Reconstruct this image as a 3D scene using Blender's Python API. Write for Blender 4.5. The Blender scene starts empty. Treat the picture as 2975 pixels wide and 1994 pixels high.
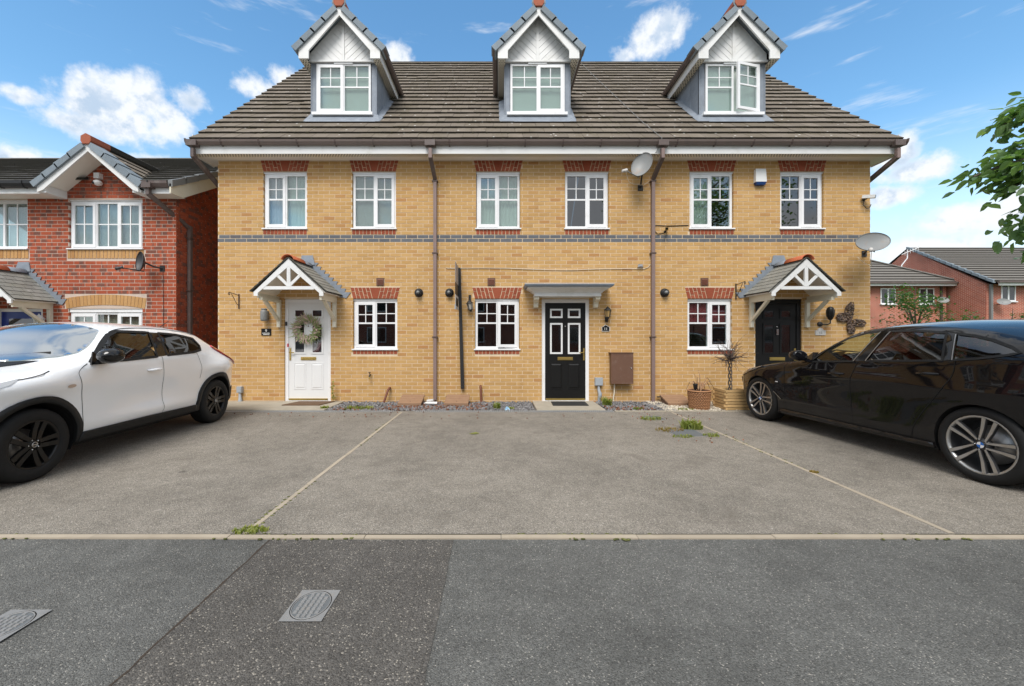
import bpy, bmesh, math, random
from mathutils import Vector, Matrix
from mathutils.geometry import delaunay_2d_cdt

random.seed(7)
SC = bpy.context.scene
COL = SC.collection
R = math.radians

# ------------------------------------------------------------------ camera
cam_d = bpy.data.cameras.new('camera')
cam = bpy.data.objects.new('camera', cam_d)
COL.objects.link(cam)
cam.location = (0, -8.2, 1.32)
cam.rotation_euler = (R(90), 0, 0)
cam_d.sensor_width = 36
cam_d.lens = 14.14
cam_d.shift_x = 0.0136
cam_d.shift_y = -0.0057
cam_d.clip_start = 0.05
cam_d.clip_end = 3000
SC.camera = cam

# ------------------------------------------------------------------ exposure
SC.view_settings.view_transform = 'Standard'
SC.view_settings.look = 'None'
SC.view_settings.gamma = 1
SC.view_settings.use_curve_mapping = False
SC.view_settings.exposure = 1.14

# ------------------------------------------------------------------ sun
SUN_EL, SUN_AZ = 53, 192          # azimuth: clockwise from +Y (from the facade side), light comes from front left
sun_d = bpy.data.lights.new('sun', 'SUN')
sun_d.energy = 1.5
sun_d.angle = R(28)
sun_d.color = (1.0, 0.955, 0.9)
sun = bpy.data.objects.new('sun', sun_d)
COL.objects.link(sun)
sdir = Vector((math.sin(R(SUN_AZ)) * math.cos(R(SUN_EL)), math.cos(R(SUN_AZ)) * math.cos(R(SUN_EL)), math.sin(R(SUN_EL))))
sun.rotation_euler = sdir.to_track_quat('Z', 'Y').to_euler()
sun.location = (-20, -20, 40)

# ------------------------------------------------------------------ node helper
class N:
    def __init__(self, tree):
        self.t = tree; tree.nodes.clear()
    def n(self, kind, ins=None, **props):
        nd = self.t.nodes.new(kind)
        for k, v in props.items(): setattr(nd, k, v)
        for k, v in (ins or {}).items():
            s = nd.inputs[k]
            if isinstance(v, bpy.types.NodeSocket): self.t.links.new(v, s)
            elif isinstance(v, bpy.types.Node): self.t.links.new(v.outputs[0], s)
            else:
                try: s.default_value = v
                except Exception: s.default_value = tuple(v) + (1,)
        return nd
    def m(self, op, a, b=0.0, c=None, clamp=False):
        ins = {0: a, 1: b}
        if c is not None: ins[2] = c
        return self.n('ShaderNodeMath', ins, operation=op, use_clamp=clamp).outputs[0]
    def mix(self, f, a, b, blend='MIX'):
        nd = self.n('ShaderNodeMix', data_type='RGBA', blend_type=blend)
        for i, v in ((0, f), (6, a), (7, b)):
            s = nd.inputs[i]
            if isinstance(v, bpy.types.NodeSocket): self.t.links.new(v, s)
            elif isinstance(v, (int, float)): s.default_value = v if i == 0 else (v, v, v, 1)
            else: s.default_value = tuple(v)[:3] + (1,)
        return nd.outputs[2]
    def ramp(self, f, stops, interp='LINEAR'):
        nd = self.n('ShaderNodeValToRGB', {0: f})
        cr = nd.color_ramp; cr.interpolation = interp
        while len(cr.elements) > 1: cr.elements.remove(cr.elements[-1])
        cr.elements[0].position = stops[0][0]; c = stops[0][1]
        cr.elements[0].color = (c, c, c, 1) if isinstance(c, (int, float)) else tuple(c) + (1,)
        for p, c in stops[1:]:
            e = cr.elements.new(p)
            e.color = (c, c, c, 1) if isinstance(c, (int, float)) else tuple(c) + (1,)
        return nd.outputs[0]
    def sstep(self, x, a, b):
        nd = self.n('ShaderNodeMapRange', {0: x, 1: a, 2: b, 3: 0.0, 4: 1.0}, interpolation_type='SMOOTHSTEP')
        return nd.outputs[0]

# ------------------------------------------------------------------ sky: Nishita with fair-weather clouds
world = bpy.data.worlds.new('World')
SC.world = world
world.use_nodes = True
w = N(world.node_tree)
sky = w.n('ShaderNodeTexSky', sky_type='NISHITA', sun_disc=False, sun_elevation=R(SUN_EL), sun_rotation=R(SUN_AZ),
          air_density=1.25, dust_density=0.35, ozone_density=2.6, altitude=50)
tc = w.n('ShaderNodeTexCoord').outputs['Generated']
sx = w.n('ShaderNodeSeparateXYZ', {0: tc})
az = w.m('ARCTAN2', sx.outputs[0], sx.outputs[1])
el = w.m('ARCSINE', sx.outputs[2])
ae = w.n('ShaderNodeCombineXYZ', {0: az, 1: el, 2: 0.0}).outputs[0]
warp = w.n('ShaderNodeTexNoise', {'Vector': tc, 'Scale': 7.0, 'Detail': 4.0, 'Roughness': 0.6})
wv = w.n('ShaderNodeVectorMath', {0: warp.outputs['Color'], 1: (0.5, 0.5, 0.5)}, operation='SUBTRACT').outputs[0]
wv = w.n('ShaderNodeVectorMath', {0: wv, 'Scale': 0.05}, operation='SCALE').outputs[0]
aew = w.n('ShaderNodeVectorMath', {0: ae, 1: wv}, operation='ADD').outputs[0]
def sky_dir(u, v):                       # tangents right / up of due north -> azimuth, elevation
    l = math.sqrt(u * u + 1 + v * v)
    return math.atan2(u, 1), math.asin(v / l)
CLOUDS = [  # azimuth, elevation, half width, half height  (degrees)
    (-43.8, 21.6, 5.2, 2.6), (-47.0, 20.0, 2.8, 1.6), (-42.0, 23.6, 3.4, 2.2), (-39.3, 22.6, 2.4, 2.2), (-37.0, 25.0, 2.4, 1.5),
    (-31.2, 28.4, 3.4, 1.9), (-28.6, 29.9, 2.4, 1.7), (-50.0, 21.0, 2.8, 1.0), (-51.0, 15.6, 2.6, 1.4), (-40.0, 18.6, 4.0, 1.0),
    (-14.0, 34.0, 2.0, 1.4), (20.3, 34.4, 3.4, 2.2), (24.0, 35.2, 2.4, 2.1), (17.6, 33.6, 1.8, 1.3),
    (45.0, 18.2, 1.9, 1.9), (46.3, 16.2, 2.8, 1.5), (44.5, 14.0, 2.2, 1.4), (48.3, 11.0, 4.6, 1.9), (46.5, 8.6, 5.0, 1.6), (53.0, 11.2, 3.6, 2.2)]
dens = None
for (a, e, ra, re) in CLOUDS:
    d = w.n('ShaderNodeVectorMath', {0: aew, 1: (R(a), R(e), 0)}, operation='SUBTRACT').outputs[0]
    d = w.n('ShaderNodeVectorMath', {0: d, 1: (1 / R(ra), 1 / R(re), 0)}, operation='MULTIPLY').outputs[0]
    d = w.n('ShaderNodeVectorMath', {0: d}, operation='LENGTH').outputs['Value']
    d = w.m('SUBTRACT', 1.0, d)
    dens = d if dens is None else w.m('MAXIMUM', dens, d)
# thin streaks, stretched along a slant
cm = w.n('ShaderNodeMapping', {'Vector': ae, 'Rotation': (0, 0, R(-22)), 'Scale': (2.2, 13.0, 1)})
cir = w.n('ShaderNodeTexNoise', {'Vector': cm, 'Scale': 1.6, 'Detail': 5.0, 'Roughness': 0.62}).outputs['Fac']
cir = w.m('MULTIPLY', w.sstep(cir, 0.57, 0.80), 0.7)
fine = w.n('ShaderNodeTexNoise', {'Vector': tc, 'Scale': 11.0, 'Detail': 8.0, 'Roughness': 0.60, 'Lacunarity': 2.1}).outputs['Fac']
toff = w.n('ShaderNodeVectorMath', {0: tc, 1: (-0.008, 0.0, 0.022)}, operation='ADD').outputs[0]
fine2 = w.n('ShaderNodeTexNoise', {'Vector': toff, 'Scale': 11.0, 'Detail': 5.0, 'Roughness': 0.55, 'Lacunarity': 2.1}).outputs['Fac']
dn = w.m('ADD', w.m('MULTIPLY', dens, 0.85), w.m('MULTIPLY', w.m('SUBTRACT', fine, 0.47), 2.6))
cover = w.m('MULTIPLY', w.sstep(dn, -0.04, 0.60), 0.96)
band = w.m('MULTIPLY', w.sstep(el, R(24), R(2)), 0.62)        # paler air low down
cover = w.m('MAXIMUM', cover, cir)
# broken cloud over the rest of the dome (overhead and behind the street), which is what softens the light
gen = w.n('ShaderNodeTexNoise', {'Vector': tc, 'Scale': 3.2, 'Detail': 4.0, 'Roughness': 0.58}).outputs['Fac']
away = w.m('MAXIMUM', w.sstep(el, R(40), R(52)), w.sstep(w.m('ABSOLUTE', az), R(58), R(75)))
cover = w.m('MAXIMUM', cover, w.m('MULTIPLY', w.sstep(gen, 0.36, 0.50), away))
relief = w.m('SUBTRACT', fine2, fine)                  # puffs are greyer on the side away from the light
core = w.m('MULTIPLY', w.sstep(dn, 0.10, 0.75), w.sstep(relief, -0.05, 0.11))
CW, CG = (5.2, 5.35, 5.55), (2.9, 3.6, 4.5)
ccol = w.mix(core, CW, CG)
skc = w.n('ShaderNodeHueSaturation', {'Color': sky.outputs[0], 'Hue': 0.492, 'Saturation': 1.18, 'Value': 1.16}).outputs[0]
skc = w.mix(band, skc, (5.4, 6.4, 7.2))
allc = w.mix(cover, skc, ccol)
bg = w.n('ShaderNodeBackground', {'Color': allc, 'Strength': 0.088})
w.n('ShaderNodeOutputWorld', {0: bg})
world.cycles.sampling_method = 'MANUAL'
world.cycles.sample_map_resolution = 256

# ------------------------------------------------------------------ material builders
MATS = {}
def newmat(name):
    m = bpy.data.materials.new(name); m.use_nodes = True
    MATS[name] = m
    return m, N(m.node_tree)
def world_pos(q): return q.n('ShaderNodeNewGeometry').outputs['Position']
def obj_pos(q): return q.n('ShaderNodeTexCoord').outputs['Object']
def rnd01(q):
    a = q.n('ShaderNodeObjectInfo').outputs['Random']
    b = q.n('ShaderNodeNewGeometry').outputs['Random Per Island']
    return q.m('FRACT', q.m('ADD', a, b))
def bump(q, h, strength=0.4, dist=0.004):
    return q.n('ShaderNodeBump', {'Strength': strength, 'Distance': dist, 'Height': h}).outputs[0]
def finish(q, col, rough=0.6, normal=None, metal=0.0, spec=0.5, coat=0.0, coatr=0.03, extra=None):
    ins = {'Base Color': col, 'Roughness': rough, 'Metallic': metal, 'Specular IOR Level': spec, 'Coat Weight': coat, 'Coat Roughness': coatr}
    if normal is not None: ins['Normal'] = normal
    ins.update(extra or {})
    p = q.n('ShaderNodeBsdfPrincipled', ins)
    q.n('ShaderNodeOutputMaterial', {0: p})
def plain(name, col, rough=0.6, var=0.12, vs=6.0, bmp=0.0, bs=60.0, metal=0.0, spec=0.5, coat=0.0, rnd=0.0, dirt=None, local=False, extra=None):
    m, q = newmat(name)
    P = obj_pos(q) if local else world_pos(q)
    nz = q.n('ShaderNodeTexNoise', {'Vector': P, 'Scale': vs, 'Detail': 5.0, 'Roughness': 0.6}).outputs['Fac']
    c = q.mix(nz, [x * (1 - var) for x in col], [min(1, x * (1 + var)) for x in col])
    if rnd:
        c = q.mix(q.m('MULTIPLY', rnd01(q), 1.0), q.mix(1.0, c, 1 - rnd, 'MULTIPLY'), q.mix(1.0, c, 1 + rnd, 'MULTIPLY'))
    if dirt:
        dz = q.n('ShaderNodeTexNoise', {'Vector': P, 'Scale': dirt[1], 'Detail': 6.0, 'Roughness': 0.7}).outputs['Fac']
        c = q.mix(q.m('MULTIPLY', q.sstep(dz, 0.52, 0.72), dirt[2]), c, dirt[0])
    nm = None
    if bmp:
        bz = q.n('ShaderNodeTexNoise', {'Vector': P, 'Scale': bs, 'Detail': 3.0}).outputs['Fac']
        nm = bump(q, bz, bmp)
    finish(q, c, rough, nm, metal, spec, coat, extra=extra)
    return m

def brick_mat(name, cols, streak, streak_amt, ends=None):
    m, q = newmat(name)
    P = world_pos(q); r = rnd01(q)
    c = q.ramp(r, cols)
    mp = q.n('ShaderNodeMapping', {'Vector': P, 'Scale': (5.0, 5.0, 34.0)})
    off = q.n('ShaderNodeVectorMath', {0: mp, 1: q.n('ShaderNodeCombineXYZ', {0: q.m('MULTIPLY', r, 37.0), 1: 0.0, 2: 0.0})}, operation='ADD').outputs[0]
    s = q.n('ShaderNodeTexNoise', {'Vector': off, 'Scale': 1.6, 'Detail': 4.0, 'Roughness': 0.65}).outputs['Fac']
    c = q.mix(q.m('MULTIPLY', q.sstep(s, 0.5, 0.72), streak_amt), c, streak)
    if ends:
        mp2 = q.n('ShaderNodeMapping', {'Vector': P, 'Scale': (6.0, 6.0, 1.2)})
        off2 = q.n('ShaderNodeVectorMath', {0: mp2, 1: q.n('ShaderNodeCombineXYZ', {0: q.m('MULTIPLY', r, 91.0), 1: 0.0, 2: 0.0})}, operation='ADD').outputs[0]
        s2 = q.n('ShaderNodeTexNoise', {'Vector': off2, 'Scale': 1.0, 'Detail': 2.0}).outputs['Fac']
        c = q.mix(q.m('MULTIPLY', q.sstep(s2, 0.50, 0.60), 0.75), c, ends)
    run = q.n('ShaderNodeTexNoise', {'Vector': q.n('ShaderNodeMapping', {'Vector': P, 'Scale': (2.6, 2.6, 0.55)}), 'Scale': 1.3, 'Detail': 7.0, 'Roughness': 0.66}).outputs['Fac']
    c = q.mix(q.m('MULTIPLY', q.sstep(run, 0.54, 0.74), 0.30), c, q.mix(1.0, c, (0.52, 0.44, 0.36), 'MULTIPLY'))
    big = q.n('ShaderNodeTexNoise', {'Vector': P, 'Scale': 0.9, 'Detail': 4.0, 'Roughness': 0.6}).outputs['Fac']
    c = q.mix(1.0, c, q.ramp(big, [(0.3, 0.90), (0.7, 1.07)]), 'MULTIPLY')
    b1 = q.n('ShaderNodeTexNoise', {'Vector': P, 'Scale': 95.0, 'Detail': 4.0, 'Roughness': 0.7}).outputs['Fac']
    finish(q, c, 0.88, bump(q, q.m('ADD', b1, s), 0.55, 0.004), spec=0.25)
    return m

brick_mat('brick_yellow', [(0, (0.50, 0.298, 0.112)), (0.3, (0.565, 0.348, 0.138)), (0.6, (0.53, 0.318, 0.121)), (0.84, (0.60, 0.380, 0.162)),
                           (0.95, (0.50, 0.280, 0.104)), (1, (0.45, 0.230, 0.09))], (0.44, 0.222, 0.08), 0.5)
brick_mat('brick_red', [(0, (0.37, 0.080, 0.036)), (0.4, (0.44, 0.108, 0.050)), (0.7, (0.40, 0.092, 0.043)), (1, (0.33, 0.074, 0.036))], (0.20, 0.055, 0.035), 0.4, (0.125, 0.075, 0.06))
brick_mat('brick_orange', [(0, (0.30, 0.072, 0.036)), (0.5, (0.36, 0.10, 0.052)), (1, (0.27, 0.066, 0.034))], (0.24, 0.075, 0.04), 0.4)
brick_mat('brick_blue', [(0, (0.115, 0.125, 0.14)), (0.5, (0.15, 0.16, 0.175)), (0.9, (0.13, 0.14, 0.155)), (1, (0.12, 0.105, 0.105))], (0.20, 0.21, 0.22), 0.4)
brick_mat('brick_buff', [(0, (0.50, 0.27, 0.10)), (0.5, (0.56, 0.33, 0.14)), (1, (0.46, 0.24, 0.09))], (0.38, 0.19, 0.07), 0.4)
plain('mortar', (0.70, 0.555, 0.385), 0.95, 0.14, 9, 0.3, 220, spec=0.1)
plain('mortar_pale', (0.58, 0.47, 0.39), 0.95, 0.14, 9, 0.3, 220, spec=0.1)

def flat_brick_wall(name, c1, c2, mort):       # far or unseen walls only
    m, q = newmat(name)
    P = world_pos(q); s = q.n('ShaderNodeSeparateXYZ', {0: P})
    uv = q.n('ShaderNodeCombineXYZ', {0: q.m('ADD', s.outputs[0], s.outputs[1]), 1: s.outputs[2], 2: 0.0})
    b = q.n('ShaderNodeTexBrick', {'Vector': uv, 'Color1': c1 + (1,), 'Color2': c2 + (1,), 'Mortar': mort + (1,), 'Scale': 1.0, 'Mortar Size': 0.008,
            'Brick Width': 0.225, 'Row Height': 0.075})
    nz = q.n('ShaderNodeTexNoise', {'Vector': P, 'Scale': 1.2, 'Detail': 5.0}).outputs['Fac']
    c = q.mix(1.0, b.outputs['Color'], q.ramp(nz, [(0.3, 0.82), (0.7, 1.12)]), 'MULTIPLY')
    finish(q, c, 0.9, bump(q, b.outputs['Fac'], -0.4, 0.01), spec=0.2)
flat_brick_wall('wall_yellow_plain', (0.50, 0.31, 0.12), (0.56, 0.36, 0.15), (0.60, 0.49, 0.36))
flat_brick_wall('wall_red_plain', (0.44, 0.110, 0.060), (0.36, 0.080, 0.046), (0.66, 0.50, 0.41))

def tile_mat(name, c1, c2, moss, lichen, moss_amt):
    m, q = newmat(name)
    P = world_pos(q); r = rnd01(q)
    c = q.mix(r, c1, c2)
    nz = q.n('ShaderNodeTexNoise', {'Vector': P, 'Scale': 2.3, 'Detail': 6.0, 'Roughness': 0.7}).outputs['Fac']
    c = q.mix(q.m('MULTIPLY', q.sstep(nz, 0.42, 0.68), moss_amt), c, moss)
    v = q.n('ShaderNodeTexVoronoi', {'Vector': P, 'Scale': 4.6}, feature='F1').outputs['Distance']
    n2 = q.n('ShaderNodeTexNoise', {'Vector': P, 'Scale': 60.0}).outputs['Fac']
    sp = q.sstep(q.m('ADD', v, q.m('MULTIPLY', n2, 0.05)), 0.15, 0.10)
    c = q.mix(q.m('MULTIPLY', sp, 0.8), c, lichen)
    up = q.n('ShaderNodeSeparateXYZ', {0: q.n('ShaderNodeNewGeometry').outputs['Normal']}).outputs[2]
    nose = q.sstep(up, 0.35, 0.1)                       # butt edges coloured dark: moss, plus the shade under each lap painted in
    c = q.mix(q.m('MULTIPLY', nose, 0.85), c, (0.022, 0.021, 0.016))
    g = q.n('ShaderNodeTexNoise', {'Vector': P, 'Scale': 130.0, 'Detail': 3.0}).outputs['Fac']
    finish(q, c, 0.9, bump(q, g, 0.5, 0.003), spec=0.25)
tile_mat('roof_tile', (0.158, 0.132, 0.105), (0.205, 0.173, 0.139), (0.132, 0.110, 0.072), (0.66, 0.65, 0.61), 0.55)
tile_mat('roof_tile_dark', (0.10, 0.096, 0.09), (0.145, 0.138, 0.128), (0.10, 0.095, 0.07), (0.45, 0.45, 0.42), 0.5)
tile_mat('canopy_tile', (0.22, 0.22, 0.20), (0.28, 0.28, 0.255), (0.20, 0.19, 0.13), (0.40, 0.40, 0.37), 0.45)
plain('verge_tile', (0.20, 0.24, 0.27), 0.75, 0.22, 5, 0.3, 120, rnd=0.12)
plain('terracotta', (0.36, 0.10, 0.05), 0.8, 0.2, 8, 0.3, 90, dirt=((0.16, 0.08, 0.06), 5, 0.5))
plain('terracotta_bright', (0.50, 0.13, 0.05), 0.75, 0.15, 8, 0.2, 90)
plain('lead', (0.23, 0.26, 0.30), 0.62, 0.30, 7, 0.35, 25, metal=0.15, dirt=((0.36, 0.38, 0.40), 4, 0.5))
plain('upvc', (0.84, 0.84, 0.84), 0.32, 0.03, 3, coat=0.2, dirt=((0.60, 0.59, 0.55), 3.5, 0.35))
plain('white_board', (0.76, 0.76, 0.74), 0.5, 0.06, 3, dirt=((0.55, 0.54, 0.48), 2.5, 0.55))
plain('cream_board', (0.74, 0.69, 0.55), 0.55, 0.06, 4, dirt=((0.55, 0.49, 0.36), 5, 0.4))
plain('soffit_white', (0.84, 0.80, 0.72), 0.6, 0.06, 3)
plain('gutter_brown', (0.115, 0.085, 0.075), 0.45, 0.2, 6, dirt=((0.22, 0.19, 0.17), 5, 0.6))
plain('gutter_front', (0.185, 0.145, 0.128), 0.5, 0.14, 3, dirt=((0.13, 0.11, 0.10), 4, 0.5))
plain('pipe_brown', (0.235, 0.165, 0.148), 0.5, 0.14, 3, dirt=((0.17, 0.12, 0.10), 4, 0.5))
plain('dark_brown_plastic', (0.085, 0.055, 0.045), 0.45, 0.15, 8)
plain('rust_pipe', (0.17, 0.055, 0.028), 0.6, 0.25, 14)
plain('black_paint', (0.009, 0.009, 0.009), 0.38, 0.2, 20, 0.08, 40, spec=0.3)
plain('black_plastic', (0.018, 0.018, 0.019), 0.5, 0.2, 12)
plain('black_metal', (0.022, 0.021, 0.02), 0.5, 0.3, 25)
plain('rusty_metal', (0.07, 0.04, 0.028), 0.75, 0.4, 40)
plain('white_paint', (0.78, 0.78, 0.77), 0.35, 0.02, 4)
plain('blue_paint', (0.012, 0.035, 0.22), 0.35, 0.05, 4)
plain('brass', (0.55, 0.40, 0.13), 0.35, 0.1, 10, metal=0.85)
plain('chrome', (0.62, 0.62, 0.62), 0.18, 0.03, 4, metal=1.0)
plain('grey_plastic', (0.36, 0.39, 0.42), 0.5, 0.08, 8)
plain('grey_paint', (0.20, 0.205, 0.20), 0.5, 0.08, 8)
plain('meter_brown', (0.145, 0.075, 0.048), 0.5, 0.12, 6, dirt=((0.26, 0.20, 0.16), 7, 0.35))
plain('meter_tan', (0.29, 0.175, 0.105), 0.6, 0.14, 8, dirt=((0.22, 0.12, 0.07), 6, 0.6))
plain('dish_grey', (0.25, 0.255, 0.25), 0.5, 0.1, 5, dirt=((0.30, 0.21, 0.15), 5, 0.55))
plain('dish_dark', (0.045, 0.045, 0.048), 0.5, 0.1, 5)
plain('concrete', (0.37, 0.33, 0.26), 0.9, 0.2, 5, 0.4, 120, dirt=((0.28, 0.25, 0.19), 3, 0.6))
plain('edging_stone', (0.37, 0.315, 0.24), 0.9, 0.2, 4, 0.4, 160, rnd=0.05, dirt=((0.30, 0.25, 0.18), 6, 0.6))
plain('coir', (0.13, 0.075, 0.04), 0.95, 0.3, 60, 0.8, 300)
plain('rubber_mat', (0.022, 0.022, 0.022), 0.8, 0.3, 60, 0.6, 200)
plain('slate', (0.20, 0.192, 0.19), 0.75, 0.25, 10, rnd=0.45)
plain('leaf_litter', (0.20, 0.085, 0.045), 0.85, 0.3, 10, rnd=0.5)
plain('pale_gravel', (0.56, 0.50, 0.40), 0.85, 0.2, 10, rnd=0.35)
plain('drain_steel', (0.34, 0.35, 0.35), 0.5, 0.2, 20, metal=0.3)
plain('iron', (0.24, 0.24, 0.235), 0.6, 0.2, 12, 0.2, 60, metal=0.2, dirt=((0.30, 0.25, 0.19), 9, 0.6))
plain('cover_slate', (0.12, 0.13, 0.135), 0.7, 0.2, 8, 0.3, 90)
plain('black_gap', (0.004, 0.004, 0.004), 0.9, 0.0)
plain('cable_white', (0.70, 0.63, 0.50), 0.6, 0.1, 6)
plain('pot_clay', (0.42, 0.21, 0.10), 0.75, 0.25, 25, 0.5, 50)
plain('pot_shadow', (0.13, 0.06, 0.03), 0.85, 0.2, 20)
plain('planter_wood', (0.58, 0.38, 0.17), 0.7, 0.22, 14, 0.3, 60, rnd=0.15)
plain('soil', (0.045, 0.032, 0.022), 0.95, 0.4, 40, 0.8, 90)
plain('twig', (0.085, 0.06, 0.05), 0.85, 0.3, 30)
plain('bark', (0.11, 0.09, 0.075), 0.9, 0.35, 12, 0.8, 40)
plain('dry_leaf', (0.30, 0.17, 0.09), 0.8, 0.25, 20)
plain('paper', (0.78, 0.78, 0.78), 0.6, 0.05, 10)
plain('sign_grey', (0.33, 0.31, 0.31), 0.5, 0.1, 5)
plain('red_paint', (0.52, 0.02, 0.02), 0.4, 0.1, 10)
plain('blue_light', (0.02, 0.06, 0.20), 0.3, 0.1, 10)
plain('lamp_glass', (0.42, 0.40, 0.36), 0.3, 0.1, 20)
plain('amber_glass', (0.40, 0.26, 0.10), 0.25, 0.1, 20)
plain('heather', (0.58, 0.40, 0.36), 0.8, 0.3, 40, rnd=0.3)
plain('plaque_text', (0.75, 0.74, 0.70), 0.5, 0.0)
plain('plaque_stone', (0.55, 0.53, 0.50), 0.7, 0.12, 20)
plain('fabric_dark', (0.03, 0.03, 0.032), 0.85, 0.2, 20, local=True)
plain('steel_disc', (0.34, 0.33, 0.32), 0.4, 0.1, 20, metal=0.8)

def leaf_mat(name, c1, c2, tr=0.45):
    m, q = newmat(name)
    r = rnd01(q)
    c = q.mix(r, c1, c2)
    p = q.n('ShaderNodeBsdfPrincipled', {'Base Color': c, 'Roughness': 0.45, 'Specular IOR Level': 0.45})
    t = q.n('ShaderNodeBsdfTranslucent', {'Color': q.mix(1.0, c, (1.2, 1.3, 0.5), 'MULTIPLY')})
    q.n('ShaderNodeOutputMaterial', {0: q.n('ShaderNodeMixShader', {0: tr, 1: p, 2: t})})
leaf_mat('leaf_green', (0.085, 0.175, 0.07), (0.21, 0.33, 0.15))
leaf_mat('leaf_shrub', (0.05, 0.11, 0.035), (0.10, 0.19, 0.06))
leaf_mat('weed_green', (0.17, 0.23, 0.05), (0.36, 0.37, 0.11))
leaf_mat('weed_dry', (0.24, 0.22, 0.06), (0.38, 0.22, 0.07))
leaf_mat('wreath_green', (0.20, 0.27, 0.10), (0.42, 0.46, 0.26))

def glass_mat(name, tint, refl=0.10, rough=0.0):
    m, q = newmat(name)
    g = q.n('ShaderNodeNewGeometry')
    cs = q.m('ABSOLUTE', q.n('ShaderNodeVectorMath', {0: g.outputs['Normal'], 1: g.outputs['Incoming']}, operation='DOT_PRODUCT').outputs['Value'])
    fr = q.m('ADD', 0.05, q.m('MULTIPLY', 0.95, q.m('POWER', q.m('SUBTRACT', 1.0, cs, clamp=True), 5.0)))
    f = q.m('ADD', fr, refl, clamp=True)
    tr = q.n('ShaderNodeBsdfTransparent', {'Color': tint + (1,)})
    gl = q.n('ShaderNodeBsdfGlossy', {'Color': (0.95, 0.97, 1, 1), 'Roughness': rough})
    q.n('ShaderNodeOutputMaterial', {0: q.n('ShaderNodeMixShader', {0: f, 1: tr, 2: gl})})
glass_mat('window_glass', (0.80, 0.86, 0.84), 0.06)
glass_mat('window_glass_dark', (0.32, 0.33, 0.33), 0.07)
glass_mat('car_glass_clear', (0.86, 0.90, 0.78), 0.01)
glass_mat('car_glass_screen', (0.30, 0.34, 0.33), 0.42, 0.06)
glass_mat('car_glass_dark', (0.10, 0.10, 0.11), 0.05)
glass_mat('lens_clear', (0.70, 0.72, 0.74), 0.25)
plain('blind_pale', (0.55, 0.60, 0.56), 0.8, 0.05, 2)
plain('blind_white', (0.62, 0.64, 0.63), 0.8, 0.04, 2)
plain('blind_lilac', (0.50, 0.47, 0.53), 0.8, 0.06, 3)
plain('blind_red', (0.34, 0.045, 0.06), 0.8, 0.05, 3)
plain('blue_wrap', (0.25, 0.45, 0.62), 0.4, 0.2, 30)
plain('wire_mix', (0.10, 0.065, 0.045), 0.6, 0.4, 30, rnd=0.8)
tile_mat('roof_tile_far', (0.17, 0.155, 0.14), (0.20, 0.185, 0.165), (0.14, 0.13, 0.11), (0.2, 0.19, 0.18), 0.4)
plain('joint_moss', (0.11, 0.115, 0.035), 0.95, 0.4, 30, rnd=0.4)
plain('moss', (0.045, 0.042, 0.018), 0.95, 0.5, 30)
plain('blind_cream', (0.60, 0.52, 0.42), 0.8, 0.05, 3)

def perforated(name):
    m, q = newmat(name)
    P = world_pos(q); s = q.n('ShaderNodeSeparateXYZ', {0: P})
    uv = q.n('ShaderNodeCombineXYZ', {0: s.outputs[0], 1: s.outputs[1], 2: 0.0})
    b = q.n('ShaderNodeTexBrick', {'Vector': uv, 'Color1': (0.02, 0.018, 0.012, 1), 'Color2': (0.03, 0.025, 0.02, 1), 'Mortar': (0.82, 0.76, 0.62, 1),
            'Scale': 1.0, 'Mortar Size': 0.011, 'Mortar Smooth': 0.0, 'Brick Width': 0.055, 'Row Height': 0.05}, offset=0.5)
    finish(q, b.outputs['Color'], 0.6, bump(q, b.outputs['Fac'], 0.5, 0.01))
perforated('soffit_vent')

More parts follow.
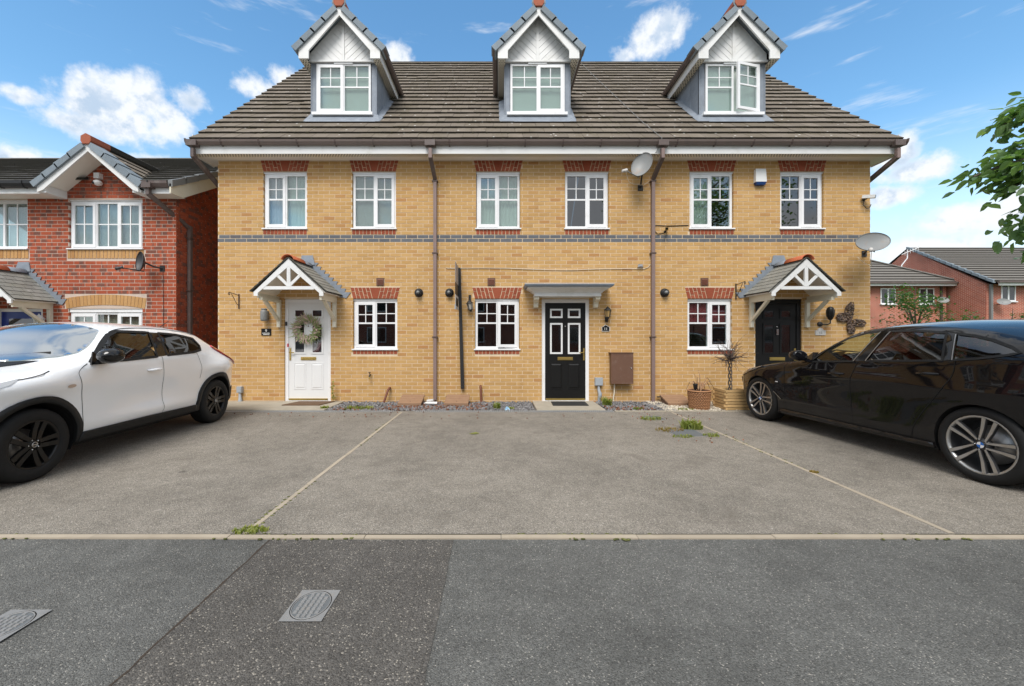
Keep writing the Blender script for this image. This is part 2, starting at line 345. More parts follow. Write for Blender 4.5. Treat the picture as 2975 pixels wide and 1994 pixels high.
def asphalt(name, base, chip, chip_amt, grain, stain=None, drips=False):
    m, q = newmat(name)
    P = world_pos(q)
    v = q.n('ShaderNodeTexVoronoi', {'Vector': P, 'Scale': grain}, feature='F1')
    cell = q.n('ShaderNodeSeparateColor', {0: v.outputs['Color']}).outputs[0]
    c = q.ramp(cell, [(0, [x * 0.60 for x in base]), (0.5, base), (0.86, [x * 1.25 for x in base]), (1 - chip_amt, [x * 1.42 for x in base]), (min(1.0, 1 - chip_amt + 0.03), chip)])
    n1 = q.n('ShaderNodeTexNoise', {'Vector': P, 'Scale': 0.75, 'Detail': 7.0, 'Roughness': 0.62}).outputs['Fac']
    n2 = q.n('ShaderNodeTexNoise', {'Vector': P, 'Scale': 6.0, 'Detail': 5.0, 'Roughness': 0.65}).outputs['Fac']
    c = q.mix(1.0, c, q.ramp(n1, [(0.28, 0.74), (0.52, 1.0), (0.75, 1.18)]), 'MULTIPLY')
    c = q.mix(1.0, c, q.ramp(n2, [(0.25, 0.86), (0.75, 1.12)]), 'MULTIPLY')
    if stain:
        st = q.n('ShaderNodeTexNoise', {'Vector': P, 'Scale': 1.6, 'Detail': 8.0, 'Roughness': 0.7, 'Distortion': 0.6}).outputs['Fac']
        c = q.mix(q.m('MULTIPLY', q.sstep(st, 0.55, 0.70), stain[1]), c, stain[0])
    if drips:                                              # old oil drips and a few pale scuffs
        dv = q.n('ShaderNodeTexVoronoi', {'Vector': q.n('ShaderNodeVectorMath', {0: P, 1: (0.37, 0.11, 0.0)}, operation='ADD'), 'Scale': 1.7}, feature='F1')
        wob = q.n('ShaderNodeTexNoise', {'Vector': P, 'Scale': 14.0, 'Detail': 4.0}).outputs['Fac']
        dd = q.m('ADD', dv.outputs['Distance'], q.m('MULTIPLY', wob, 0.10))
        pick = q.sstep(q.n('ShaderNodeSeparateColor', {0: dv.outputs['Color']}).outputs[1], 0.62, 0.66)
        c = q.mix(q.m('MULTIPLY', q.m('MULTIPLY', q.sstep(dd, 0.13, 0.07), pick), 0.65), c, (0.075, 0.068, 0.06))
        sc = q.n('ShaderNodeTexNoise', {'Vector': q.n('ShaderNodeMapping', {'Vector': P, 'Scale': (3.0, 1.1, 1)}), 'Scale': 2.2, 'Detail': 9.0, 'Roughness': 0.72}).outputs['Fac']
        c = q.mix(q.m('MULTIPLY', q.sstep(sc, 0.60, 0.74), 0.45), c, (0.36, 0.33, 0.29))
    h = q.m('ADD', q.m('MULTIPLY', v.outputs['Distance'], -1.0), q.m('MULTIPLY', n2, 0.3))
    finish(q, c, 0.85, bump(q, h, 0.75, 0.008), spec=0.3)
asphalt('drive_asphalt', (0.250, 0.226, 0.190), (0.46, 0.42, 0.37), 0.05, 170, ((0.158, 0.138, 0.114), 0.55), True)
asphalt('pave_asphalt', (0.130, 0.130, 0.121), (0.38, 0.36, 0.32), 0.035, 190, ((0.110, 0.111, 0.105), 0.5))
asphalt('patch_asphalt', (0.106, 0.099, 0.089), (0.34, 0.31, 0.26), 0.05, 165)
asphalt('road_asphalt', (0.07, 0.07, 0.072), (0.2, 0.2, 0.2), 0.03, 120)
plain('grass_ground', (0.05, 0.085, 0.025), 0.95, 0.4, 3, 0.6, 40)

def car_paint(name, col, rough, metal=0.0, coat=1.0, spec=0.5, dusty=0.45):
    m, q = newmat(name)
    P = obj_pos(q)
    nz = q.n('ShaderNodeTexNoise', {'Vector': P, 'Scale': 3.0, 'Detail': 5.0}).outputs['Fac']
    s = q.n('ShaderNodeSeparateXYZ', {0: P}).outputs[2]
    dust = q.m('MULTIPLY', q.sstep(s, 0.55, 0.18), q.ramp(nz, [(0.35, 0.25), (0.7, 0.8)]))      # road dust on the lower panels
    c = q.mix(q.m('MULTIPLY', dust, dusty), col, (0.13, 0.12, 0.105))
    rg = q.m('ADD', q.m('MULTIPLY', dust, 0.35), q.m('ADD', q.m('MULTIPLY', nz, 0.06), rough))
    finish(q, c, rg, None, metal, spec, coat, 0.03)
car_paint('paint_white', (0.90, 0.91, 0.92), 0.28, dusty=0.18)
car_paint('paint_black', (0.0045, 0.0045, 0.006), 0.24, 0.0, 0.75, 0.05, 0.14)
plain('car_trim', (0.012, 0.0125, 0.013), 0.55, 0.15, 20, 0.1, 300, spec=0.3, local=True)
plain('gloss_black', (0.006, 0.006, 0.006), 0.08, 0.0, local=True)
plain('tyre', (0.012, 0.012, 0.012), 0.75, 0.25, 20, 0.2, 90, spec=0.3, local=True)
plain('rim_black', (0.007, 0.007, 0.007), 0.35, 0.1, 10, spec=0.35, local=True)
plain('rim_silver', (0.46, 0.46, 0.45), 0.42, 0.06, 10, metal=0.9, local=True)
plain('rim_grey', (0.075, 0.075, 0.078), 0.4, 0.1, 10, metal=0.5, local=True)
plain('tail_red', (0.42, 0.012, 0.010), 0.12, 0.1, 10, coat=1.0, local=True)
plain('badge_blue', (0.02, 0.13, 0.45), 0.3, 0.0, local=True)
plain('badge_white', (0.75, 0.75, 0.75), 0.3, 0.0, local=True)
plain('indicator', (0.55, 0.42, 0.33), 0.2, 0.1, 10, local=True)

# ------------------------------------------------------------------ mesh builder
class MB:
    def __init__(self, M=None):
        self.v = []; self.f = []; self.s = []; self.M = M
    def add(self, vs, fs, smooth=False):
        o = len(self.v)
        if self.M is not None: vs = [self.M @ Vector(p) for p in vs]
        self.v += [tuple(p) for p in vs]
        self.f += [tuple(o + i for i in q) for q in fs]
        self.s += [smooth] * len(fs)
        return self
    def box(self, x0, x1, y0, y1, z0, z1):
        vs = [(x, y, z) for z in (z0, z1) for y in (y0, y1) for x in (x0, x1)]
        return self.add(vs, [(0, 2, 3, 1), (4, 5, 7, 6), (0, 1, 5, 4), (2, 6, 7, 3), (0, 4, 6, 2), (1, 3, 7, 5)])
    def hexa(self, p):                    # 8 points: bottom ring 0-3, top ring 4-7
        return self.add(p, [(3, 2, 1, 0), (4, 5, 6, 7), (0, 1, 5, 4), (1, 2, 6, 5), (2, 3, 7, 6), (3, 0, 4, 7)])
    def beam(self, a, b, w, h, up=(0, 0, 1), w2=None, h2=None):
        a = Vector(a); b = Vector(b); d = (b - a).normalized(); up = Vector(up)
        s = d.cross(up)
        if s.length < 1e-5: s = d.cross(Vector((1, 0, 0)))
        s.normalize(); u = s.cross(d).normalized()
        w2 = w if w2 is None else w2; h2 = h if h2 is None else h2
        P = []
        for c, ww, hh in ((a, w, h), (b, w2, h2)):
            P += [c - s * ww / 2 - u * hh / 2, c + s * ww / 2 - u * hh / 2, c + s * ww / 2 + u * hh / 2, c - s * ww / 2 + u * hh / 2]
        return self.hexa(P)
    def extrude(self, pts, vec):          # planar polygon swept along a vector
        n = len(pts); vec = Vector(vec)
        vs = [Vector(p) for p in pts] + [Vector(p) + vec for p in pts]
        fs = [tuple(range(n - 1, -1, -1)), tuple(range(n, 2 * n))]
        fs += [(i, (i + 1) % n, n + (i + 1) % n, n + i) for i in range(n)]
        return self.add(vs, fs)
    def tube(self, path, r, n=8, cap=True, smooth=True):
        path = [Vector(p) for p in path]; m = len(path)
        rs = r if isinstance(r, (list, tuple)) else [r] * m
        ref = None; vs = []
        for i, p in enumerate(path):
            t = (path[min(i + 1, m - 1)] - path[max(i - 1, 0)]).normalized()
            if ref is None:
                ref = t.cross(Vector((0, 0, 1)))
                if ref.length < 0.05: ref = t.cross(Vector((1, 0, 0)))
            ref = (ref - t * ref.dot(t)).normalized(); b = t.cross(ref)
            for k in range(n):
                a = 2 * math.pi * k / n
                vs.append(p + (ref * math.cos(a) + b * math.sin(a)) * rs[i])
        fs = [(i * n + k, i * n + (k + 1) % n, (i + 1) * n + (k + 1) % n, (i + 1) * n + k) for i in range(m - 1) for k in range(n)]
        self.add(vs, fs, smooth)
        if cap:
            self.add(vs[:n], [tuple(range(n - 1, -1, -1))]); self.add(vs[-n:], [tuple(range(n))])
        return self
    def lathe(self, prof, n=24, M=None, smooth=True):   # profile of (radius, height) about local Z
        M = M or Matrix()
        vs = []; m = len(prof)
        for r, z in prof:
            for k in range(n):
                a = 2 * math.pi * k / n
                vs.append(M @ Vector((r * math.cos(a), r * math.sin(a), z)))
        fs = [(i * n + k, i * n + (k + 1) % n, (i + 1) * n + (k + 1) % n, (i + 1) * n + k) for i in range(m - 1) for k in range(n)]
        return self.add(vs, fs, smooth)
    def disc(self, c, r, axis, n=20, ry=None):
        q = Vector(axis).to_track_quat('Z', 'Y').to_matrix()
        return self.add([Vector(c) + q @ Vector((r * math.cos(2 * math.pi * k / n), (ry or r) * math.sin(2 * math.pi * k / n), 0)) for k in range(n)], [tuple(range(n))])
    def ball(self, c, rx, ry=None, rz=None, n=12):
        ry = ry or rx; rz = rz or rx
        M = Matrix.Translation(c) @ Matrix.Diagonal((rx, ry, rz, 1))
        m = n // 2
        return self.lathe([(max(1e-4, math.sin(math.pi * i / m)), -math.cos(math.pi * i / m)) for i in range(m + 1)], n, M)
    def mesh(self, name, off=None, merge=0):
        me = bpy.data.meshes.new(name)
        vs = self.v if off is None else [(a - off[0], b - off[1], c - off[2]) for a, b, c in self.v]
        me.from_pydata(vs, [], self.f)
        me.polygons.foreach_set('use_smooth', self.s)
        bm = bmesh.new(); bm.from_mesh(me)
        if merge: bmesh.ops.remove_doubles(bm, verts=bm.verts, dist=merge)
        bmesh.ops.recalc_face_normals(bm, faces=bm.faces)
        bm.to_mesh(me); bm.free()
        me.update()
        return me

ROOT = {}                                  # object -> location of its top-level thing (None: built in local space)
def tag(o, label=None, cat=None, group=None, kind=None):
    if label: o['label'] = label
    if cat: o['category'] = cat
    if group: o['group'] = group
    if kind: o['kind'] = kind
    return o
def thing(name, loc, label, cat, group=None, rotz=0.0, local=False):
    o = bpy.data.objects.new(name, None); COL.objects.link(o)
    o.empty_display_size = 0.2
    o.location = loc; o.rotation_euler = (0, 0, rotz)
    ROOT[o.name] = None if local else tuple(loc)
    return tag(o, label, cat, group)
def obj(name, mb, mat, parent=None, label=None, cat=None, group=None, kind=None, merge=0):
    if parent is not None:
        off = ROOT[parent.name]
        me = mb.mesh(name, off, merge)
        o = bpy.data.objects.new(name, me); COL.objects.link(o)
        o.parent = parent; ROOT[o.name] = off
    else:
        xs = [p[0] for p in mb.v]; ys = [p[1] for p in mb.v]; zs = [p[2] for p in mb.v]
        off = ((min(xs) + max(xs)) / 2, (min(ys) + max(ys)) / 2, min(zs))
        me = mb.mesh(name, off, merge)
        o = bpy.data.objects.new(name, me); COL.objects.link(o)
        o.location = off; ROOT[o.name] = off
    me.materials.append(MATS[mat])
    return tag(o, label, cat, group, kind)
def inst(name, me, parent, loc, rot=(0, 0, 0), scale=(1, 1, 1)):
    o = bpy.data.objects.new(name, me); COL.objects.link(o)
    off = ROOT[parent.name] or (0, 0, 0)
    o.parent = parent
    o.location = (loc[0] - off[0], loc[1] - off[1], loc[2] - off[2])
    o.rotation_euler = rot; o.scale = scale
    ROOT[o.name] = off
    return o
UNIT = {}
def unit_box(mat):
    if mat not in UNIT:
        me = MB().box(-0.5, 0.5, -0.5, 0.5, -0.5, 0.5).mesh('unit_' + mat); me.materials.append(MATS[mat]); UNIT[mat] = me
    return UNIT[mat]
def text_mesh(name, body, size, mat, parent, M, extrude=0.002):
    cu = bpy.data.curves.new('text_tmp', 'FONT'); cu.body = body; cu.size = size; cu.extrude = extrude
    cu.align_x = 'CENTER'; cu.align_y = 'CENTER'; cu.resolution_u = 3
    to = bpy.data.objects.new('text_tmp', cu); COL.objects.link(to)
    dg = bpy.context.evaluated_depsgraph_get()
    me = bpy.data.meshes.new_from_object(to.evaluated_get(dg))
    bpy.data.objects.remove(to); bpy.data.curves.remove(cu)
    off = Vector(ROOT[parent.name] or (0, 0, 0))
    me.transform(Matrix.Translation(-off) @ M)
    me.materials.clear(); me.materials.append(MATS[mat])
    o = bpy.data.objects.new(name, me); COL.objects.link(o); o.parent = parent; ROOT[o.name] = ROOT[parent.name]
    return o
FACE = Matrix.Rotation(R(90), 4, 'X')       # text standing on the facade, read from the street
# ================================================================== the large setting
def struct(name, mb, mat): return obj(name, mb, mat, kind='structure')
struct('ground', MB().add([(-600, -600, -0.04), (600, -600, -0.04), (600, 600, -0.04), (-600, 600, -0.04)], [(0, 1, 2, 3)]), 'grass_ground')
def sheet(x0, x1, y0, y1, z, nx=1, ny=1):
    mb = MB()
    return mb.add([(x0, y0, z), (x1, y0, z), (x1, y1, z), (x0, y1, z)], [(0, 1, 2, 3)])
struct('driveway', sheet(-16, 16, -5.50, -1.00, 0.0), 'drive_asphalt')
struct('pavement', sheet(-40, 60, -9.4, -5.50, -0.006), 'pave_asphalt')
rp = random.Random(15); pl = []; pr = []
for k in range(60):
    y = -5.575 - k * 3.8 / 59
    pl.append((-1.49 + 0.10 * k / 59 * 0.8 + rp.gauss(0, 0.002), y, -0.002)); pr.append((-0.29 + 0.035 * k / 59 + rp.gauss(0, 0.002), y, -0.002))
struct('pavement_patch', MB().add(pl + pr[::-1], [tuple(range(120))]), 'patch_asphalt')
crk = MB()                                   # open joint along the left edge of the patch
for a_, b_ in zip(pl, pl[1:]):
    wa, wb = 0.003 + abs(rp.gauss(0, 0.0025)), 0.003 + abs(rp.gauss(0, 0.0025))
    crk.add([(a_[0] - wa, a_[1], -0.0005), (a_[0] + wa, a_[1], -0.0005), (b_[0] + wb, b_[1], -0.0005), (b_[0] - wb, b_[1], -0.0005)], [(0, 1, 2, 3)])
struct('patch_joint', crk, 'soil')
struct('road', sheet(-60, 80, -15.5, -9.5, -0.09 + 0.07), 'road_asphalt')
struct('garden_bed', sheet(-5.9, 7.8, -1.0, 0.02, -0.012), 'soil')
struct('passage_path', sheet(-6.6, -5.7, -1.0, 9, -0.016), 'concrete')

# ================================================================== terrace of three yellow-brick houses
HX = [-5.712, -1.277, 3.140, 7.589]
ZTOP = 4.927
COURSE, PITCH = 0.075, 0.225
ZB = 3.257 - 45 * COURSE
FRONT_UP = (3.54, 4.69)
FRONT_LOW = (1.08, 2.095)

def trap(xc, half_top, half_bot, z0, z1):      # opening described by its x-range at height z
    def rng(z):
        t = (z - z0) / (z1 - z0)
        return xc - (half_bot + (half_top - half_bot) * t), xc + (half_bot + (half_top - half_bot) * t)
    return (z0, z1, rng)
def rect(x0, x1, z0, z1): return (z0, z1, lambda z: (x0, x1))

def lay_bricks(x0, x1, zb, ncourse, ops, phase=0.0, ztop=99, jitter=0.0012, rs=None):
    """stretcher bond between x0 and x1, cut round the openings; gives (cx, cz, length, height, course)"""
    rs = rs or random
    out = []
    for c in range(ncourse):
        z0 = zb + c * COURSE + 0.0062; z1 = min(zb + (c + 1) * COURSE - 0.0062, ztop)
        if z1 - z0 < 0.02: continue
        zm = (z0 + z1) / 2
        cuts = []
        for (a, b, rg) in ops:
            if a - 0.012 < zm < b + 0.012:
                l, r_ = rg(min(max(zm, a), b)); cuts.append((l, r_))
        cuts.sort()
        free = []; cur = x0
        for l, r_ in cuts:
            if l > cur: free.append((cur, l, cur == x0, False))
            cur = max(cur, r_)
        if cur < x1: free.append((cur, x1, cur == x0, True))
        ph = phase + (PITCH / 2 if c % 2 else 0)
        for (a, b, el, er) in free:
            k = math.floor((a - ph) / PITCH)
            while ph + k * PITCH < b:
                l = max(a if el else a - 0.002, ph + k * PITCH + 0.006)
                r_ = min(b if er else b + 0.002, ph + (k + 1) * PITCH - 0.006)
                if r_ - l > 0.025: out.append(((l + r_) / 2, zm, r_ - l, z1 - z0, c))
                k += 1
    return out

def build_wall(parent, bricks, mat_of, y=0.0, depth=0.10, most=285, key=None):
    """the 300 that show largest as single bricks, the rest joined"""
    wall = parent
    bricks = sorted(bricks, key=key or (lambda b: -b[2] * b[3] + 0.00002 * abs(b[1] - 1.4)))
    rest = {}
    for i, b in enumerate(bricks):
        m = mat_of(b); dy = random.uniform(-0.0012, 0.0012)
        if i < most:
            inst('brick', unit_box(m), wall, (b[0], y + dy + depth / 2, b[1]), (0, random.uniform(-0.0035, 0.0035), 0), (b[2], depth, b[3]))
        else:
            mb = rest.setdefault(m, MB())
            mb.box(b[0] - b[2] / 2, b[0] + b[2] / 2, y + dy, y + dy + depth, b[1] - b[3] / 2, b[1] + b[3] / 2)
    for m, mb in rest.items(): obj('brickwork', mb, m, wall, kind='stuff')

def backing(x0, x1, z0, z1, holes, y0=0.0035, y1=0.22):
    mb = MB()
    xs = sorted({x0, x1} | {h[0] for h in holes} | {h[1] for h in holes})
    xs = [x for x in xs if x0 <= x <= x1]
    for a, b in zip(xs, xs[1:]):
        xm = (a + b) / 2; cur = z0
        for h in sorted([h for h in holes if h[0] < xm < h[1]], key=lambda h: h[2]):
            if h[2] > cur: mb.box(a, b, y0, y1, cur, h[2])
            cur = h[3]
        if cur < z1: mb.box(a, b, y0, y1, cur, z1)
    return mb

# ------------------------------------------------------------------ windows
def window(parent, x0, x1, z0, z1, y, lights, blinds=None, name='window', vent=True, glass='window_glass', sill=True, style='georgian', M=None, opened=None, sub=False):
    """lights: list of (width share, 'fixed' | 'sash'); y is the outer face of the frame. sub: parent is itself a part, so everything hangs there"""
    fw = 0.045
    T = lambda: MB(M)
    fr = T()
    fr.box(x0, x1, y, y + 0.065, z1 - fw, z1); fr.box(x0, x1, y, y + 0.065, z0, z0 + fw)
    fr.box(x0, x0 + fw, y, y + 0.065, z0 + fw, z1 - fw); fr.box(x1 - fw, x1, y, y + 0.065, z0 + fw, z1 - fw)
    tot = sum(l[0] for l in lights); span = x1 - x0 - 2 * fw; cur = x0 + fw; cells = []
    for i, (sh, kind) in enumerate(lights):
        wd = span * sh / tot
        a = cur + (0.02 if i else 0); b = cur + wd - (0.02 if i < len(lights) - 1 else 0)
        cells.append((a, b, kind))
        if i: fr.box(cur - 0.02, cur + 0.02, y + 0.001, y + 0.064, z0 + fw, z1 - fw)
        cur += wd
    win = obj('window_frame' if sub else name, fr, 'upvc', parent)
    host = parent if sub else win
    for i, (a, b, kind) in enumerate(cells):
        c0, c1, d0, d1 = a, b, z0 + fw, z1 - fw
        yg = y + 0.022
        Mx = M
        if opened and i == opened[0]:
            hx = c1 + 0.012
            Mx = (M or Matrix()) @ Matrix.Translation((hx, y, 0)) @ Matrix.Rotation(R(opened[1]), 4, 'Z') @ Matrix.Translation((-hx, -y, 0))
        if kind == 'sash':
            s = MB(Mx); e = 0.012; sw = 0.055
            s.box(c0 - e, c1 + e, y - 0.014, y + 0.03, d1 + e - sw, d1 + e); s.box(c0 - e, c1 + e, y - 0.014, y + 0.03, d0 - e, d0 - e + sw)
            s.box(c0 - e, c0 - e + sw, y - 0.014, y + 0.03, d0 - e + sw, d1 + e - sw); s.box(c1 + e - sw, c1 + e, y - 0.014, y + 0.03, d0 - e + sw, d1 + e - sw)
            obj('sash', s, 'upvc', host)
            c0 += sw - e; c1 -= sw - e; d0 += sw - e; d1 -= sw - e; yg = y + 0.002
        h = d1 - d0; wd = c1 - c0
        if style == 'georgian':
            zt = d0 + h * 0.535; zq = zt + (d1 - zt) * 0.47; bw = 0.009
            cols = [(c0, (c0 + c1) / 2 - bw), ((c0 + c1) / 2 + bw, c1)]
            bars = MB(Mx)
            bars.box(c0, c1, yg - 0.006, yg + 0.018, zt - 0.016, zt + 0.016)
            bars.box(c0, c1, yg - 0.003, yg + 0.015, zq - bw, zq + bw)
            bars.box((c0 + c1) / 2 - bw, (c0 + c1) / 2 + bw, yg - 0.0025, yg + 0.0145, zt + 0.016, d1)
            panes = [(c0, c1, d0, zt - 0.016)] + [(p, q_, r_, s_) for p, q_ in cols for r_, s_ in ((zt + 0.016, zq - bw), (zq + bw, d1))]
        elif style == 'cross':
            bw = 0.011; zm = d0 + h * 0.52; xm = (c0 + c1) / 2
            bars = MB(Mx)
            bars.box(c0, c1, yg - 0.004, yg + 0.016, zm - bw, zm + bw); bars.box(xm - bw, xm + bw, yg - 0.0035, yg + 0.0155, d0, d1)
            panes = [(p, q_, r_, s_) for p, q_ in ((c0, xm - bw), (xm + bw, c1)) for r_, s_ in ((d0, zm - bw), (zm + bw, d1))]
        else:
            bars = None; panes = [(c0, c1, d0, d1)]
        if bars: obj('glazing_bar', bars, 'upvc', host)
        for (p, q_, r_, s_) in panes:
            obj('pane', MB(Mx).box(p, q_, yg + 0.004, yg + 0.010, r_, s_), glass, host)
        bl = (blinds or {}).get(i)
        if bl:
            kindb, matb = bl[0], bl[1]
            if kindb == 'flat':
                obj('blind', MB(M).box(a - 0.01, b + 0.01, y + 0.075, y + 0.079, z0 + (z1 - z0) * (bl[2] if len(bl) > 2 else 0.02), z1 - 0.02), matb, host)
            elif kindb == 'folds':
                n_ = max(10, int((b - a) / 0.013)); rf_ = random.Random(int(abs(x0) * 100) + i); vs_ = []
                for k_ in range(n_ + 1):
                    xx_ = a - 0.01 + (b - a + 0.02) * k_ / n_; dd_ = 0.012 * math.sin(k_ * 1.15) + 0.006 * math.sin(k_ * 0.43 + 1) + rf_.uniform(-.002, .002)
                    vs_ += [(xx_, y + 0.10 + dd_, z0 + 0.03), (xx_, y + 0.10 + dd_ * .7, z1 - 0.03)]
                obj('curtain', MB(M).add(vs_, [(2 * k_, 2 * k_ + 2, 2 * k_ + 3, 2 * k_ + 1) for k_ in range(n_)], True), matb, host)
            elif kindb == 'slats':
                sl = MB(M); z = z0 + 0.05
                while z < z1 - 0.03:
                    sl.add([(a - .01, y + 0.074, z), (b + .01, y + 0.074, z), (b + .01, y + 0.088, z + 0.019), (a - .01, y + 0.088, z + 0.019)], [(0, 1, 2, 3)]); z += 0.022
                obj('blind', sl, matb, host)
    if vent: obj('trickle_vent', MB(M).box(x0 - 0.02 + (x1 - x0) * 0.01, x1 + 0.005, y - 0.022, y + 0.03, z1 + 0.001, z1 + 0.022), 'upvc', host)
    if sill:
        s = MB(M); s.extrude([(x0 - 0.03, y - 0.075, z0 - 0.028), (x0 - 0.03, y - 0.075, z0 - 0.006), (x0 - 0.03, y + 0.03, z0 + 0.004), (x0 - 0.03, y + 0.03, z0 - 0.028)], (x1 - x0 + 0.06, 0, 0))
        obj('sill', s, 'upvc', host)
    return win

def arch(parent, xc, half, z0, z1, mat='brick_orange'):
    """splayed flat arch: keystone and five cut columns a side, each of one long and one short brick"""
    a = obj('brick_arch', MB().extrude([(xc - half, 0.006, z0), (xc + half, 0.006, z0), (xc + half + 0.05, 0.006, z1), (xc - half - 0.05, 0.006, z1)], (0, 0.01, 0)), 'mortar', parent)
    H = z1 - z0
    kb, kt = 0.058, 0.115
    def line(t): return (kb + (half - kb) * t, kt + (half + 0.055 - kt) * t)
    def quad(b0, b1, t0, t1, v0, v1):
        g = 0.0062; pts = []
        for (bb, tt, v, sg) in ((b0, t0, v0, 1), (b1, t1, v0, -1), (b1, t1, v1, -1), (b0, t0, v1, 1)):
            pts.append((xc + bb + (tt - bb) * v + g * sg, z0 + H * v))
        return pts
    def put(b0, b1, t0, t1, v0, v1):
        p = quad(b0, b1, t0, t1, v0, v1); gz = 0.006
        lo = v0 > 0; hi = v1 < 1
        p = [(p[0][0], p[0][1] + gz * lo), (p[1][0], p[1][1] + gz * lo), (p[2][0], p[2][1] - gz * hi), (p[3][0], p[3][1] - gz * hi)]
        obj('brick', MB().extrude([(x, -0.003, z) for x, z in p], (0, 0.06, 0)), mat, a)
    put(-kb, kb, -kt, kt, 0, 1)
    for sd in (1, -1):
        for k in range(5):
            b0, t0 = line(k / 5); b1, t1 = line((k + 1) / 5)
            if sd < 0: b0, b1, t0, t1 = -b1, -b0, -t1, -t0
            v = 0.33 if k % 2 else 0.66
            put(b0, b1, t0, t1, 0, v); put(b0, b1, t0, t1, v, 1)
    return a

def sill_course(parent, x0, x1, z0, z1, mat='brick_orange', w=0.075):
    s = obj('brick_sill', MB().box(x0, x1, 0.004, 0.05, z0, z1), 'mortar', parent)
    n = round((x1 - x0) / w); p = (x1 - x0) / n
    for k in range(n):
        inst('brick', unit_box(mat), s, (x0 + (k + .5) * p, 0.045 + random.uniform(-.001, .001), (z0 + z1) / 2), (0, 0, 0), (p - 0.013, 0.10, z1 - z0 - 0.004))
    return s

# ------------------------------------------------------------------ doors
def front_door(parent, x0, x1, z0, z1, leaf, trim, frame, y=0.03, hand=1, plain_frame=0.065, mark=None):
    fw = plain_frame
    d = obj('door', MB().box(x0 + fw, x1 - fw, y + 0.018, y + 0.06, z0 + 0.05, z1 - fw), leaf, parent)
    f = MB(); f.box(x0, x0 + fw, y, y + 0.08, z0, z1); f.box(x1 - fw, x1, y, y + 0.08, z0, z1); f.box(x0 + fw, x1 - fw, y + 0.001, y + 0.079, z1 - fw, z1)
    obj('door_frame', f, frame, d)
    obj('threshold', MB().box(x0 + fw, x1 - fw, y - 0.03, y + 0.07, z0, z0 + 0.022), 'upvc', d)
    obj('weather_bar', MB().box(x0 + fw + 0.012, x1 - fw - 0.012, y - 0.012, y + 0.03, z0 + 0.03, z0 + 0.062), 'brass', d)
    lw = x1 - x0 - 2 * fw; lh = z1 - z0 - fw - 0.05; X = x0 + fw; Z = z0 + 0.05
    yl = y + 0.018
    for (u0, u1) in ((0.125, 0.435), (0.565, 0.875)):
        for (v0, v1) in ((0.842, 0.938), (0.468, 0.79)):
            a, b, c, e = X + lw * u0, X + lw * u1, Z + lh * v0, Z + lh * v1; t = 0.034
            m = MB()
            for q_ in ((a, b, e - t, e), (a, b, c, c + t), (a, a + t, c + t, e - t), (b - t, b, c + t, e - t)):
                m.box(q_[0], q_[1], yl - 0.012, yl + 0.004, q_[2], q_[3])
            obj('glazing_trim', m, trim, d)
            obj('pane', MB().box(a + t, b - t, yl - 0.004, yl + 0.002, c + t, e - t), 'door_glass', d)
        a, b, c, e = X + lw * u0, X + lw * u1, Z + lh * 0.10, Z + lh * 0.375
        m = MB(); t = 0.016
        for q_ in ((a, b, e - t, e), (a, b, c, c + t), (a, a + t, c + t, e - t), (b - t, b, c + t, e - t)):
            m.box(q_[0], q_[1], yl - 0.006, yl + 0.002, q_[2], q_[3])
        i = 0.045
        m.hexa([(a + t, yl + .001, c + t), (b - t, yl + .001, c + t), (b - t, yl + .001, e - t), (a + t, yl + .001, e - t),
                (a + i, yl - .009, c + i), (b - i, yl - .009, c + i), (b - i, yl - .009, e - i), (a + i, yl - .009, e - i)])
        obj('raised_panel', m, leaf, d)
    lb = MB(); xm = X + lw / 2; zl = Z + lh * 0.42
    lb.box(xm - 0.155, xm + 0.155, yl - 0.012, yl + 0.002, zl - 0.032, zl + 0.032); lb.box(xm - 0.135, xm + 0.135, yl - 0.020, yl - 0.010, zl - 0.016, zl + 0.019)
    obj('letter_box', lb, 'brass', d)
    hx = X + lw * (0.96 if hand > 0 else 0.04); hz = Z + lh * 0.468
    h = MB().box(hx - 0.015, hx + 0.015, yl - 0.014, yl + 0.002, hz - 0.13, hz + 0.12)
    h.tube([(hx, yl - 0.01, hz + 0.03), (hx, yl - 0.05, hz + 0.03), (hx - 0.10 * hand, yl - 0.052, hz + 0.028)], 0.010, 8)
    obj('handle', h, 'brass', d)
    obj('peephole', MB().lathe([(0.012, 0), (0.012, 0.012), (0.001, 0.013)], 10, Matrix.Translation((xm, yl, Z + lh * 0.755)) @ Matrix.Rotation(R(90), 4, 'X')), 'chrome', d)
    if mark: obj('knocker', MB().box(xm - 0.03, xm + 0.015, yl - 0.03, yl, Z + lh * 0.67, Z + lh * 0.73), 'chrome', d)
    return d
glass_mat('door_glass', (0.10, 0.10, 0.11), 0.08, 0.05)

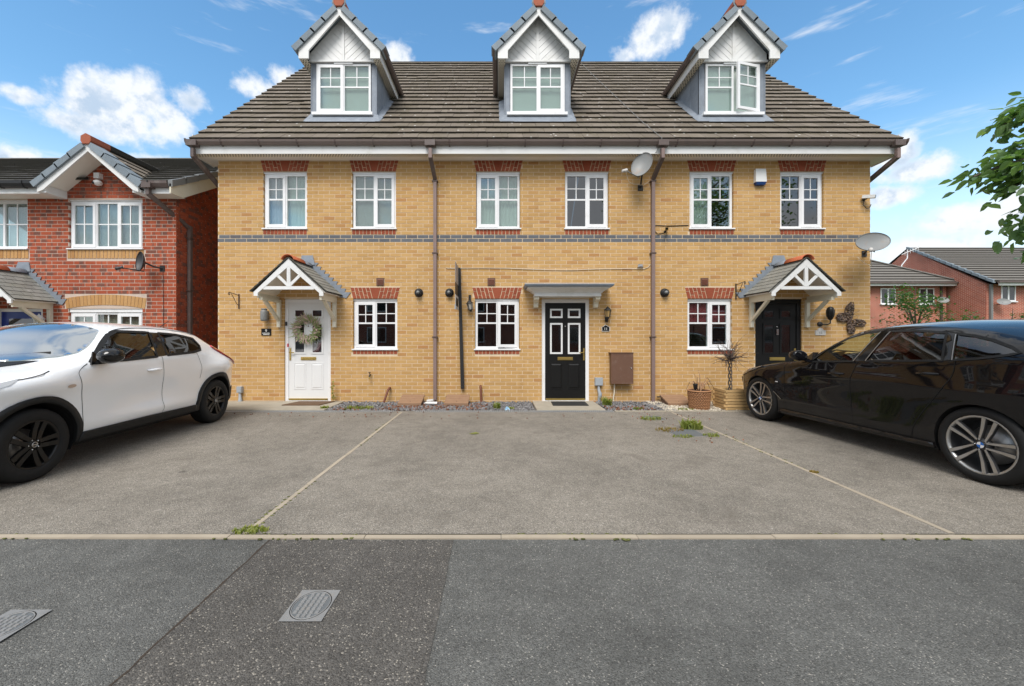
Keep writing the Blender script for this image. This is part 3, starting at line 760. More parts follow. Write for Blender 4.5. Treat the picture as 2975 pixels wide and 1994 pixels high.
# ------------------------------------------------------------------ gabled porch canopy
def gable_canopy(parent, xc, zf=2.19, dz=0.0, hw=0.69, yf=-0.75, ridge_mat='terracotta_bright'):
    zf += dz
    rise = 0.62
    sl = math.hypot(hw, rise); ca, sa = hw / sl, rise / sl
    c = MB()
    for sd in (-1, 1):       # boarded roof deck
        p = [(xc + sd * hw * 0.97, zf - 0.03), (xc, zf + rise - 0.03), (xc, zf + rise - 0.055), (xc + sd * hw * 0.97, zf - 0.055)]
        c.extrude([(x, yf + 0.03, z) for x, z in p], (0, -yf - 0.02, 0))
    can = obj('canopy', c, 'soffit_white', parent)
    nc = 8; g = sl / nc; tw = 0.165
    th = 0.020
    tm = MB().hexa([(-0.5, 0, 0), (0.5, 0, 0), (0.5, 1, 0), (-0.5, 1, 0), (-0.5, 0, 1), (0.5, 0, 1), (0.5, 1, 1), (-0.5, 1, 1)]).mesh('canopy_tile'); tm.materials.append(MATS['canopy_tile'])
    for sd in (-1, 1):
        for k in range(nc):
            y = yf - 0.02 + (tw / 2 if k % 2 else 0); ya = yf - 0.02
            ys = [ya] + [v for v in [y + j * tw for j in range(0, 7)] if ya + 0.03 < v < -0.03] + [-0.004]
            for y0, y1 in zip(ys, ys[1:]):
                s0 = k * g - 0.012
                bx = xc + sd * (hw - s0 * ca) + sd * 0.010 * sa; bz = zf + s0 * sa - 0.026 + 0.010 * ca
                M = Matrix(((0, -sd * ca, sd * sa, bx), (-sd if False else 1, 0, 0, (y0 + y1) / 2), (0, sa, ca, bz), (0, 0, 0, 1)))
                L = min(g + 0.05, sl - s0)
                tilt = Matrix.Rotation(-0.055, 4, 'X')
                o = inst('tile', tm, can, (0, 0, 0))
                off = Vector(ROOT[can.name])
                o.matrix_basis = Matrix.Translation(-off) @ M @ tilt @ Matrix.Diagonal((y1 - y0 - 0.004, L, th, 1))
    # ridge: two half-round clay tiles
    for y0, y1, r_ in ((yf - 0.04, yf + 0.42, 0.130), (yf + 0.43, -0.02, 0.124)):
        m = MB(); n = 12; vs = []
        for yy in (y0, y1):
            for rad in (r_, r_ - 0.014):
                for k in range(n + 1):
                    a = math.pi * (0.08 + 0.84 * k / n); vs.append((xc + rad * math.cos(a), yy, zf + rise - 0.085 + rad * math.sin(a)))
        q1 = n + 1; fs = []
        for k in range(n):
            fs += [(k, k + 1, 2 * q1 + k + 1, 2 * q1 + k), (q1 + k, 3 * q1 + k, 3 * q1 + k + 1, q1 + k + 1), (k, q1 + k, q1 + k + 1, k + 1), (2 * q1 + k, 2 * q1 + k + 1, 3 * q1 + k + 1, 3 * q1 + k)]
        m.add(vs, fs, True)
        obj('ridge_tile', m, ridge_mat if y0 < yf else 'lead', can)
    bw = 0.10
    for sd in (-1, 1):
        m = MB()          # bargeboard with a boxed foot
        e = hw - 0.045
        p = [(0, zf + rise - 0.03), (sd * e, zf - 0.035), (sd * e, zf - 0.105), (sd * (e - 0.075), zf - 0.105), (sd * (e - 0.075), zf - 0.05), (0, zf + rise - 0.03 - bw * 1.45)]
        m.extrude([(xc + x, yf, z) for x, z in p], (0, 0.03, 0))
        obj('bargeboard', m, 'white_board', can)
        m = MB(); m.box(xc + sd * (e - 0.07), xc + sd * (e - 0.045), yf + 0.03, -0.002, zf - 0.135, zf - 0.045)
        obj('fascia', m, 'cream_board', can)
        xb = xc + sd * (hw - 0.125)
        m = MB(); m.box(xb - 0.03, xb + 0.03, yf + 0.09, -0.002, zf - 0.17, zf - 0.11); obj('bracket_arm', m, 'cream_board', can)
        m = MB(); m.box(xb - 0.034, xb + 0.034, -0.062, -0.002, zf - 0.67, zf - 0.17); obj('bracket_post', m, 'cream_board', can)
        m = MB().beam((xb, -0.035, zf - 0.54), (xb, yf + 0.22, zf - 0.165), 0.052, 0.055, (1, 0, 0)); obj('brace', m, 'cream_board', can)
        s = MB().beam((xc + sd * 0.02, yf + 0.018, zf + 0.095), (xc + sd * 0.215, yf + 0.018, zf + 0.285), 0.05, 0.026, (0, 1, 0)); obj('strut', s, 'white_board', can)
    obj('collar_tie', MB().box(xc - 0.47, xc + 0.47, yf + 0.004, yf + 0.032, zf + 0.015, zf + 0.075), 'white_board', can)
    obj('king_post', MB().box(xc - 0.032, xc + 0.032, yf + 0.002, yf + 0.034, zf + 0.07, zf + 0.46), 'white_board', can)
    # stepped lead flashing let into the wall
    zj = zf - 0.03 + 0.075 * 9; k = 0
    def xt(z): return max(0.0, hw * (1 - (z - zf) / rise))
    while zj > zf - 0.01:
        for sd in (-1, 1):
            X1, X0 = xt(zj) + 0.175, xt(zj - 0.075) + 0.175
            q_ = [(xt(zj) - 0.02, zj), (X1 + 0.055, zj), (X0 - 0.055, zj - 0.062), (X0 - 0.05, zj - 0.075), (xt(zj - 0.075) - 0.02, zj - 0.075)]
            if zj - 0.075 < zf - 0.01: q_ = [(xt(zj) - 0.02, zj), (X1 + 0.07, zj), (X1 - 0.02, zj - 0.12), (hw - 0.02, zj - 0.10)]
            q_ = [(max(0.0, a_), b_) for a_, b_ in q_]
            if zj > zf + 0.075 * 8 - 0.03: q_[0] = (0.0, zj); q_[-1] = (0.0, zj - 0.075)
            obj('flashing', MB().extrude([(xc + sd * x, -0.014 - 0.0012 * (k % 2), z) for x, z in q_], (0, 0.006, 0)), 'lead', can)
        zj -= 0.075; k += 1
    obj('flashing', MB().hexa([(xc - 0.16, -0.03, zf + rise - 0.02), (xc + 0.16, -0.03, zf + rise - 0.02), (xc + 0.16, -0.002, zf + rise - 0.02), (xc - 0.16, -0.002, zf + rise - 0.02), (xc - 0.11, -0.012, zf + rise + 0.175), (xc + 0.11, -0.012, zf + rise + 0.175), (xc + 0.11, -0.002, zf + rise + 0.175), (xc - 0.11, -0.002, zf + rise + 0.175)]), 'lead', can)
    return can

# ------------------------------------------------------------------ roof covering
EY, EZ, TP = -0.36, 5.17, 0.97                     # eaves edge of the tiles and roof slope
PITCHA = math.atan(TP); CP, SP = math.cos(PITCHA), math.sin(PITCHA)
RIDGE_Y = 4.89
SLOPE = (RIDGE_Y - EY) / CP
def roof_z(y): return EZ + (y - EY) * TP
DORM = [-3.33, 0.85, 5.06]
tile_me = MB().hexa([(-0.5, 0, 0), (0.5, 0, 0), (0.5, 1, 0), (-0.5, 1, 0), (-0.5, 0, 1), (0.5, 0, 1), (0.5, 1, 1), (-0.5, 1, 1)]).mesh('roof_tile')
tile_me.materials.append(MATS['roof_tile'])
def slope_tiles(x0, x1, gauge, tw, ny, eaves, ang, skip, halves=True, edge_jit=0.004):
    """(matrix) of every tile on a slope facing -Y"""
    out = []
    ca, sa = math.cos(ang), math.sin(ang)
    for k in range(ny):
        ph = tw / 2 if (k % 2 and halves) else 0
        xs = [x0] + [v for v in [x0 + ph + j * tw for j in range(0, int((x1 - x0) / tw) + 2)] if x0 + 0.02 < v < x1 - 0.02] + [x1]
        for a, b in zip(xs, xs[1:]):
            s = k * gauge; y = eaves[0] + s * ca; z = eaves[1] + s * sa
            if skip((a + b) / 2, y + gauge * ca * 0.5, b - a, k): continue
            j = random.gauss(0, edge_jit * 0.6); dz = random.uniform(-0.0025, 0.003) - (0.010 if random.random() < 0.015 else 0)
            M = Matrix.Translation(((a + b) / 2, y + j * ca, z + j * sa + dz)) @ Matrix.Rotation(ang - 0.105, 4, 'X') @ Matrix.Rotation(random.gauss(0, .004), 4, 'Y') @ Matrix.Rotation(random.gauss(0, .003), 4, 'Z') @ Matrix.Diagonal((b - a - 0.004, gauge + 0.055, 0.044, 1))
            out.append((M, (a + b) / 2, y, z))
    return out
def put_tiles(roof, tiles, me, mat, most=285, name='tile'):
    tiles = sorted(tiles, key=lambda t: (t[1]) ** 2 * 0.0 + t[2] * 10 + random.random() * 0.01)
    off = Vector(ROOT[roof.name])
    for M, x, y, z in tiles[:most]:
        o = inst(name, me, roof, (0, 0, 0)); o.matrix_basis = Matrix.Translation(-off) @ M
    if len(tiles) > most:
        mb = MB()
        for M, x, y, z in tiles[most:]:
            mb.M = M
            mb.hexa([(-0.5, 0, 0), (0.5, 0, 0), (0.5, 1, 0), (-0.5, 1, 0), (-0.5, 0, 1), (0.5, 0, 1), (0.5, 1, 1), (-0.5, 1, 1)])
        obj('roof_tiling', mb, mat, roof, kind='stuff')

# ------------------------------------------------------------------ dormers
DY = 0.50                                            # dormer front face
def dormer(parent, xc, opened=None, blinds=None, vis_side=0):
    hw = 0.705; z0 = roof_z(DY) - 0.12; zt = 7.26
    core = MB()
    ytop = EY + (zt - EZ) / TP
    # cheeks and front dressed in lead
    ch = MB()
    for sd in (-1, 1):
        ch.extrude([(xc + sd * hw, DY, z0), (xc + sd * hw, DY, zt), (xc + sd * hw, ytop + 0.15, zt), (xc + sd * hw, DY + 0.05, z0)], (-sd * 0.04, 0, 0))
        ch.box(xc + sd * hw - (0.11 if sd > 0 else 0), xc + sd * hw + (0.11 if sd < 0 else 0), DY - 0.002, DY + 0.05, z0, zt)
    ch.box(xc - hw + 0.1, xc + hw - 0.1, DY - 0.001, DY + 0.05, z0, 5.93)
    d = obj('dormer', ch, 'lead', parent)
    for sd in (-1, 1):      # rolled lead edges
        obj('lead_roll', MB().tube([(xc + sd * hw, DY - 0.004, z0 + 0.05), (xc + sd * hw, DY - 0.004, zt - 0.02)], 0.014, 8), 'lead', d)
        yc = DY + 0.40
        obj('lead_seam', MB().tube([(xc + sd * (hw + 0.004), yc, roof_z(yc) + 0.03), (xc + sd * (hw + 0.004), yc, zt - 0.02)], 0.010, 6), 'lead', d)
        # soaker along the foot of the cheek, lying on the tiles
        s = MB(); pts = []
        for (yy, ww) in ((DY - 0.10, 0.12), (DY + 0.75, 0.13), (ytop - 0.35, 0.12)):
            pts.append((yy, ww))
        vs = []
        for yy, ww in pts:
            zz = roof_z(yy) + 0.052
            vs += [(xc + sd * hw, yy, zz + 0.045), (xc + sd * (hw + ww), yy, zz)]
        s.add(vs, [(0, 1, 3, 2), (2, 3, 5, 4)], True)
        obj('soaker', s, 'lead', d)
    ap = MB(); ya = DY - 0.17
    ap.add([(xc - hw - 0.11, ya, roof_z(ya) + 0.055), (xc + hw + 0.11, ya, roof_z(ya) + 0.055), (xc + hw + 0.02, DY - 0.004, roof_z(DY) + 0.13), (xc - hw - 0.02, DY - 0.004, roof_z(DY) + 0.13),
            (xc + hw + 0.11, DY, roof_z(DY) + 0.055), (xc - hw - 0.11, DY, roof_z(DY) + 0.055)], [(0, 1, 2, 3), (1, 4, 2), (0, 3, 5)])
    obj('apron_flashing', ap, 'lead', d)
    window(d, xc - 0.585, xc + 0.585, 6.15, 7.215, DY - 0.03, [(1, 'sash' if vis_side < 0 else 'fixed'), (1, 'sash' if vis_side > 0 else 'fixed')], blinds, vent=False, sill=False, sub=True, opened=opened)
    obj('sill', MB().box(xc - 0.66, xc + 0.64, DY - 0.10, DY + 0.02, 6.085, 6.145), 'upvc', d)
    obj('trickle_vent', MB().box(xc - 0.20, xc + 0.20, DY - 0.052, DY - 0.02, 7.20, 7.232), 'upvc', d)
    # gable: rises from the head of the window
    yb = DY - 0.06; zg = 7.245; zap = 8.235
    fr = 0.225                                          # forward overhang
    yo = DY - fr - 0.04
    hb = 0.855
    obj('gable_panel', MB().extrude([(xc - 0.72, yb + 0.02, zg), (xc + 0.72, yb + 0.02, zg), (xc + 0.72, yb + 0.02, zg + 0.18), (xc, yb + 0.02, zap), (xc - 0.72, yb + 0.02, zg + 0.18)], (0, 0.05, 0)), 'white_board', d)
    obj('cover_strip', MB().box(xc - 0.03, xc + 0.03, yb - 0.008, yb + 0.012, zg + 0.03, zap - 0.12), 'white_board', d)
    obj('base_board', MB().box(xc - 0.73, xc + 0.73, yb - 0.012, yb + 0.019, zg - 0.012, zg + 0.026), 'white_board', d)
    # herringbone boarding, each board on its own: rising outwards from the centre strip
    bwid = 0.108
    for sd in (-1, 1):
        v = -0.62
        while v < 0.95:
            # board between lines z = zg + 0.03 + v + t*tan and + bwid ; t = distance from centre
            tn = math.tan(R(43)); poly = [(0.032, zg + v + 0.032 * tn), (0.715, zg + v + 0.715 * tn), (0.715, zg + v + 0.715 * tn + bwid * 1.34), (0.032, zg + v + 0.032 * tn + bwid * 1.34)]
            def clip(poly, f):
                out = []
                for i in range(len(poly)):
                    a, b = poly[i], poly[(i + 1) % len(poly)]; fa, fb = f(a), f(b)
                    if fa >= 0: out.append(a)
                    if fa * fb < 0:
                        t = fa / (fa - fb); out.append((a[0] + (b[0] - a[0]) * t, a[1] + (b[1] - a[1]) * t))
                return out
            poly = clip(poly, lambda p: p[1] - (zg + 0.028))
            if len(poly) > 2: poly = clip(poly, lambda p: (zap - 0.03) - p[0] * 1.10 - p[1])
            if len(poly) > 2:
                zs = [p[1] for p in poly]
                if max(zs) - min(zs) > 0.02:
                    # slightly shrunk and tilted so that each board throws an edge
                    m = MB(); cx = sum(p[0] for p in poly) / len(poly)
                    m.extrude([(xc + sd * p[0], yb + 0.005 + 0.005 * ((p[1] - (zg + v + p[0] * tn)) / (bwid * 1.34)), p[1]) for p in poly], (0, 0.014, 0))
                    obj('board', m, 'white_board', d)
            v += bwid * 1.34 + 0.0035
    # bargeboards with boxed feet, tiles over them
    rise = 1.0
    for sd in (-1, 1):
        p = [(0, zap + 0.04), (sd * hb, zap + 0.04 - hb * rise), (sd * hb, 7.17), (sd * (hb - 0.21), 7.17), (sd * (hb - 0.21), 7.34), (0, zap - 0.16)]
        obj('bargeboard', MB().extrude([(xc + x, yo, z) for x, z in p], (0, 0.035, 0)), 'white_board', d)
        yback = EY + (7.19 - EZ) / TP + 0.10
        obj('soffit', MB().add([(xc + sd * (hw - 0.01), yo + 0.036, 7.175), (xc + sd * hb, yo + 0.036, 7.175), (xc + sd * hb, yback, 7.175), (xc + sd * (hw - 0.01), yback, 7.175)], [(0, 1, 2, 3)]), 'soffit_vent', d)
        obj('fascia', MB().box(xc + sd * hb - (0.012 if sd > 0 else 0), xc + sd * hb + (0.012 if sd < 0 else 0), yo + 0.036, yback, 7.165, 7.36), 'white_board', d)
        g = MB(); xg = xc + sd * (hb + 0.06)
        n = 8; vs = []
        for yy in (yo - 0.01, yback + 0.25):
            for k in range(n + 1):
                a = math.pi + math.pi * k / n; vs.append((xg + 0.058 * math.cos(a), yy, 7.40 + 0.075 * math.sin(a)))
        g.add(vs, [(k, k + 1, n + 1 + k + 1, n + 1 + k) for k in range(n)], True)
        g.add([vs[k] for k in range(n + 1)], [tuple(range(n + 1))]); g.box(xg - 0.058, xg + 0.058, yo - 0.008, yback + 0.25, 7.385, 7.395)
        obj('gutter', g, 'gutter_brown', d)
        # roof slope of the dormer running back into the main roof
        zr = zap + 0.075; yr = EY + (zr - EZ) / TP + 0.12
        zl = 7.40; yl = EY + (zl - EZ) / TP + 0.12; xl = hb + 0.02
        sl = MB(); nrm = 0.03
        sl.add([(xc, yo + 0.02, zr), (xc + sd * xl, yo + 0.02, zr - xl), (xc + sd * xl, yl, zr - xl), (xc, yr, zr),
                (xc, yo + 0.02, zr - 0.03), (xc + sd * xl, yo + 0.02, zr - xl - 0.03), (xc + sd * xl, yl, zr - xl - 0.03), (xc, yr, zr - 0.03)], [(0, 1, 2, 3), (7, 6, 5, 4), (0, 4, 5, 1), (1, 5, 6, 2)])
        obj('dormer_deck', sl, 'roof_tile_dark', d)
        # verge tiles wrapping the edge
        nt = 4; L = math.hypot(xl, xl); cuts = [0.10, 0.37, 0.63, 0.87, 1.06]
        for k in range(4):
            t0, t1 = cuts[k], cuts[k + 1]
            lift = 0.035 + 0.004 * k
            def P(t, yy, h): return (xc + sd * (xl * t + h * 0.707), yy, zr - xl * t + h * 0.707)
            q_ = [P(t0, 0, -0.075), P(t1 + 0.03, 0, -0.075), P(t1 + 0.03, 0, 0.052), P(t0, 0, 0.034)]
            obj('verge_tile', MB().extrude([(a, yo - 0.045, c_) for a, _, c_ in q_], (0, 0.30, 0)), 'verge_tile', d)
        # plain courses up the slope behind the verge
        m = MB()
        for k in range(5):
            t1 = 1.04 - k * 0.2; t0 = t1 - 0.22
            yk = EY + (zr - xl * t1 - EZ) / TP + 0.10
            a = P(t1, yo + 0.25, 0.035); b = P(max(0, t0), yo + 0.25, 0.012); c_ = P(max(0, t0), yk + 0.2, 0.012); e = P(t1, yk, 0.035)
            a2 = P(t1, yo + 0.25, 0.0); e2 = P(t1, yk, 0.0)
            m.add([a, b, c_, e, a2, e2], [(0, 1, 2, 3), (0, 3, 5, 4)])
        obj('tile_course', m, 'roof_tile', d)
    zr = zap + 0.075
    yr = EY + (zr - EZ) / TP + 0.15
    y = yo - 0.04; k = 0
    while y < yr:                                        # angular ridge tiles, the end one closed with mortar
        y1 = min(y + 0.42, yr)
        s = 0.115; hx = [(0, 0.125), (0.105, 0.07), (0.112, -0.03), (0.07, -0.10), (-0.07, -0.10), (-0.112, -0.03), (-0.105, 0.07)]
        obj('ridge_tile', MB().extrude([(xc + a, y, zr + b * 0.95 + 0.03) for a, b in hx], (0, y1 - y - 0.006, 0)), 'terracotta' if k == 0 else 'roof_tile_dark', d)
        if k == 0:
            m = MB()
            for i in range(7):
                a, b = hx[i], hx[(i + 1) % 7]
                if i in (3,): continue
                m.beam((xc + a[0] * 1.06, y + 0.02, zr + b_(a) if False else zr + a[1] * 1.0 + 0.03), (xc + b[0] * 1.06, y + 0.02, zr + b[1] * 1.0 + 0.03), 0.055, 0.012, (0, 1, 0))
            obj('ridge_rim', m, 'verge_tile', d)
        y = y1; k += 1
    return d

# ------------------------------------------------------------------ the three houses
HOUSE = [
    dict(label='yellow brick terraced house with the white front door, left of the three', base=-3.5),
    dict(label='middle yellow brick terraced house with black front door and flat white canopy', base=0.93),
    dict(label='yellow brick terraced house with all-black front door, right of the three', base=5.36)]
UP = [[(-4.79, -3.897), (-2.979, -2.081)], [(-0.45, 0.453), (1.361, 2.258)], [(3.903, 4.806), (5.75, 6.643)]]
LOW = [(-2.959, -2.052), (-0.475, 0.437), (3.86, 4.773)]
DOOR = [(-4.36, -3.41), (0.889, 1.862), (5.244, 6.197)]
UPL = [[('sash', 'fixed'), ('fixed', 'sash')], [('sash', 'fixed'), ('fixed', 'sash')], [('sash', 'fixed'), ('fixed', 'sash')]]
UPB = [[{0: ('folds', 'blind_lilac'), 1: ('folds', 'blind_pale')}, {0: ('slats', 'blind_white'), 1: ('slats', 'blind_white')}],
       [{0: ('folds', 'blind_pale'), 1: ('folds', 'blind_pale')}, {}],
       [{0: ('folds', 'blind_pale')}, {}]]
LOWL = [('sash', 'fixed'), ('fixed', 'sash'), ('fixed', 'sash')]
houses = []
for hi in range(3):
    x0, x1 = HX[hi], HX[hi + 1]
    h = thing('terraced_house', (HOUSE[hi]['base'], 0, 0), HOUSE[hi]['label'], 'house', 'terrace of three yellow brick houses')
    houses.append(h)
    ops = []; holes = []; band = (3.257, 3.257 + 2 * COURSE)
    for (a, b) in UP[hi]:
        ops += [rect(a, b, 3.54, 4.70), trap((a + b) / 2, (b - a) / 2 + 0.055, (b - a) / 2, 4.70, ZTOP), rect(a - 0.005, b + 0.005, 3.41, 3.54)]
        holes.append((a, b, 3.53, 4.70))
    a, b = LOW[hi]
    ops += [rect(a, b, 1.075, 2.105), trap((a + b) / 2, (b - a) / 2 + 0.055, (b - a) / 2, 2.105, 2.33), rect(a - 0.005, b + 0.005, 0.972, 1.075)]
    holes.append((a, b, 1.07, 2.105))
    a, b = DOOR[hi]
    ops.append(rect(a, b, -0.2, 2.10)); holes.append((a, b, 0.0, 2.10))
    wall = obj('wall', backing(x0, x1, -0.2, ZTOP + 0.3, holes), 'mortar', h)
    bricks = lay_bricks(x0, x1, ZB, 67, ops, phase=HX[0] + 0.02, ztop=ZTOP - 0.004)
    build_wall(wall, bricks, lambda b_: 'brick_blue' if b_[4] in (45, 46) else 'brick_yellow')
    for k, (a, b) in enumerate(UP[hi]):
        l0, l1 = UPL[hi][k]
        window(h, a + 0.012, b - 0.012, 3.545, 4.665, 0.045, [(1, l0), (1, l1)], UPB[hi][k], glass='window_glass' if UPB[hi][k] else 'window_glass_dark')
        arch(h, (a + b) / 2, (b - a) / 2, 4.703, ZTOP); sill_course(h, a, b, 3.415, 3.513)
    a, b = LOW[hi]
    window(h, a + 0.012, b - 0.012, 1.085, 2.07, 0.045, [(1, LOWL[hi][0]), (1, LOWL[hi][1])], {0: ('flat', 'blind_red', 0.56), 1: ('flat', 'blind_red', 0.56)} if hi == 2 else {}, glass='window_glass' if hi == 2 else 'window_glass_dark', opened=(1, 9) if hi == 1 else None)
    arch(h, (a + b) / 2, (b - a) / 2, 2.108, 2.33); sill_course(h, a, b, 0.975, 1.052)
    a, b = DOOR[hi]
    front_door(h, a, b, 0.005, 2.095, ('white_paint', 'black_paint', 'black_paint')[hi], ('white_paint', 'white_paint', 'black_paint')[hi], ('upvc', 'upvc', 'black_paint')[hi], hand=(-1, 1, 1)[hi], plain_frame=(0.07, 0.072, 0.085)[hi], mark=(hi == 2))
    # side and back walls, plain where the street never sees them
    sw = MB()
    zr = roof_z(RIDGE_Y) - 0.12
    if hi == 0 or hi == 2:
        xs = x0 if hi == 0 else x1 - 0.2
        sw.extrude([(xs, 0.22, -0.2), (xs, 9.6, -0.2), (xs, 9.6, ZTOP + 0.2), (xs, RIDGE_Y, zr), (xs, 0.22, ZTOP + 0.3)], (0.2, 0, 0))
        obj('side_wall', sw, 'wall_yellow_plain', h)
    obj('back_wall', MB().box(x0 + 0.2, x1 - 0.2, 9.4, 9.6, -0.2, ZTOP + 0.2), 'wall_yellow_plain', h)
    obj('party_floor', MB().box(x0 + 0.2, x1 - 0.2, 0.23, 9.4, 2.5, 2.7), 'blind_cream', h)
    # roof
    rx0 = x0 - 0.30 if hi == 0 else x0; rx1 = x1 + 0.30 if hi == 2 else x1
    deck = MB()
    yb_ = 2 * RIDGE_Y - EY
    deck.add([(rx0 + .02, EY + 0.05, EZ - 0.02), (rx1 - .02, EY + 0.05, EZ - 0.02), (rx1 - .02, RIDGE_Y, roof_z(RIDGE_Y) - 0.07), (rx0 + .02, RIDGE_Y, roof_z(RIDGE_Y) - 0.07), (rx1 - .02, yb_, EZ - 0.05), (rx0 + .02, yb_, EZ - 0.05)], [(0, 1, 2, 3), (3, 2, 4, 5)])
    roof = obj('roof', deck, 'roof_tile_dark', h)
    dx = DORM[hi]
    def skip(x, y, w_, k, dx=dx):
        z = roof_z(y)
        if abs(x - dx) < 0.70 - w_ / 2 + 0.10 and y > DY - 0.05 and z < 7.25: return True
        if abs(x - dx) < 0.80 and z >= 7.25:
            return abs(x - dx) < (8.25 - z) * 0.95 - 0.1
        return False
    # tile columns run on across the party lines, so cut them on the common grid
    tw = 0.2955
    g0 = HX[0] - 0.30
    xa = rx0 if hi == 0 else g0 + round((rx0 - g0) / tw) * tw
    xb = rx1 if hi == 2 else g0 + round((rx1 - g0) / tw) * tw
    tl = slope_tiles(xa, xb, SLOPE / 22, tw, 22, (EY, EZ), PITCHA, skip)
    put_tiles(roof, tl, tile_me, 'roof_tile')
    mo = MB(); rm = random.Random(60 + hi)
    for k in range(420):                     # moss cushions along the tile noses
        M_, tx, ty, tz = rm.choice(tl); p_ = M_ @ Vector((rm.uniform(-.5, .5), -0.01, rm.uniform(.2, .9)))
        mo.ball(p_, rm.uniform(.008, .032), rm.uniform(.008, .018), rm.uniform(.006, .014), 6)
    obj('moss', mo, 'moss', roof, kind='stuff')
    x = xa; k = 0
    while x < xb - 0.05:
        xe = min(x + 0.45, xb)
        obj('ridge_tile', MB().extrude([(x + 0.003, RIDGE_Y - 0.15, roof_z(RIDGE_Y) - 0.12), (x + 0.003, RIDGE_Y - 0.14, roof_z(RIDGE_Y) - 0.07), (x + 0.003, RIDGE_Y, roof_z(RIDGE_Y) + 0.035), (x + 0.003, RIDGE_Y + 0.14, roof_z(RIDGE_Y) - 0.07), (x + 0.003, RIDGE_Y + 0.15, roof_z(RIDGE_Y) - 0.12)], (xe - x - 0.006, 0, 0)), 'roof_tile_dark', roof)
        x = xe
    # eaves
    fx0 = x0 - 0.285 if hi == 0 else x0; fx1 = x1 + 0.285 if hi == 2 else x1
    obj('fascia', MB().box(fx0, fx1, -0.325, -0.30, 4.912, 5.125), 'white_board', h)
    so = MB().add([(fx0, -0.30, 4.921), (fx1, -0.30, 4.921), (fx1, 0.0, 4.921), (fx0, 0.0, 4.921)], [(0, 1, 2, 3)])
    obj('soffit', so, 'soffit_white', h)
    obj('soffit_vent', MB().add([(fx0 + 0.01, -0.295, 4.917), (fx1 - 0.01, -0.295, 4.917), (fx1 - 0.01, -0.175, 4.917), (fx0 + 0.01, -0.175, 4.917)], [(0, 1, 2, 3)]), 'soffit_vent', h)
    if hi == 0: obj('box_end', MB().box(fx0 - 0.012, fx0, -0.30, 0.30, 4.905, 5.30), 'white_board', h); obj('box_soffit', MB().add([(fx0, 0, 4.922), (x0 + 0.01, 0, 4.922), (x0 + 0.01, 0.3, 4.922), (fx0, 0.3, 4.922)], [(0, 1, 2, 3)]), 'soffit_white', h)
    if hi == 2: obj('box_end', MB().box(fx1, fx1 + 0.012, -0.30, 0.30, 4.905, 5.30), 'white_board', h); obj('box_soffit', MB().add([(x1 - .01, 0, 4.922), (fx1, 0, 4.922), (fx1, 0.3, 4.922), (x1 - .01, 0.3, 4.922)], [(0, 1, 2, 3)]), 'soffit_white', h)
    # gutter: shallow ogee section
    gx0 = fx0 - (0.05 if hi == 0 else 0); gx1 = fx1 + (0.05 if hi == 2 else 0)
    prof = [(-0.327, 5.148), (-0.327, 5.08), (-0.345, 5.062), (-0.385, 5.066), (-0.402, 5.088), (-0.42, 5.11), (-0.432, 5.148), (-0.422, 5.148), (-0.411, 5.113), (-0.394, 5.094), (-0.38, 5.076), (-0.35, 5.072), (-0.337, 5.085), (-0.337, 5.148)]
    obj('gutter', MB().extrude([(gx0 + .001, y, z) for y, z in prof], (gx1 - gx0 - .002, 0, 0)), 'gutter_front', h)
    nb = 6
    for k in range(nb):
        x = x0 + (k + 0.45) * (x1 - x0) / nb
        b = MB().extrude([(x - 0.012, y, z) for y, z in [(-0.328, 5.15), (-0.328, 5.045), (-0.35, 5.045), (-0.392, 5.052), (-0.425, 5.10), (-0.440, 5.152), (-0.425, 5.152)]], (0.024, 0, 0))
        obj('gutter_bracket', b, 'gutter_brown', h)
    # outlet, offset and downpipe
    if hi < 2: px, top, sgn = x1, x1, 1
    else: px = top = None
    def square_pipe(path, w_=0.064, name='downpipe', mat='pipe_brown', par=h):
        m = MB()
        for a, b in zip(path, path[1:]): m.beam(a, b, w_, w_, (0, 1, 0) if abs(b[2] - a[2]) > abs(b[1] - a[1]) else (1, 0, 0))
        return obj(name, m, mat, par)
    if hi < 2:
        px = x1; xo = px + (-0.04 if hi == 0 else 0.06)
        obj('gutter_outlet', MB().box(xo - 0.10, xo + 0.10, -0.446, -0.326, 5.03, 5.135), 'gutter_brown', h)
        square_pipe([(xo, -0.38, 4.99), (xo, -0.38, 4.80)], name='downpipe_offset')
        square_pipe([(xo, -0.385, 4.83), (px + (0.0 if hi == 0 else -0.0), -0.055, 4.52)], 0.07, 'downpipe_offset', 'gutter_brown')
        square_pipe([(px, -0.05, 4.55), (px, -0.05, 0.05 if hi == 0 else 0.0)])
        for zc in (4.48, 3.02, 1.32): obj('pipe_clip', MB().box(px - 0.055, px + 0.055, -0.088, -0.002, zc - 0.014, zc + 0.014), 'dark_brown_plastic', h)
    if hi == 0:
        xo = x0 - 0.22
        obj('gutter_outlet', MB().box(xo - 0.10, xo + 0.10, -0.446, -0.326, 5.03, 5.135), 'gutter_brown', h)
        square_pipe([(xo, -0.38, 4.99), (xo, -0.38, 4.82)], name='downpipe_offset', mat='gutter_brown')
        square_pipe([(xo, -0.385, 4.85), (x0 - 0.05, 0.42, 4.30)], 0.07, 'downpipe_offset', 'gutter_brown')
        square_pipe([(x0 - 0.05, 0.42, 4.33), (x0 - 0.05, 0.42, 0.0)], mat='gutter_brown')
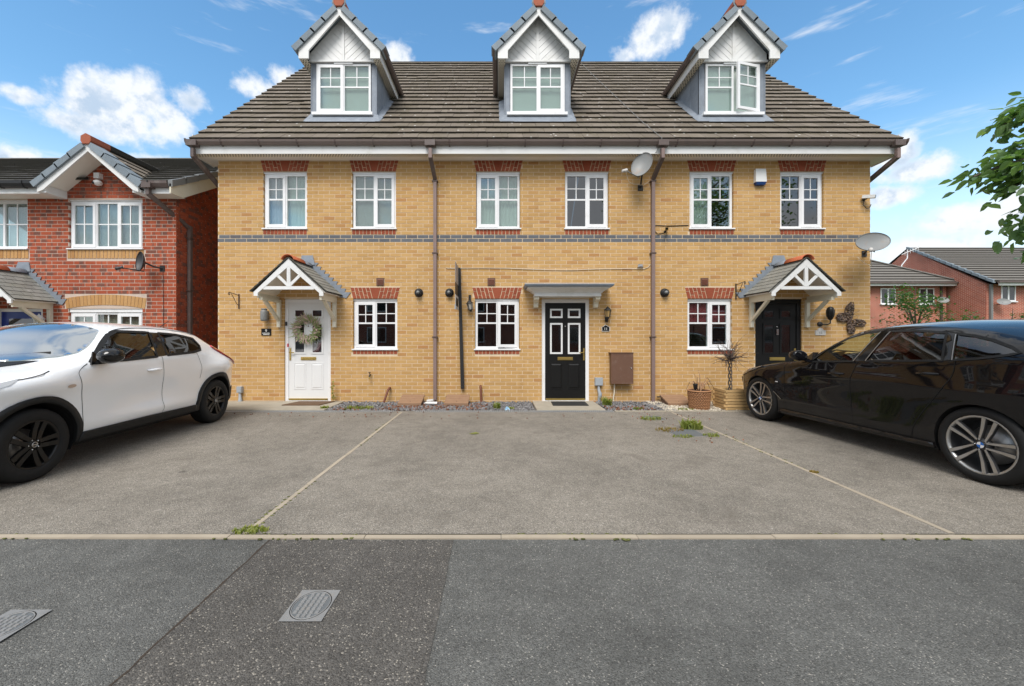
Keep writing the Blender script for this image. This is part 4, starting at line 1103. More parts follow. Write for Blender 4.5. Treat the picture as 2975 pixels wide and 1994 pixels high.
    if hi == 2:
        xo = x1 + 0.18
        obj('gutter_outlet', MB().box(xo - 0.10, xo + 0.10, -0.446, -0.326, 5.03, 5.135), 'gutter_brown', h)
        square_pipe([(xo, -0.38, 4.99), (xo, -0.38, 4.80)], name='downpipe_offset')
        square_pipe([(xo, -0.385, 4.83), (x1 + 0.05, 0.40, 4.42)], 0.07, 'downpipe_offset', 'gutter_brown')
        square_pipe([(x1 + 0.05, 0.40, 4.45), (x1 + 0.05, 0.40, 0.0)], mat='gutter_brown')
    for xe, flag in ((gx0, hi == 0), (gx1, hi == 2)):
        if flag: obj('gutter_end', MB().extrude([(xe - 0.015, y, z) for y, z in [(-0.33, 5.158), (-0.33, 5.06), (-0.39, 5.052), (-0.43, 5.10), (-0.446, 5.158)]], (0.03, 0, 0)), 'gutter_brown', h)
    # air brick and boiler flue
    vx = (-2.40, -0.137, 4.205)[hi]
    v = MB(); v.box(vx - 0.078, vx + 0.078, -0.012, 0.004, 2.37, 2.527)
    vent = obj('air_vent', v, 'meter_brown', h)
    lv = MB()
    for k in range(6): lv.extrude([(vx - 0.058, -0.013, 2.392 + k * .019), (vx - 0.058, -0.024, 2.388 + k * .019), (vx - 0.058, -0.013, 2.402 + k * .019)], (0.116, 0, 0))
    obj('louvres', lv, 'rust_pipe', vent, kind='stuff')
    fx = (-1.614, -0.99, 3.39)[hi]
    fl = MB().lathe([(0.088, 0), (0.088, 0.015), (0.066, 0.02), (0.066, 0.09), (0.05, 0.095), (0.03, 0.07)], 20, Matrix.Translation((fx, 0, 2.225)) @ Matrix.Rotation(R(90), 4, 'X'))
    f = obj('flue', fl, 'black_plastic', h)
    obj('flue_cap', MB().lathe([(0.001, 0.125), (0.034, 0.12), (0.034, 0.06)], 14, Matrix.Translation((fx, 0, 2.225)) @ Matrix.Rotation(R(90), 4, 'X')), 'grey_paint', f)

gable_canopy(houses[0], -3.884)
gable_canopy(houses[2], 5.715)
dormer(houses[0], DORM[0], None, {0: ('flat', 'blind_pale'), 1: ('flat', 'blind_pale')}, -1)
dormer(houses[1], DORM[1], None, {0: ('flat', 'blind_pale'), 1: ('flat', 'blind_pale')}, 1)
dormer(houses[2], DORM[2], (1, 14), {0: ('flat', 'blind_pale'), 1: ('flat', 'blind_pale')}, 1)

# flat moulded canopy over the middle door
xc = 1.372
rings = [(2.125, 0.655, 0.30), (2.19, 0.655, 0.30), (2.195, 0.675, 0.32), (2.21, 0.685, 0.33), (2.24, 0.73, 0.37), (2.27, 0.79, 0.43), (2.275, 0.80, 0.44), (2.30, 0.80, 0.44)]
m = MB(); vs = []
for z, hx, yy in rings: vs += [(xc - hx, -0.001, z), (xc - hx, -yy, z), (xc + hx, -yy, z), (xc + hx, -0.001, z)]
fs = [(0, 1, 2, 3)]
for i in range(len(rings) - 1):
    for k in range(3): fs.append((i * 4 + k, i * 4 + k + 1, i * 4 + 4 + k + 1, i * 4 + 4 + k))
m.add(vs, fs)
fc = obj('flat_canopy', m, 'white_board', houses[1])
l = MB(); vs = []
for z, hx, yy in [(2.296, 0.835, 0.475), (2.335, 0.862, 0.50), (2.35, 0.855, 0.495)]: vs += [(xc - hx, -0.001, z), (xc - hx, -yy, z), (xc + hx, -yy, z), (xc + hx, -0.001, z + (0.05 if z > 2.34 else 0))]
l.add(vs, [(0, 1, 2, 3), (8, 11, 10, 9)] + [(i * 4 + k, i * 4 + k + 1, i * 4 + 5 + k, i * 4 + 4 + k) for i in range(2) for k in range(3)])
obj('lead_top', l, 'lead', fc)
for sx_ in (-0.605, 0.605):
    c = MB().extrude([(xc + sx_ - 0.045, y, z) for y, z in [(-0.001, 2.124), (-0.26, 2.124), (-0.255, 2.07), (-0.20, 2.04), (-0.12, 2.02), (-0.09, 1.98), (-0.085, 1.93), (-0.05, 1.91), (-0.001, 1.91)]], (0.09, 0, 0))
    obj('corbel', c, 'cream_board', fc)
# ================================================================== ground details
e = tag(thing('kerb_edging', (0, -5.5375, 0), None, None), kind='structure')
x = -8.98; first = True
while x < 9:
    m = MB(); z = 0.004 + random.uniform(-0.0015, 0.0015); dy = random.uniform(-0.004, 0.004)
    m.hexa([(x + 0.001, -5.565 + dy, -0.03), (x + 0.899, -5.565 + dy, -0.03), (x + 0.899, -5.513 + dy, -0.03), (x + 0.001, -5.513 + dy, -0.03),
            (x + 0.002, -5.562 + dy, z), (x + 0.898, -5.562 + dy, z), (x + 0.898, -5.516 + dy, z), (x + 0.002, -5.516 + dy, z)])
    obj('edging_stone', m, 'edging_stone', e); x += 0.90
for xl, nm in ((-1.70, 'left'), (3.05, 'right')):
    d = tag(thing('drive_divider', (xl, -3.3, 0), None, None), kind='structure')
    y = -5.50
    while y < -1.16:
        y1 = min(y + 0.9, -1.14)
        o_ = random.uniform(-0.006, 0.006)
        obj('edging_stone', MB().hexa([(xl - .02 + o_, y + .004, -.03), (xl + .02 + o_, y + .004, -.03), (xl + .02 + o_, y1 - .004, -.03), (xl - .02 + o_, y1 - .004, -.03),
            (xl - .019 + o_, y + .006, .003), (xl + .019 + o_, y + .006, .003), (xl + .019 + o_, y1 - .006, .003), (xl - .019 + o_, y1 - .006, .003)]), 'edging_stone', d); y = y1
# door slabs
for (a, b, nm, lb) in ((-5.55, -3.12, 'paving_slab', 'wide pale concrete slab in front of the white door'), (0.69, 1.94, 'paving_slab', 'pale concrete slab in front of the middle black door'), (4.75, 6.6, 'paving_slab', 'concrete slab in front of the right-hand black door, behind the black car')):
    m = MB(); m.hexa([(a, -0.985, -0.03), (b, -0.985, -0.03), (b, -0.01, -0.03), (a, -0.01, -0.03), (a + .008, -0.978, 0.016), (b - .008, -0.978, 0.016), (b - .008, -0.012, 0.02), (a + .008, -0.012, 0.02)])
    obj(nm, m, 'concrete', None, lb, 'paving slab')
# linear drain
def drain(x0, x1, lb):
    t = thing('drain_channel', ((x0 + x1) / 2, -1.06, 0), lb, 'drain')
    obj('channel', MB().box(x0, x1, -1.122, -0.992, -0.03, 0.001), 'black_gap', t)
    g = MB(); g.box(x0, x1, -1.124, -1.104, -0.02, 0.007); g.box(x0, x1, -1.012, -0.990, -0.02, 0.007); obj('frame', g, 'drain_steel', t)
    b = MB(); x = x0 + .01
    while x < x1: b.box(x, x + 0.018, -1.104, -1.012, -0.015, 0.006); x += 0.036
    obj('grating', b, 'drain_steel', t, kind='stuff')
drain(-5.55, -1.86, 'slotted drain grating along the left house below the white door')
drain(-1.47, 2.05, 'slotted drain grating in front of the middle house')
e3 = tag(thing('bed_edging', (4.6, -1.06, 0), None, None), kind='structure')
for k in range(6): obj('edging_stone', MB().box(2.07 + k * .92, 2.98 + k * .92, -1.10, -1.02, -0.03, 0.012), 'concrete', e3)

# slate chippings and leaf litter in the beds
def chips(name, mat, n, boxes, size, zr, label=None, seed=1):
    r = random.Random(seed); mb = MB(); tot = sum((b[1] - b[0]) * (b[3] - b[2]) for b in boxes)
    for b in boxes:
        for k in range(int(n * (b[1] - b[0]) * (b[3] - b[2]) / tot)):
            M = Matrix.Translation((r.uniform(b[0], b[1]), r.uniform(b[2], b[3]), r.uniform(*zr))) @ Matrix.Rotation(r.uniform(0, 6.3), 4, 'Z') @ Matrix.Rotation(r.gauss(0, .35), 4, 'X') @ Matrix.Rotation(r.gauss(0, .3), 4, 'Y')
            l, w_, h_ = r.uniform(*size), r.uniform(size[0] * .5, size[1] * .6), r.uniform(.006, .014)
            mb.M = M
            mb.hexa([(-l / 2, -w_ / 2, -h_), (l / 2 * r.uniform(.6, 1), -w_ / 2, -h_), (l / 2, w_ / 2 * r.uniform(.5, 1), -h_), (-l / 2 * r.uniform(.5, 1), w_ / 2, -h_),
                     (-l / 2 * .8, -w_ / 2 * .8, h_), (l / 2 * .6, -w_ / 2 * .7, h_), (l / 2 * .8, w_ / 2 * .6, h_), (-l / 2 * .5, w_ / 2 * .8, h_)])
    return obj(name, mb, mat, None, label, None, None, 'stuff')
chips('slate_chippings', 'slate', 3600, [(-3.1, 0.66, -0.98, -0.02), (1.97, 3.2, -1.0, -0.02)], (0.02, 0.055), (-0.004, 0.014), 'grey slate chippings in the beds along the house walls', 4)
chips('leaf_litter', 'leaf_litter', 420, [(-2.1, -0.2, -0.98, -0.05), (2.0, 2.9, -1.0, -0.6), (-3.0, -2.1, -0.99, -0.8)], (0.02, 0.05), (0.008, 0.024), 'brown dead leaves lying on the slate chippings', 5)
chips('drive_litter', 'leaf_litter', 90, [(-5.0, 3.6, -1.75, -1.12), (2.2, 3.3, -3.2, -1.2)], (0.010, 0.028), (0.004, 0.008), 'scattered leaf scraps on the drive near the drains', 25)
rj = random.Random(8); jm = MB()
for k in range(520):
    w_ = rj.random()
    if w_ < .45: px_, py_ = rj.uniform(-4, 4.5), rj.choice((-5.508, -5.571)) + rj.gauss(0, .006)
    elif w_ < .72: px_, py_ = -1.70 + rj.choice((-.026, .026)) + rj.gauss(0, .004), rj.uniform(-5.4, -1.3)
    else: px_, py_ = 3.05 + rj.choice((-.026, .026)) + rj.gauss(0, .005), rj.uniform(-5.4, -1.3)
    if math.sin(px_ * 3.1 + py_ * 2.3) + rj.gauss(0, .4) > .15: jm.ball((px_, py_, .001), rj.uniform(.006, .02), rj.uniform(.005, .012), rj.uniform(.003, .007), 6)
obj('joint_moss', jm, 'joint_moss', None, 'moss growing in the joints of the kerb and dividers', None, None, 'stuff')
chips('pale_gravel', 'pale_gravel', 2200, [(3.0, 4.75, -1.0, -0.02)], (0.018, 0.042), (-0.004, 0.016), 'pale gravel in the bed around the pots', 6)

# iron covers in the pavement
def cover(xc, yc, w_, l_, lb, seed, skew=0.0):
    t = thing('service_cover', (xc, yc, 0), lb, 'cover', 'small service covers in the pavement')
    fr = MB(); n = 28; rx, ry = w_ / 2 * .93, l_ / 2 * .93
    sq = [(-w_ / 2, -l_ / 2), (w_ / 2, -l_ / 2), (w_ / 2, l_ / 2), (-w_ / 2, l_ / 2)]
    def edge(a):
        c, s = math.cos(a), math.sin(a); k = min(w_ / 2 / max(abs(c), 1e-6), l_ / 2 / max(abs(s), 1e-6)); return (xc + c * k, yc + s * k)
    angs = sorted([2 * math.pi * k / n for k in range(n)] + [math.atan2(l_, w_), math.pi - math.atan2(l_, w_), math.pi + math.atan2(l_, w_), 2 * math.pi - math.atan2(l_, w_)])
    vs = [(edge(a)[0], edge(a)[1], 0.003) for a in angs] + [(xc + rx * math.cos(a), yc + ry * math.sin(a), 0.003) for a in angs]
    N_ = len(angs)
    fr.add(vs, [(k, (k + 1) % N_, N_ + (k + 1) % N_, N_ + k) for k in range(N_)])
    obj('frame', fr, 'iron', t)
    obj('joint', MB().disc((xc, yc, -0.001), 1, (0, 0, 1), 28).add([], []) if False else MB().add([(xc + rx * math.cos(a), yc + ry * math.sin(a), -0.0005) for a in angs], [tuple(range(N_))]), 'black_gap', t)
    lid = MB().add([(xc + rx * .90 * math.cos(a), yc + ry * .90 * math.sin(a), 0.001) for a in angs], [tuple(range(N_))])
    L = obj('lid', lid, 'cover_slate', t)
    rim = MB().tube([(xc + rx * .93 * math.cos(a), yc + ry * .93 * math.sin(a), 0.002) for a in angs + angs[:1]], 0.003, 6, False)
    obj('lid_rim', rim, 'iron', L)
    p = 0.026; r_ = random.Random(seed)
    k0 = int(w_ / p)
    for i in range(-k0, k0 + 1):
        for j in range(-k0 * 2, k0 * 2 + 1):
            x, y = i * p, j * p
            if (x / (rx * .8)) ** 2 + (y / (ry * .8)) ** 2 < 1:
                obj('stud', MB().hexa([(xc + x - .010, yc + y - .010, .0), (xc + x + .010, yc + y - .010, .0), (xc + x + .010, yc + y + .010, .0), (xc + x - .010, yc + y + .010, .0),
                    (xc + x - .008, yc + y - .008, .005), (xc + x + .008, yc + y - .008, .005), (xc + x + .008, yc + y + .008, .005), (xc + x - .008, yc + y + .008, .005)]), 'iron', L)
cover(-0.920, -6.22, 0.20, 0.232, 'oval service cover with square studs in the dark pavement strip', 2)
cover(-2.255, -6.36, 0.20, 0.21, 'oval service cover at the left edge of the pavement', 3)
# drive covers
for (xc_, yc_, w_, l_, lb) in ((2.58, -2.66, 0.42, 0.40, 'dark square inspection cover ringed with weeds on the drive'), (2.52, -1.63, 0.34, 0.30, 'smaller square inspection cover near the slate bed')):
    t = thing('inspection_cover', (xc_, yc_, 0), lb, 'cover')
    obj('frame', MB().box(xc_ - w_ / 2, xc_ + w_ / 2, yc_ - l_ / 2, yc_ + l_ / 2, -0.02, 0.004), 'iron', t)
    obj('lid', MB().box(xc_ - w_ / 2 + .018, xc_ + w_ / 2 - .018, yc_ - l_ / 2 + .018, yc_ + l_ / 2 - .018, -0.02, 0.008), 'cover_slate', t)

# weeds: each tuft on its own
def tuft(x, y, z, r0, h0, n, mat, label, seed, rx=1.0, name='weed_tuft', cat='weed', broad=1.0):
    r = random.Random(seed); mb = MB()
    for k in range(n):
        a = r.uniform(0, 6.283); d = r0 * math.sqrt(r.random()); bx, by = x + d * math.cos(a) * rx, y + d * math.sin(a)
        hh = h0 * r.uniform(.4, 1.1); ln = r.uniform(.25, 1.0) * hh; ta = r.uniform(0, 6.283); w_ = r.uniform(.004, .009) * broad
        px, py = -math.sin(ta) * w_, math.cos(ta) * w_
        m1 = (bx + math.cos(ta) * ln * .4, by + math.sin(ta) * ln * .4, z + hh * .7); t1 = (bx + math.cos(ta) * ln, by + math.sin(ta) * ln, z + hh)
        mb.add([(bx - px, by - py, z - .005), (bx + px, by + py, z - .005), (m1[0] + px * .8, m1[1] + py * .8, m1[2]), t1, (m1[0] - px * .8, m1[1] - py * .8, m1[2])], [(0, 1, 2, 4), (4, 2, 3)])
    return obj(name, mb, mat, None, label, cat, 'weeds on the drive and in the beds')
tuft(2.42, -2.50, 0, 0.13, 0.035, 130, 'weed_dry', 'low dry weeds at the far left corner of the ringed cover', 11, 1.6)
tuft(2.78, -2.40, 0, 0.10, 0.13, 170, 'weed_green', 'tallest green weed tuft behind the ringed drive cover', 12, 1.5, broad=1.8)
tuft(2.45, -2.88, 0, 0.07, 0.03, 90, 'weed_green', 'low green weed at the near left corner of the ringed cover', 13, 2.0)
tuft(2.84, -2.84, 0, 0.07, 0.04, 90, 'weed_green', 'small green weed at the near right corner of the ringed cover', 14, 1.5)
tuft(2.45, -1.74, 0, 0.10, 0.05, 120, 'weed_green', 'low weeds along the smaller inspection cover', 15, 1.8)
tuft(-1.69, -5.46, 0, 0.05, 0.025, 140, 'weed_green', 'moss and weed where the left divider meets the kerb', 16, 2.4)
tuft(2.10, -0.45, 0, 0.07, 0.16, 130, 'weed_green', 'green weed beside the pipe under the brown meter box', 17, 1.2, broad=2)
tuft(-0.02, -0.80, 0, 0.05, 0.12, 70, 'weed_green', 'small green weed in the slate below the middle window', 18, broad=2)
tuft(0.22, -0.85, 0, 0.05, 0.05, 60, 'weed_green', 'tiny weed next to the blue wrapper', 19, 1.5, broad=2)
tuft(-2.55, -0.82, 0, 0.10, 0.07, 150, 'weed_green', 'weeds in the left bed beneath the window', 20, 2.6, broad=2)
tuft(-3.20, -0.80, 0, 0.05, 0.06, 70, 'weed_green', 'small weed at the corner of the wide slab', 21, 1.5, broad=2)
tuft(3.40, -0.92, 0, 0.06, 0.04, 80, 'weed_green', 'low weed in front of the right-hand tan meter box', 22, 2.2, broad=2)
tuft(2.55, -0.88, 0, 0.05, 0.05, 60, 'weed_green', 'small weed in the slate by the second downpipe', 23, 1.8, broad=2)
tuft(3.08, -4.28, 0, 0.03, 0.02, 60, 'weed_dry', 'moss along the right divider strip', 24, 1.2)
# tall weed beside the white door
r = random.Random(31); mb = MB()
mb.tube([(-3.32, -0.12, 0), (-3.31, -0.13, 0.2), (-3.325, -0.12, 0.40)], [.005, .004, .002], 5)
for k in range(46):
    z = r.uniform(.06, .42); a = r.uniform(0, 6.3); l = r.uniform(.03, .075); c, s = math.cos(a) * l, math.sin(a) * l
    mb.add([(-3.315, -0.125, z), (-3.315 + c * .5 - s * .25, -0.125 + s * .5 + c * .25, z + .02), (-3.315 + c, -0.125 + s, z + r.uniform(-.01, .02)), (-3.315 + c * .5 + s * .25, -0.125 + s * .5 - c * .25, z + .015)], [(0, 1, 2, 3)])
obj('tall_weed', mb, 'weed_green', None, 'tall thin weed growing against the wall right of the white door', 'weed', 'weeds on the drive and in the beds')
# fallen leaf and litter
obj('fallen_leaf', MB().add([(-0.40, -2.72, .004), (-0.33, -2.76, .012), (-0.25, -2.70, .006), (-0.31, -2.66, .014)], [(0, 1, 2, 3)]), 'weed_green', None, 'single green leaf lying on the middle of the drive', 'leaf')
t = thing('white_tray', (-1.30, -0.40, 0), 'crumpled white plastic tray at the foot of the first downpipe', 'litter')
obj('tray', MB().hexa([(-1.41, -0.46, .02), (-1.20, -0.47, .02), (-1.21, -0.36, .025), (-1.39, -0.35, .03), (-1.43, -0.48, .05), (-1.17, -0.49, .045), (-1.19, -0.34, .06), (-1.41, -0.33, .055)]), 'paper', t)
obj('cup', MB().lathe([(.03, 0), (.036, .13), (.034, .13), (.001, .125)], 14, Matrix.Translation((-1.40, -0.28, .06)) @ Matrix.Rotation(R(85), 4, 'Y')), 'plaque_stone', t)
obj('blue_wrapper', MB().hexa([(.12, -.92, .0), (.22, -.93, .0), (.23, -.86, .0), (.13, -.85, .0), (.14, -.91, .05), (.20, -.91, .035), (.19, -.87, .045), (.15, -.87, .06)]), 'blue_wrap', None, 'crumpled pale blue wrapper in the slate bed', 'litter')
# ================================================================== cars
def curve(pts):
    """monotone cubic through (s, v) points"""
    xs = [p[0] for p in pts]; ys = [p[1] for p in pts]; n = len(xs)
    d = [(ys[i + 1] - ys[i]) / (xs[i + 1] - xs[i]) for i in range(n - 1)]
    m = [d[0]] + [0 if d[i - 1] * d[i] <= 0 else 2 * d[i - 1] * d[i] / (d[i - 1] + d[i]) for i in range(1, n - 1)] + [d[-1]]
    def f(x):
        if x <= xs[0]: return ys[0]
        if x >= xs[-1]: return ys[-1]
        i = max(k for k in range(n - 1) if xs[k] <= x); h = xs[i + 1] - xs[i]; t = (x - xs[i]) / h
        return ys[i] * (2 * t**3 - 3 * t**2 + 1) + h * m[i] * (t**3 - 2 * t**2 + t) + ys[i + 1] * (3 * t**2 - 2 * t**3) + h * m[i + 1] * (t**3 - t**2)
    return f
def inside(p, poly):
    x, y = p; r = False; j = len(poly) - 1
    for i in range(len(poly)):
        xi, yi = poly[i]; xj, yj = poly[j]
        if (yi > y) != (yj > y) and x < (xj - xi) * (y - yi) / (yj - yi) + xi: r = not r
        j = i
    return r
def dense(poly, step, closed=True):
    out = []; n = len(poly)
    for i in range(n if closed else n - 1):
        a, b = poly[i], poly[(i + 1) % n]; k = max(1, int(math.dist(a, b) / step))
        out += [(a[0] + (b[0] - a[0]) * j / k, a[1] + (b[1] - a[1]) * j / k) for j in range(k)]
    if not closed: out.append(poly[-1])
    return out
def segdist(p, poly):
    best = 9
    for i in range(len(poly)):
        a, b = poly[i], poly[(i + 1) % len(poly)]; dx, dy = b[0] - a[0], b[1] - a[1]; l2 = dx * dx + dy * dy
        t = 0 if l2 == 0 else max(0, min(1, ((p[0] - a[0]) * dx + (p[1] - a[1]) * dy) / l2))
        best = min(best, math.hypot(p[0] - a[0] - t * dx, p[1] - a[1] - t * dy))
    return best
def patch2d(outer, holes=(), step=0.05):
    loops = [outer] + list(holes); vs = []; es = []
    for lp in loops:
        o = len(vs); vs += lp; es += [(o + i, o + (i + 1) % len(lp)) for i in range(len(lp))]
    x0, x1 = min(p[0] for p in outer), max(p[0] for p in outer); y0, y1 = min(p[1] for p in outer), max(p[1] for p in outer)
    i = 0; y = y0 + step / 2
    while y < y1:
        x = x0 + step * (0.25 if i % 2 else 0.75)
        while x < x1:
            if inside((x, y), outer) and not any(inside((x, y), h) for h in holes) and min(segdist((x, y), l) for l in loops) > step * .45: vs.append((x, y))
            x += step
        y += step * .87; i += 1
    r = delaunay_2d_cdt([Vector(v) for v in vs], es, [], 0, 1e-5)
    V = [tuple(v) for v in r[0]]; F = []
    for f in r[2]:
        c = (sum(V[k][0] for k in f) / len(f), sum(V[k][1] for k in f) / len(f))
        if inside(c, outer) and not any(inside(c, h) for h in holes): F.append(tuple(f))
    return V, F

class Car:
    def __init__(self, sp, root):
        self.sp = sp; self.root = root
        for k in ('plan', 'zed', 'zc', 'zbot', 'belt'): setattr(self, k, curve(sp[k]))
        self.W = sp['W']; self.s0 = sp['plan'][0][0]; self.s1 = sp['plan'][-1][0]
    def hw(self, s, z):
        base = self.W * self.plan(s); zb = self.belt(s); zbt = 0.22
        if z < zb:
            t = (zb - z) / (zb - zbt); w_ = base * (1 - 0.012 * (1 - t) ** 6 * 0 - 0.055 * max(0, t - .25) ** 2.0 * 1.8)
        else:
            t = (z - zb) / (1.45 - zb); k_ = self.sp.get('rear_tumble', 0) * min(1, max(0, (s - 2.05) / .6)); w_ = base * (1 - self.sp['tumble'] * (1 + k_) * t ** 1.1)
        for (bs, bz, rs, rz, a) in self.sp['bumps']: w_ += a * math.exp(-((s - bs) / rs) ** 2 - ((z - bz) / rz) ** 2)
        e = (z - (self.zed(s) - 0.075)) / 0.075
        if e > 0: w_ -= 0.035 * min(e, 1) ** 2
        return w_
    def P(self, s, z, sd=1, off=0.0): return (sd * (self.hw(s, z) + off), s, z)
    def top(self, s, u):                 # u = -1..1 across
        ze, zc = self.zed(s), max(self.zc(s), self.zed(s) + 0.004); we = self.hw(s, ze)
        return (u * we, s, ze + (zc - ze) * (1 - abs(u) ** 2.3))
    def side(self, name, poly, mat, off=0.004, holes=(), step=0.05, both=True, parent=None, smooth=True, thick=0.0, kind=None):
        V, F = patch2d(dense(poly, step), [dense(h, step) for h in holes], step)
        for sd in ((1, -1) if both else (1,)):
            mb = MB(); mb.add([self.P(s, z, sd, off) for s, z in V], F, smooth)
            if thick:
                lp = dense(poly, step); n = len(lp)
                mb.add([self.P(s, z, sd, off) for s, z in lp] + [self.P(s, z, sd, off - thick) for s, z in lp], [(i, (i + 1) % n, n + (i + 1) % n, n + i) for i in range(n)])
            o = obj(name, mb, mat, parent or self.root, merge=1e-4)
        return o
    def strip(self, name, line, width, mat, off=0.003, both=True, parent=None):
        for _ in range(0 if name in ('window_seal', 'window_edge') else 3):               # round the corners
            line = [line[0]] + [p for a, b in zip(line, line[1:]) for p in ((a[0] * .75 + b[0] * .25, a[1] * .75 + b[1] * .25), (a[0] * .25 + b[0] * .75, a[1] * .25 + b[1] * .75))] + [line[-1]]
        line = [p for i, p in enumerate(line) if i in (0, len(line) - 1) or math.dist(p, line[i - 1]) > 1e-4]
        line = dense(line, 0.04, False)
        for sd in ((1, -1) if both else (1,)):
            vs = []
            for i, p in enumerate(line):
                a, b = line[max(0, i - 1)], line[min(len(line) - 1, i + 1)]; d = math.dist(a, b); nx, nz = -(b[1] - a[1]) / d * width / 2, (b[0] - a[0]) / d * width / 2
                vs += [self.P(p[0] + nx, p[1] + nz, sd, off), self.P(p[0] - nx, p[1] - nz, sd, off)]
            o = obj(name, MB().add(vs, [(2 * i, 2 * i + 1, 2 * i + 3, 2 * i + 2) for i in range(len(line) - 1)], True), mat, parent or self.root)
        return o
    def topatch(self, name, poly, mat, off=0.004, step=0.06):      # poly in (s, u)
        V, F = patch2d(dense(poly, step), (), step)
        vs = []
        for s, u in V:
            p = Vector(self.top(s, u)); a = Vector(self.top(s + .01, u)) - Vector(self.top(s - .01, u)); b = Vector(self.top(s, min(.999, u + .02))) - Vector(self.top(s, max(-.999, u - .02)))
            n = b.cross(a).normalized()
            if n.z < 0: n = -n
            vs.append(p + n * off)
        return obj(name, MB().add(vs, F, True), mat, self.root)
    def body(self):
        sp = self.sp; S = []
        n = 76
        for i in range(n + 1):
            t = i / n; S.append(self.s0 + (self.s1 - self.s0) * (t - math.sin(2 * math.pi * t) * 0.07))
        bot = []
        arcs = []
        for sa, ra in ((0.0, sp['arch_r']), (sp['wb'], sp['arch_r'])):
            zh = sp['hub_z']; zb = self.zbot(sa); dx = math.sqrt(ra ** 2 - (zh - zb) ** 2); a0 = math.atan2(zb - zh, -dx); a1 = math.atan2(zb - zh, dx)
            a0 = a0 % (2 * math.pi) if a0 < 0 else a0
            arcs.append([(sa + ra * math.cos(a), zh + ra * math.sin(a)) for a in [a0 + (a1 - a0) * k / 22 for k in range(23)]])
        cur = self.s0
        pts = [(self.s0, self.zbot(self.s0))]
        for arc in arcs:
            k = cur + .06
            while k < arc[0][0] - .03: pts.append((k, self.zbot(k))); k += .06
            pts += arc; cur = arc[-1][0]
        k = cur + .06
        while k < self.s1 - .03: pts.append((k, self.zbot(k))); k += .06
        nb = 8
        zr0, zr1 = self.zbot(self.s1), self.zed(self.s1); pts += [(self.s1, zr0 + (zr1 - zr0) * j / nb) for j in range(nb)]
        pts += [(s, self.zed(s)) for s in reversed(S)]
        zf0, zf1 = self.zbot(self.s0), self.zed(self.s0); pts += [(self.s0, zf1 + (zf0 - zf1) * j / nb) for j in range(1, nb)]
        V, F = patch2d(pts, [dense(h, .06) for h in sp['windows']], 0.05)
        mb = MB()
        for sd in (1, -1): mb.add([self.P(s, z, sd) for s, z in V], F, True)
        U = [math.sin(math.pi / 2 * (k / 9 - 1)) if k < 9 else -math.sin(math.pi / 2 * ((18 - k) / 9 - 1)) for k in range(19)]
        vs = [self.top(s, u) for s in S for u in U]; q = len(U)
        def gone(i, k):
            c = ((S[i] + S[i + 1]) / 2, (U[k] + U[k + 1]) / 2)
            return any(inside(c, p) for p in sp.get('cut', ()))
        mb.add(vs, [(i * q + k, i * q + k + 1, (i + 1) * q + k + 1, (i + 1) * q + k) for i in range(len(S) - 1) for k in range(q - 1) if not gone(i, k)], True)
        for s_, j in ((self.s0, 0), (self.s1, len(S) - 1)):
            z0, z1 = self.zbot(s_), self.zed(s_)
            r_ = [self.P(s_, z0 + (z1 - z0) * k / nb, 1) for k in range(nb + 1)]; l_ = [self.P(s_, z0 + (z1 - z0) * k / nb, -1) for k in range(nb + 1)]
            mb.add(r_[:-1] + [self.top(s_, u) for u in reversed(U)] + l_[:-1][::-1], [tuple(range(2 * nb + q))])
        o = obj('body', mb, sp['paint'], self.root, merge=2e-4)
        # underside, wheel wells, cabin floor
        fl = MB()
        fl.box(-self.W * .86, self.W * .86, 0.42, sp['wb'] - .42, 0.20, 0.24); fl.box(-self.W * .6, self.W * .6, self.s0 + .15, self.s1 - .15, 0.21, 0.25)
        obj('underbody', fl, 'black_gap', self.root)
        for sa in (0, sp['wb']):
            for sd in (1, -1):
                w_ = MB(); vs = []; m_ = 18
                for k in range(m_ + 1):
                    a = math.pi * (1.12 - 1.24 * k / m_); r_ = sp['arch_r'] + .004
                    s_, z_ = sa + r_ * math.cos(a), sp['hub_z'] + r_ * math.sin(a)
                    vs += [self.P(s_, z_, sd, -.004), (sd * (self.W - .36), s_, z_)]
                w_.add(vs, [(2 * k, 2 * k + 1, 2 * k + 3, 2 * k + 2) for k in range(m_)], True)
                w_.add([vs[2 * k + 1] for k in range(m_ + 1)], [tuple(range(m_ + 1))])
                obj('wheel_well', w_, 'black_gap', self.root)
        return o
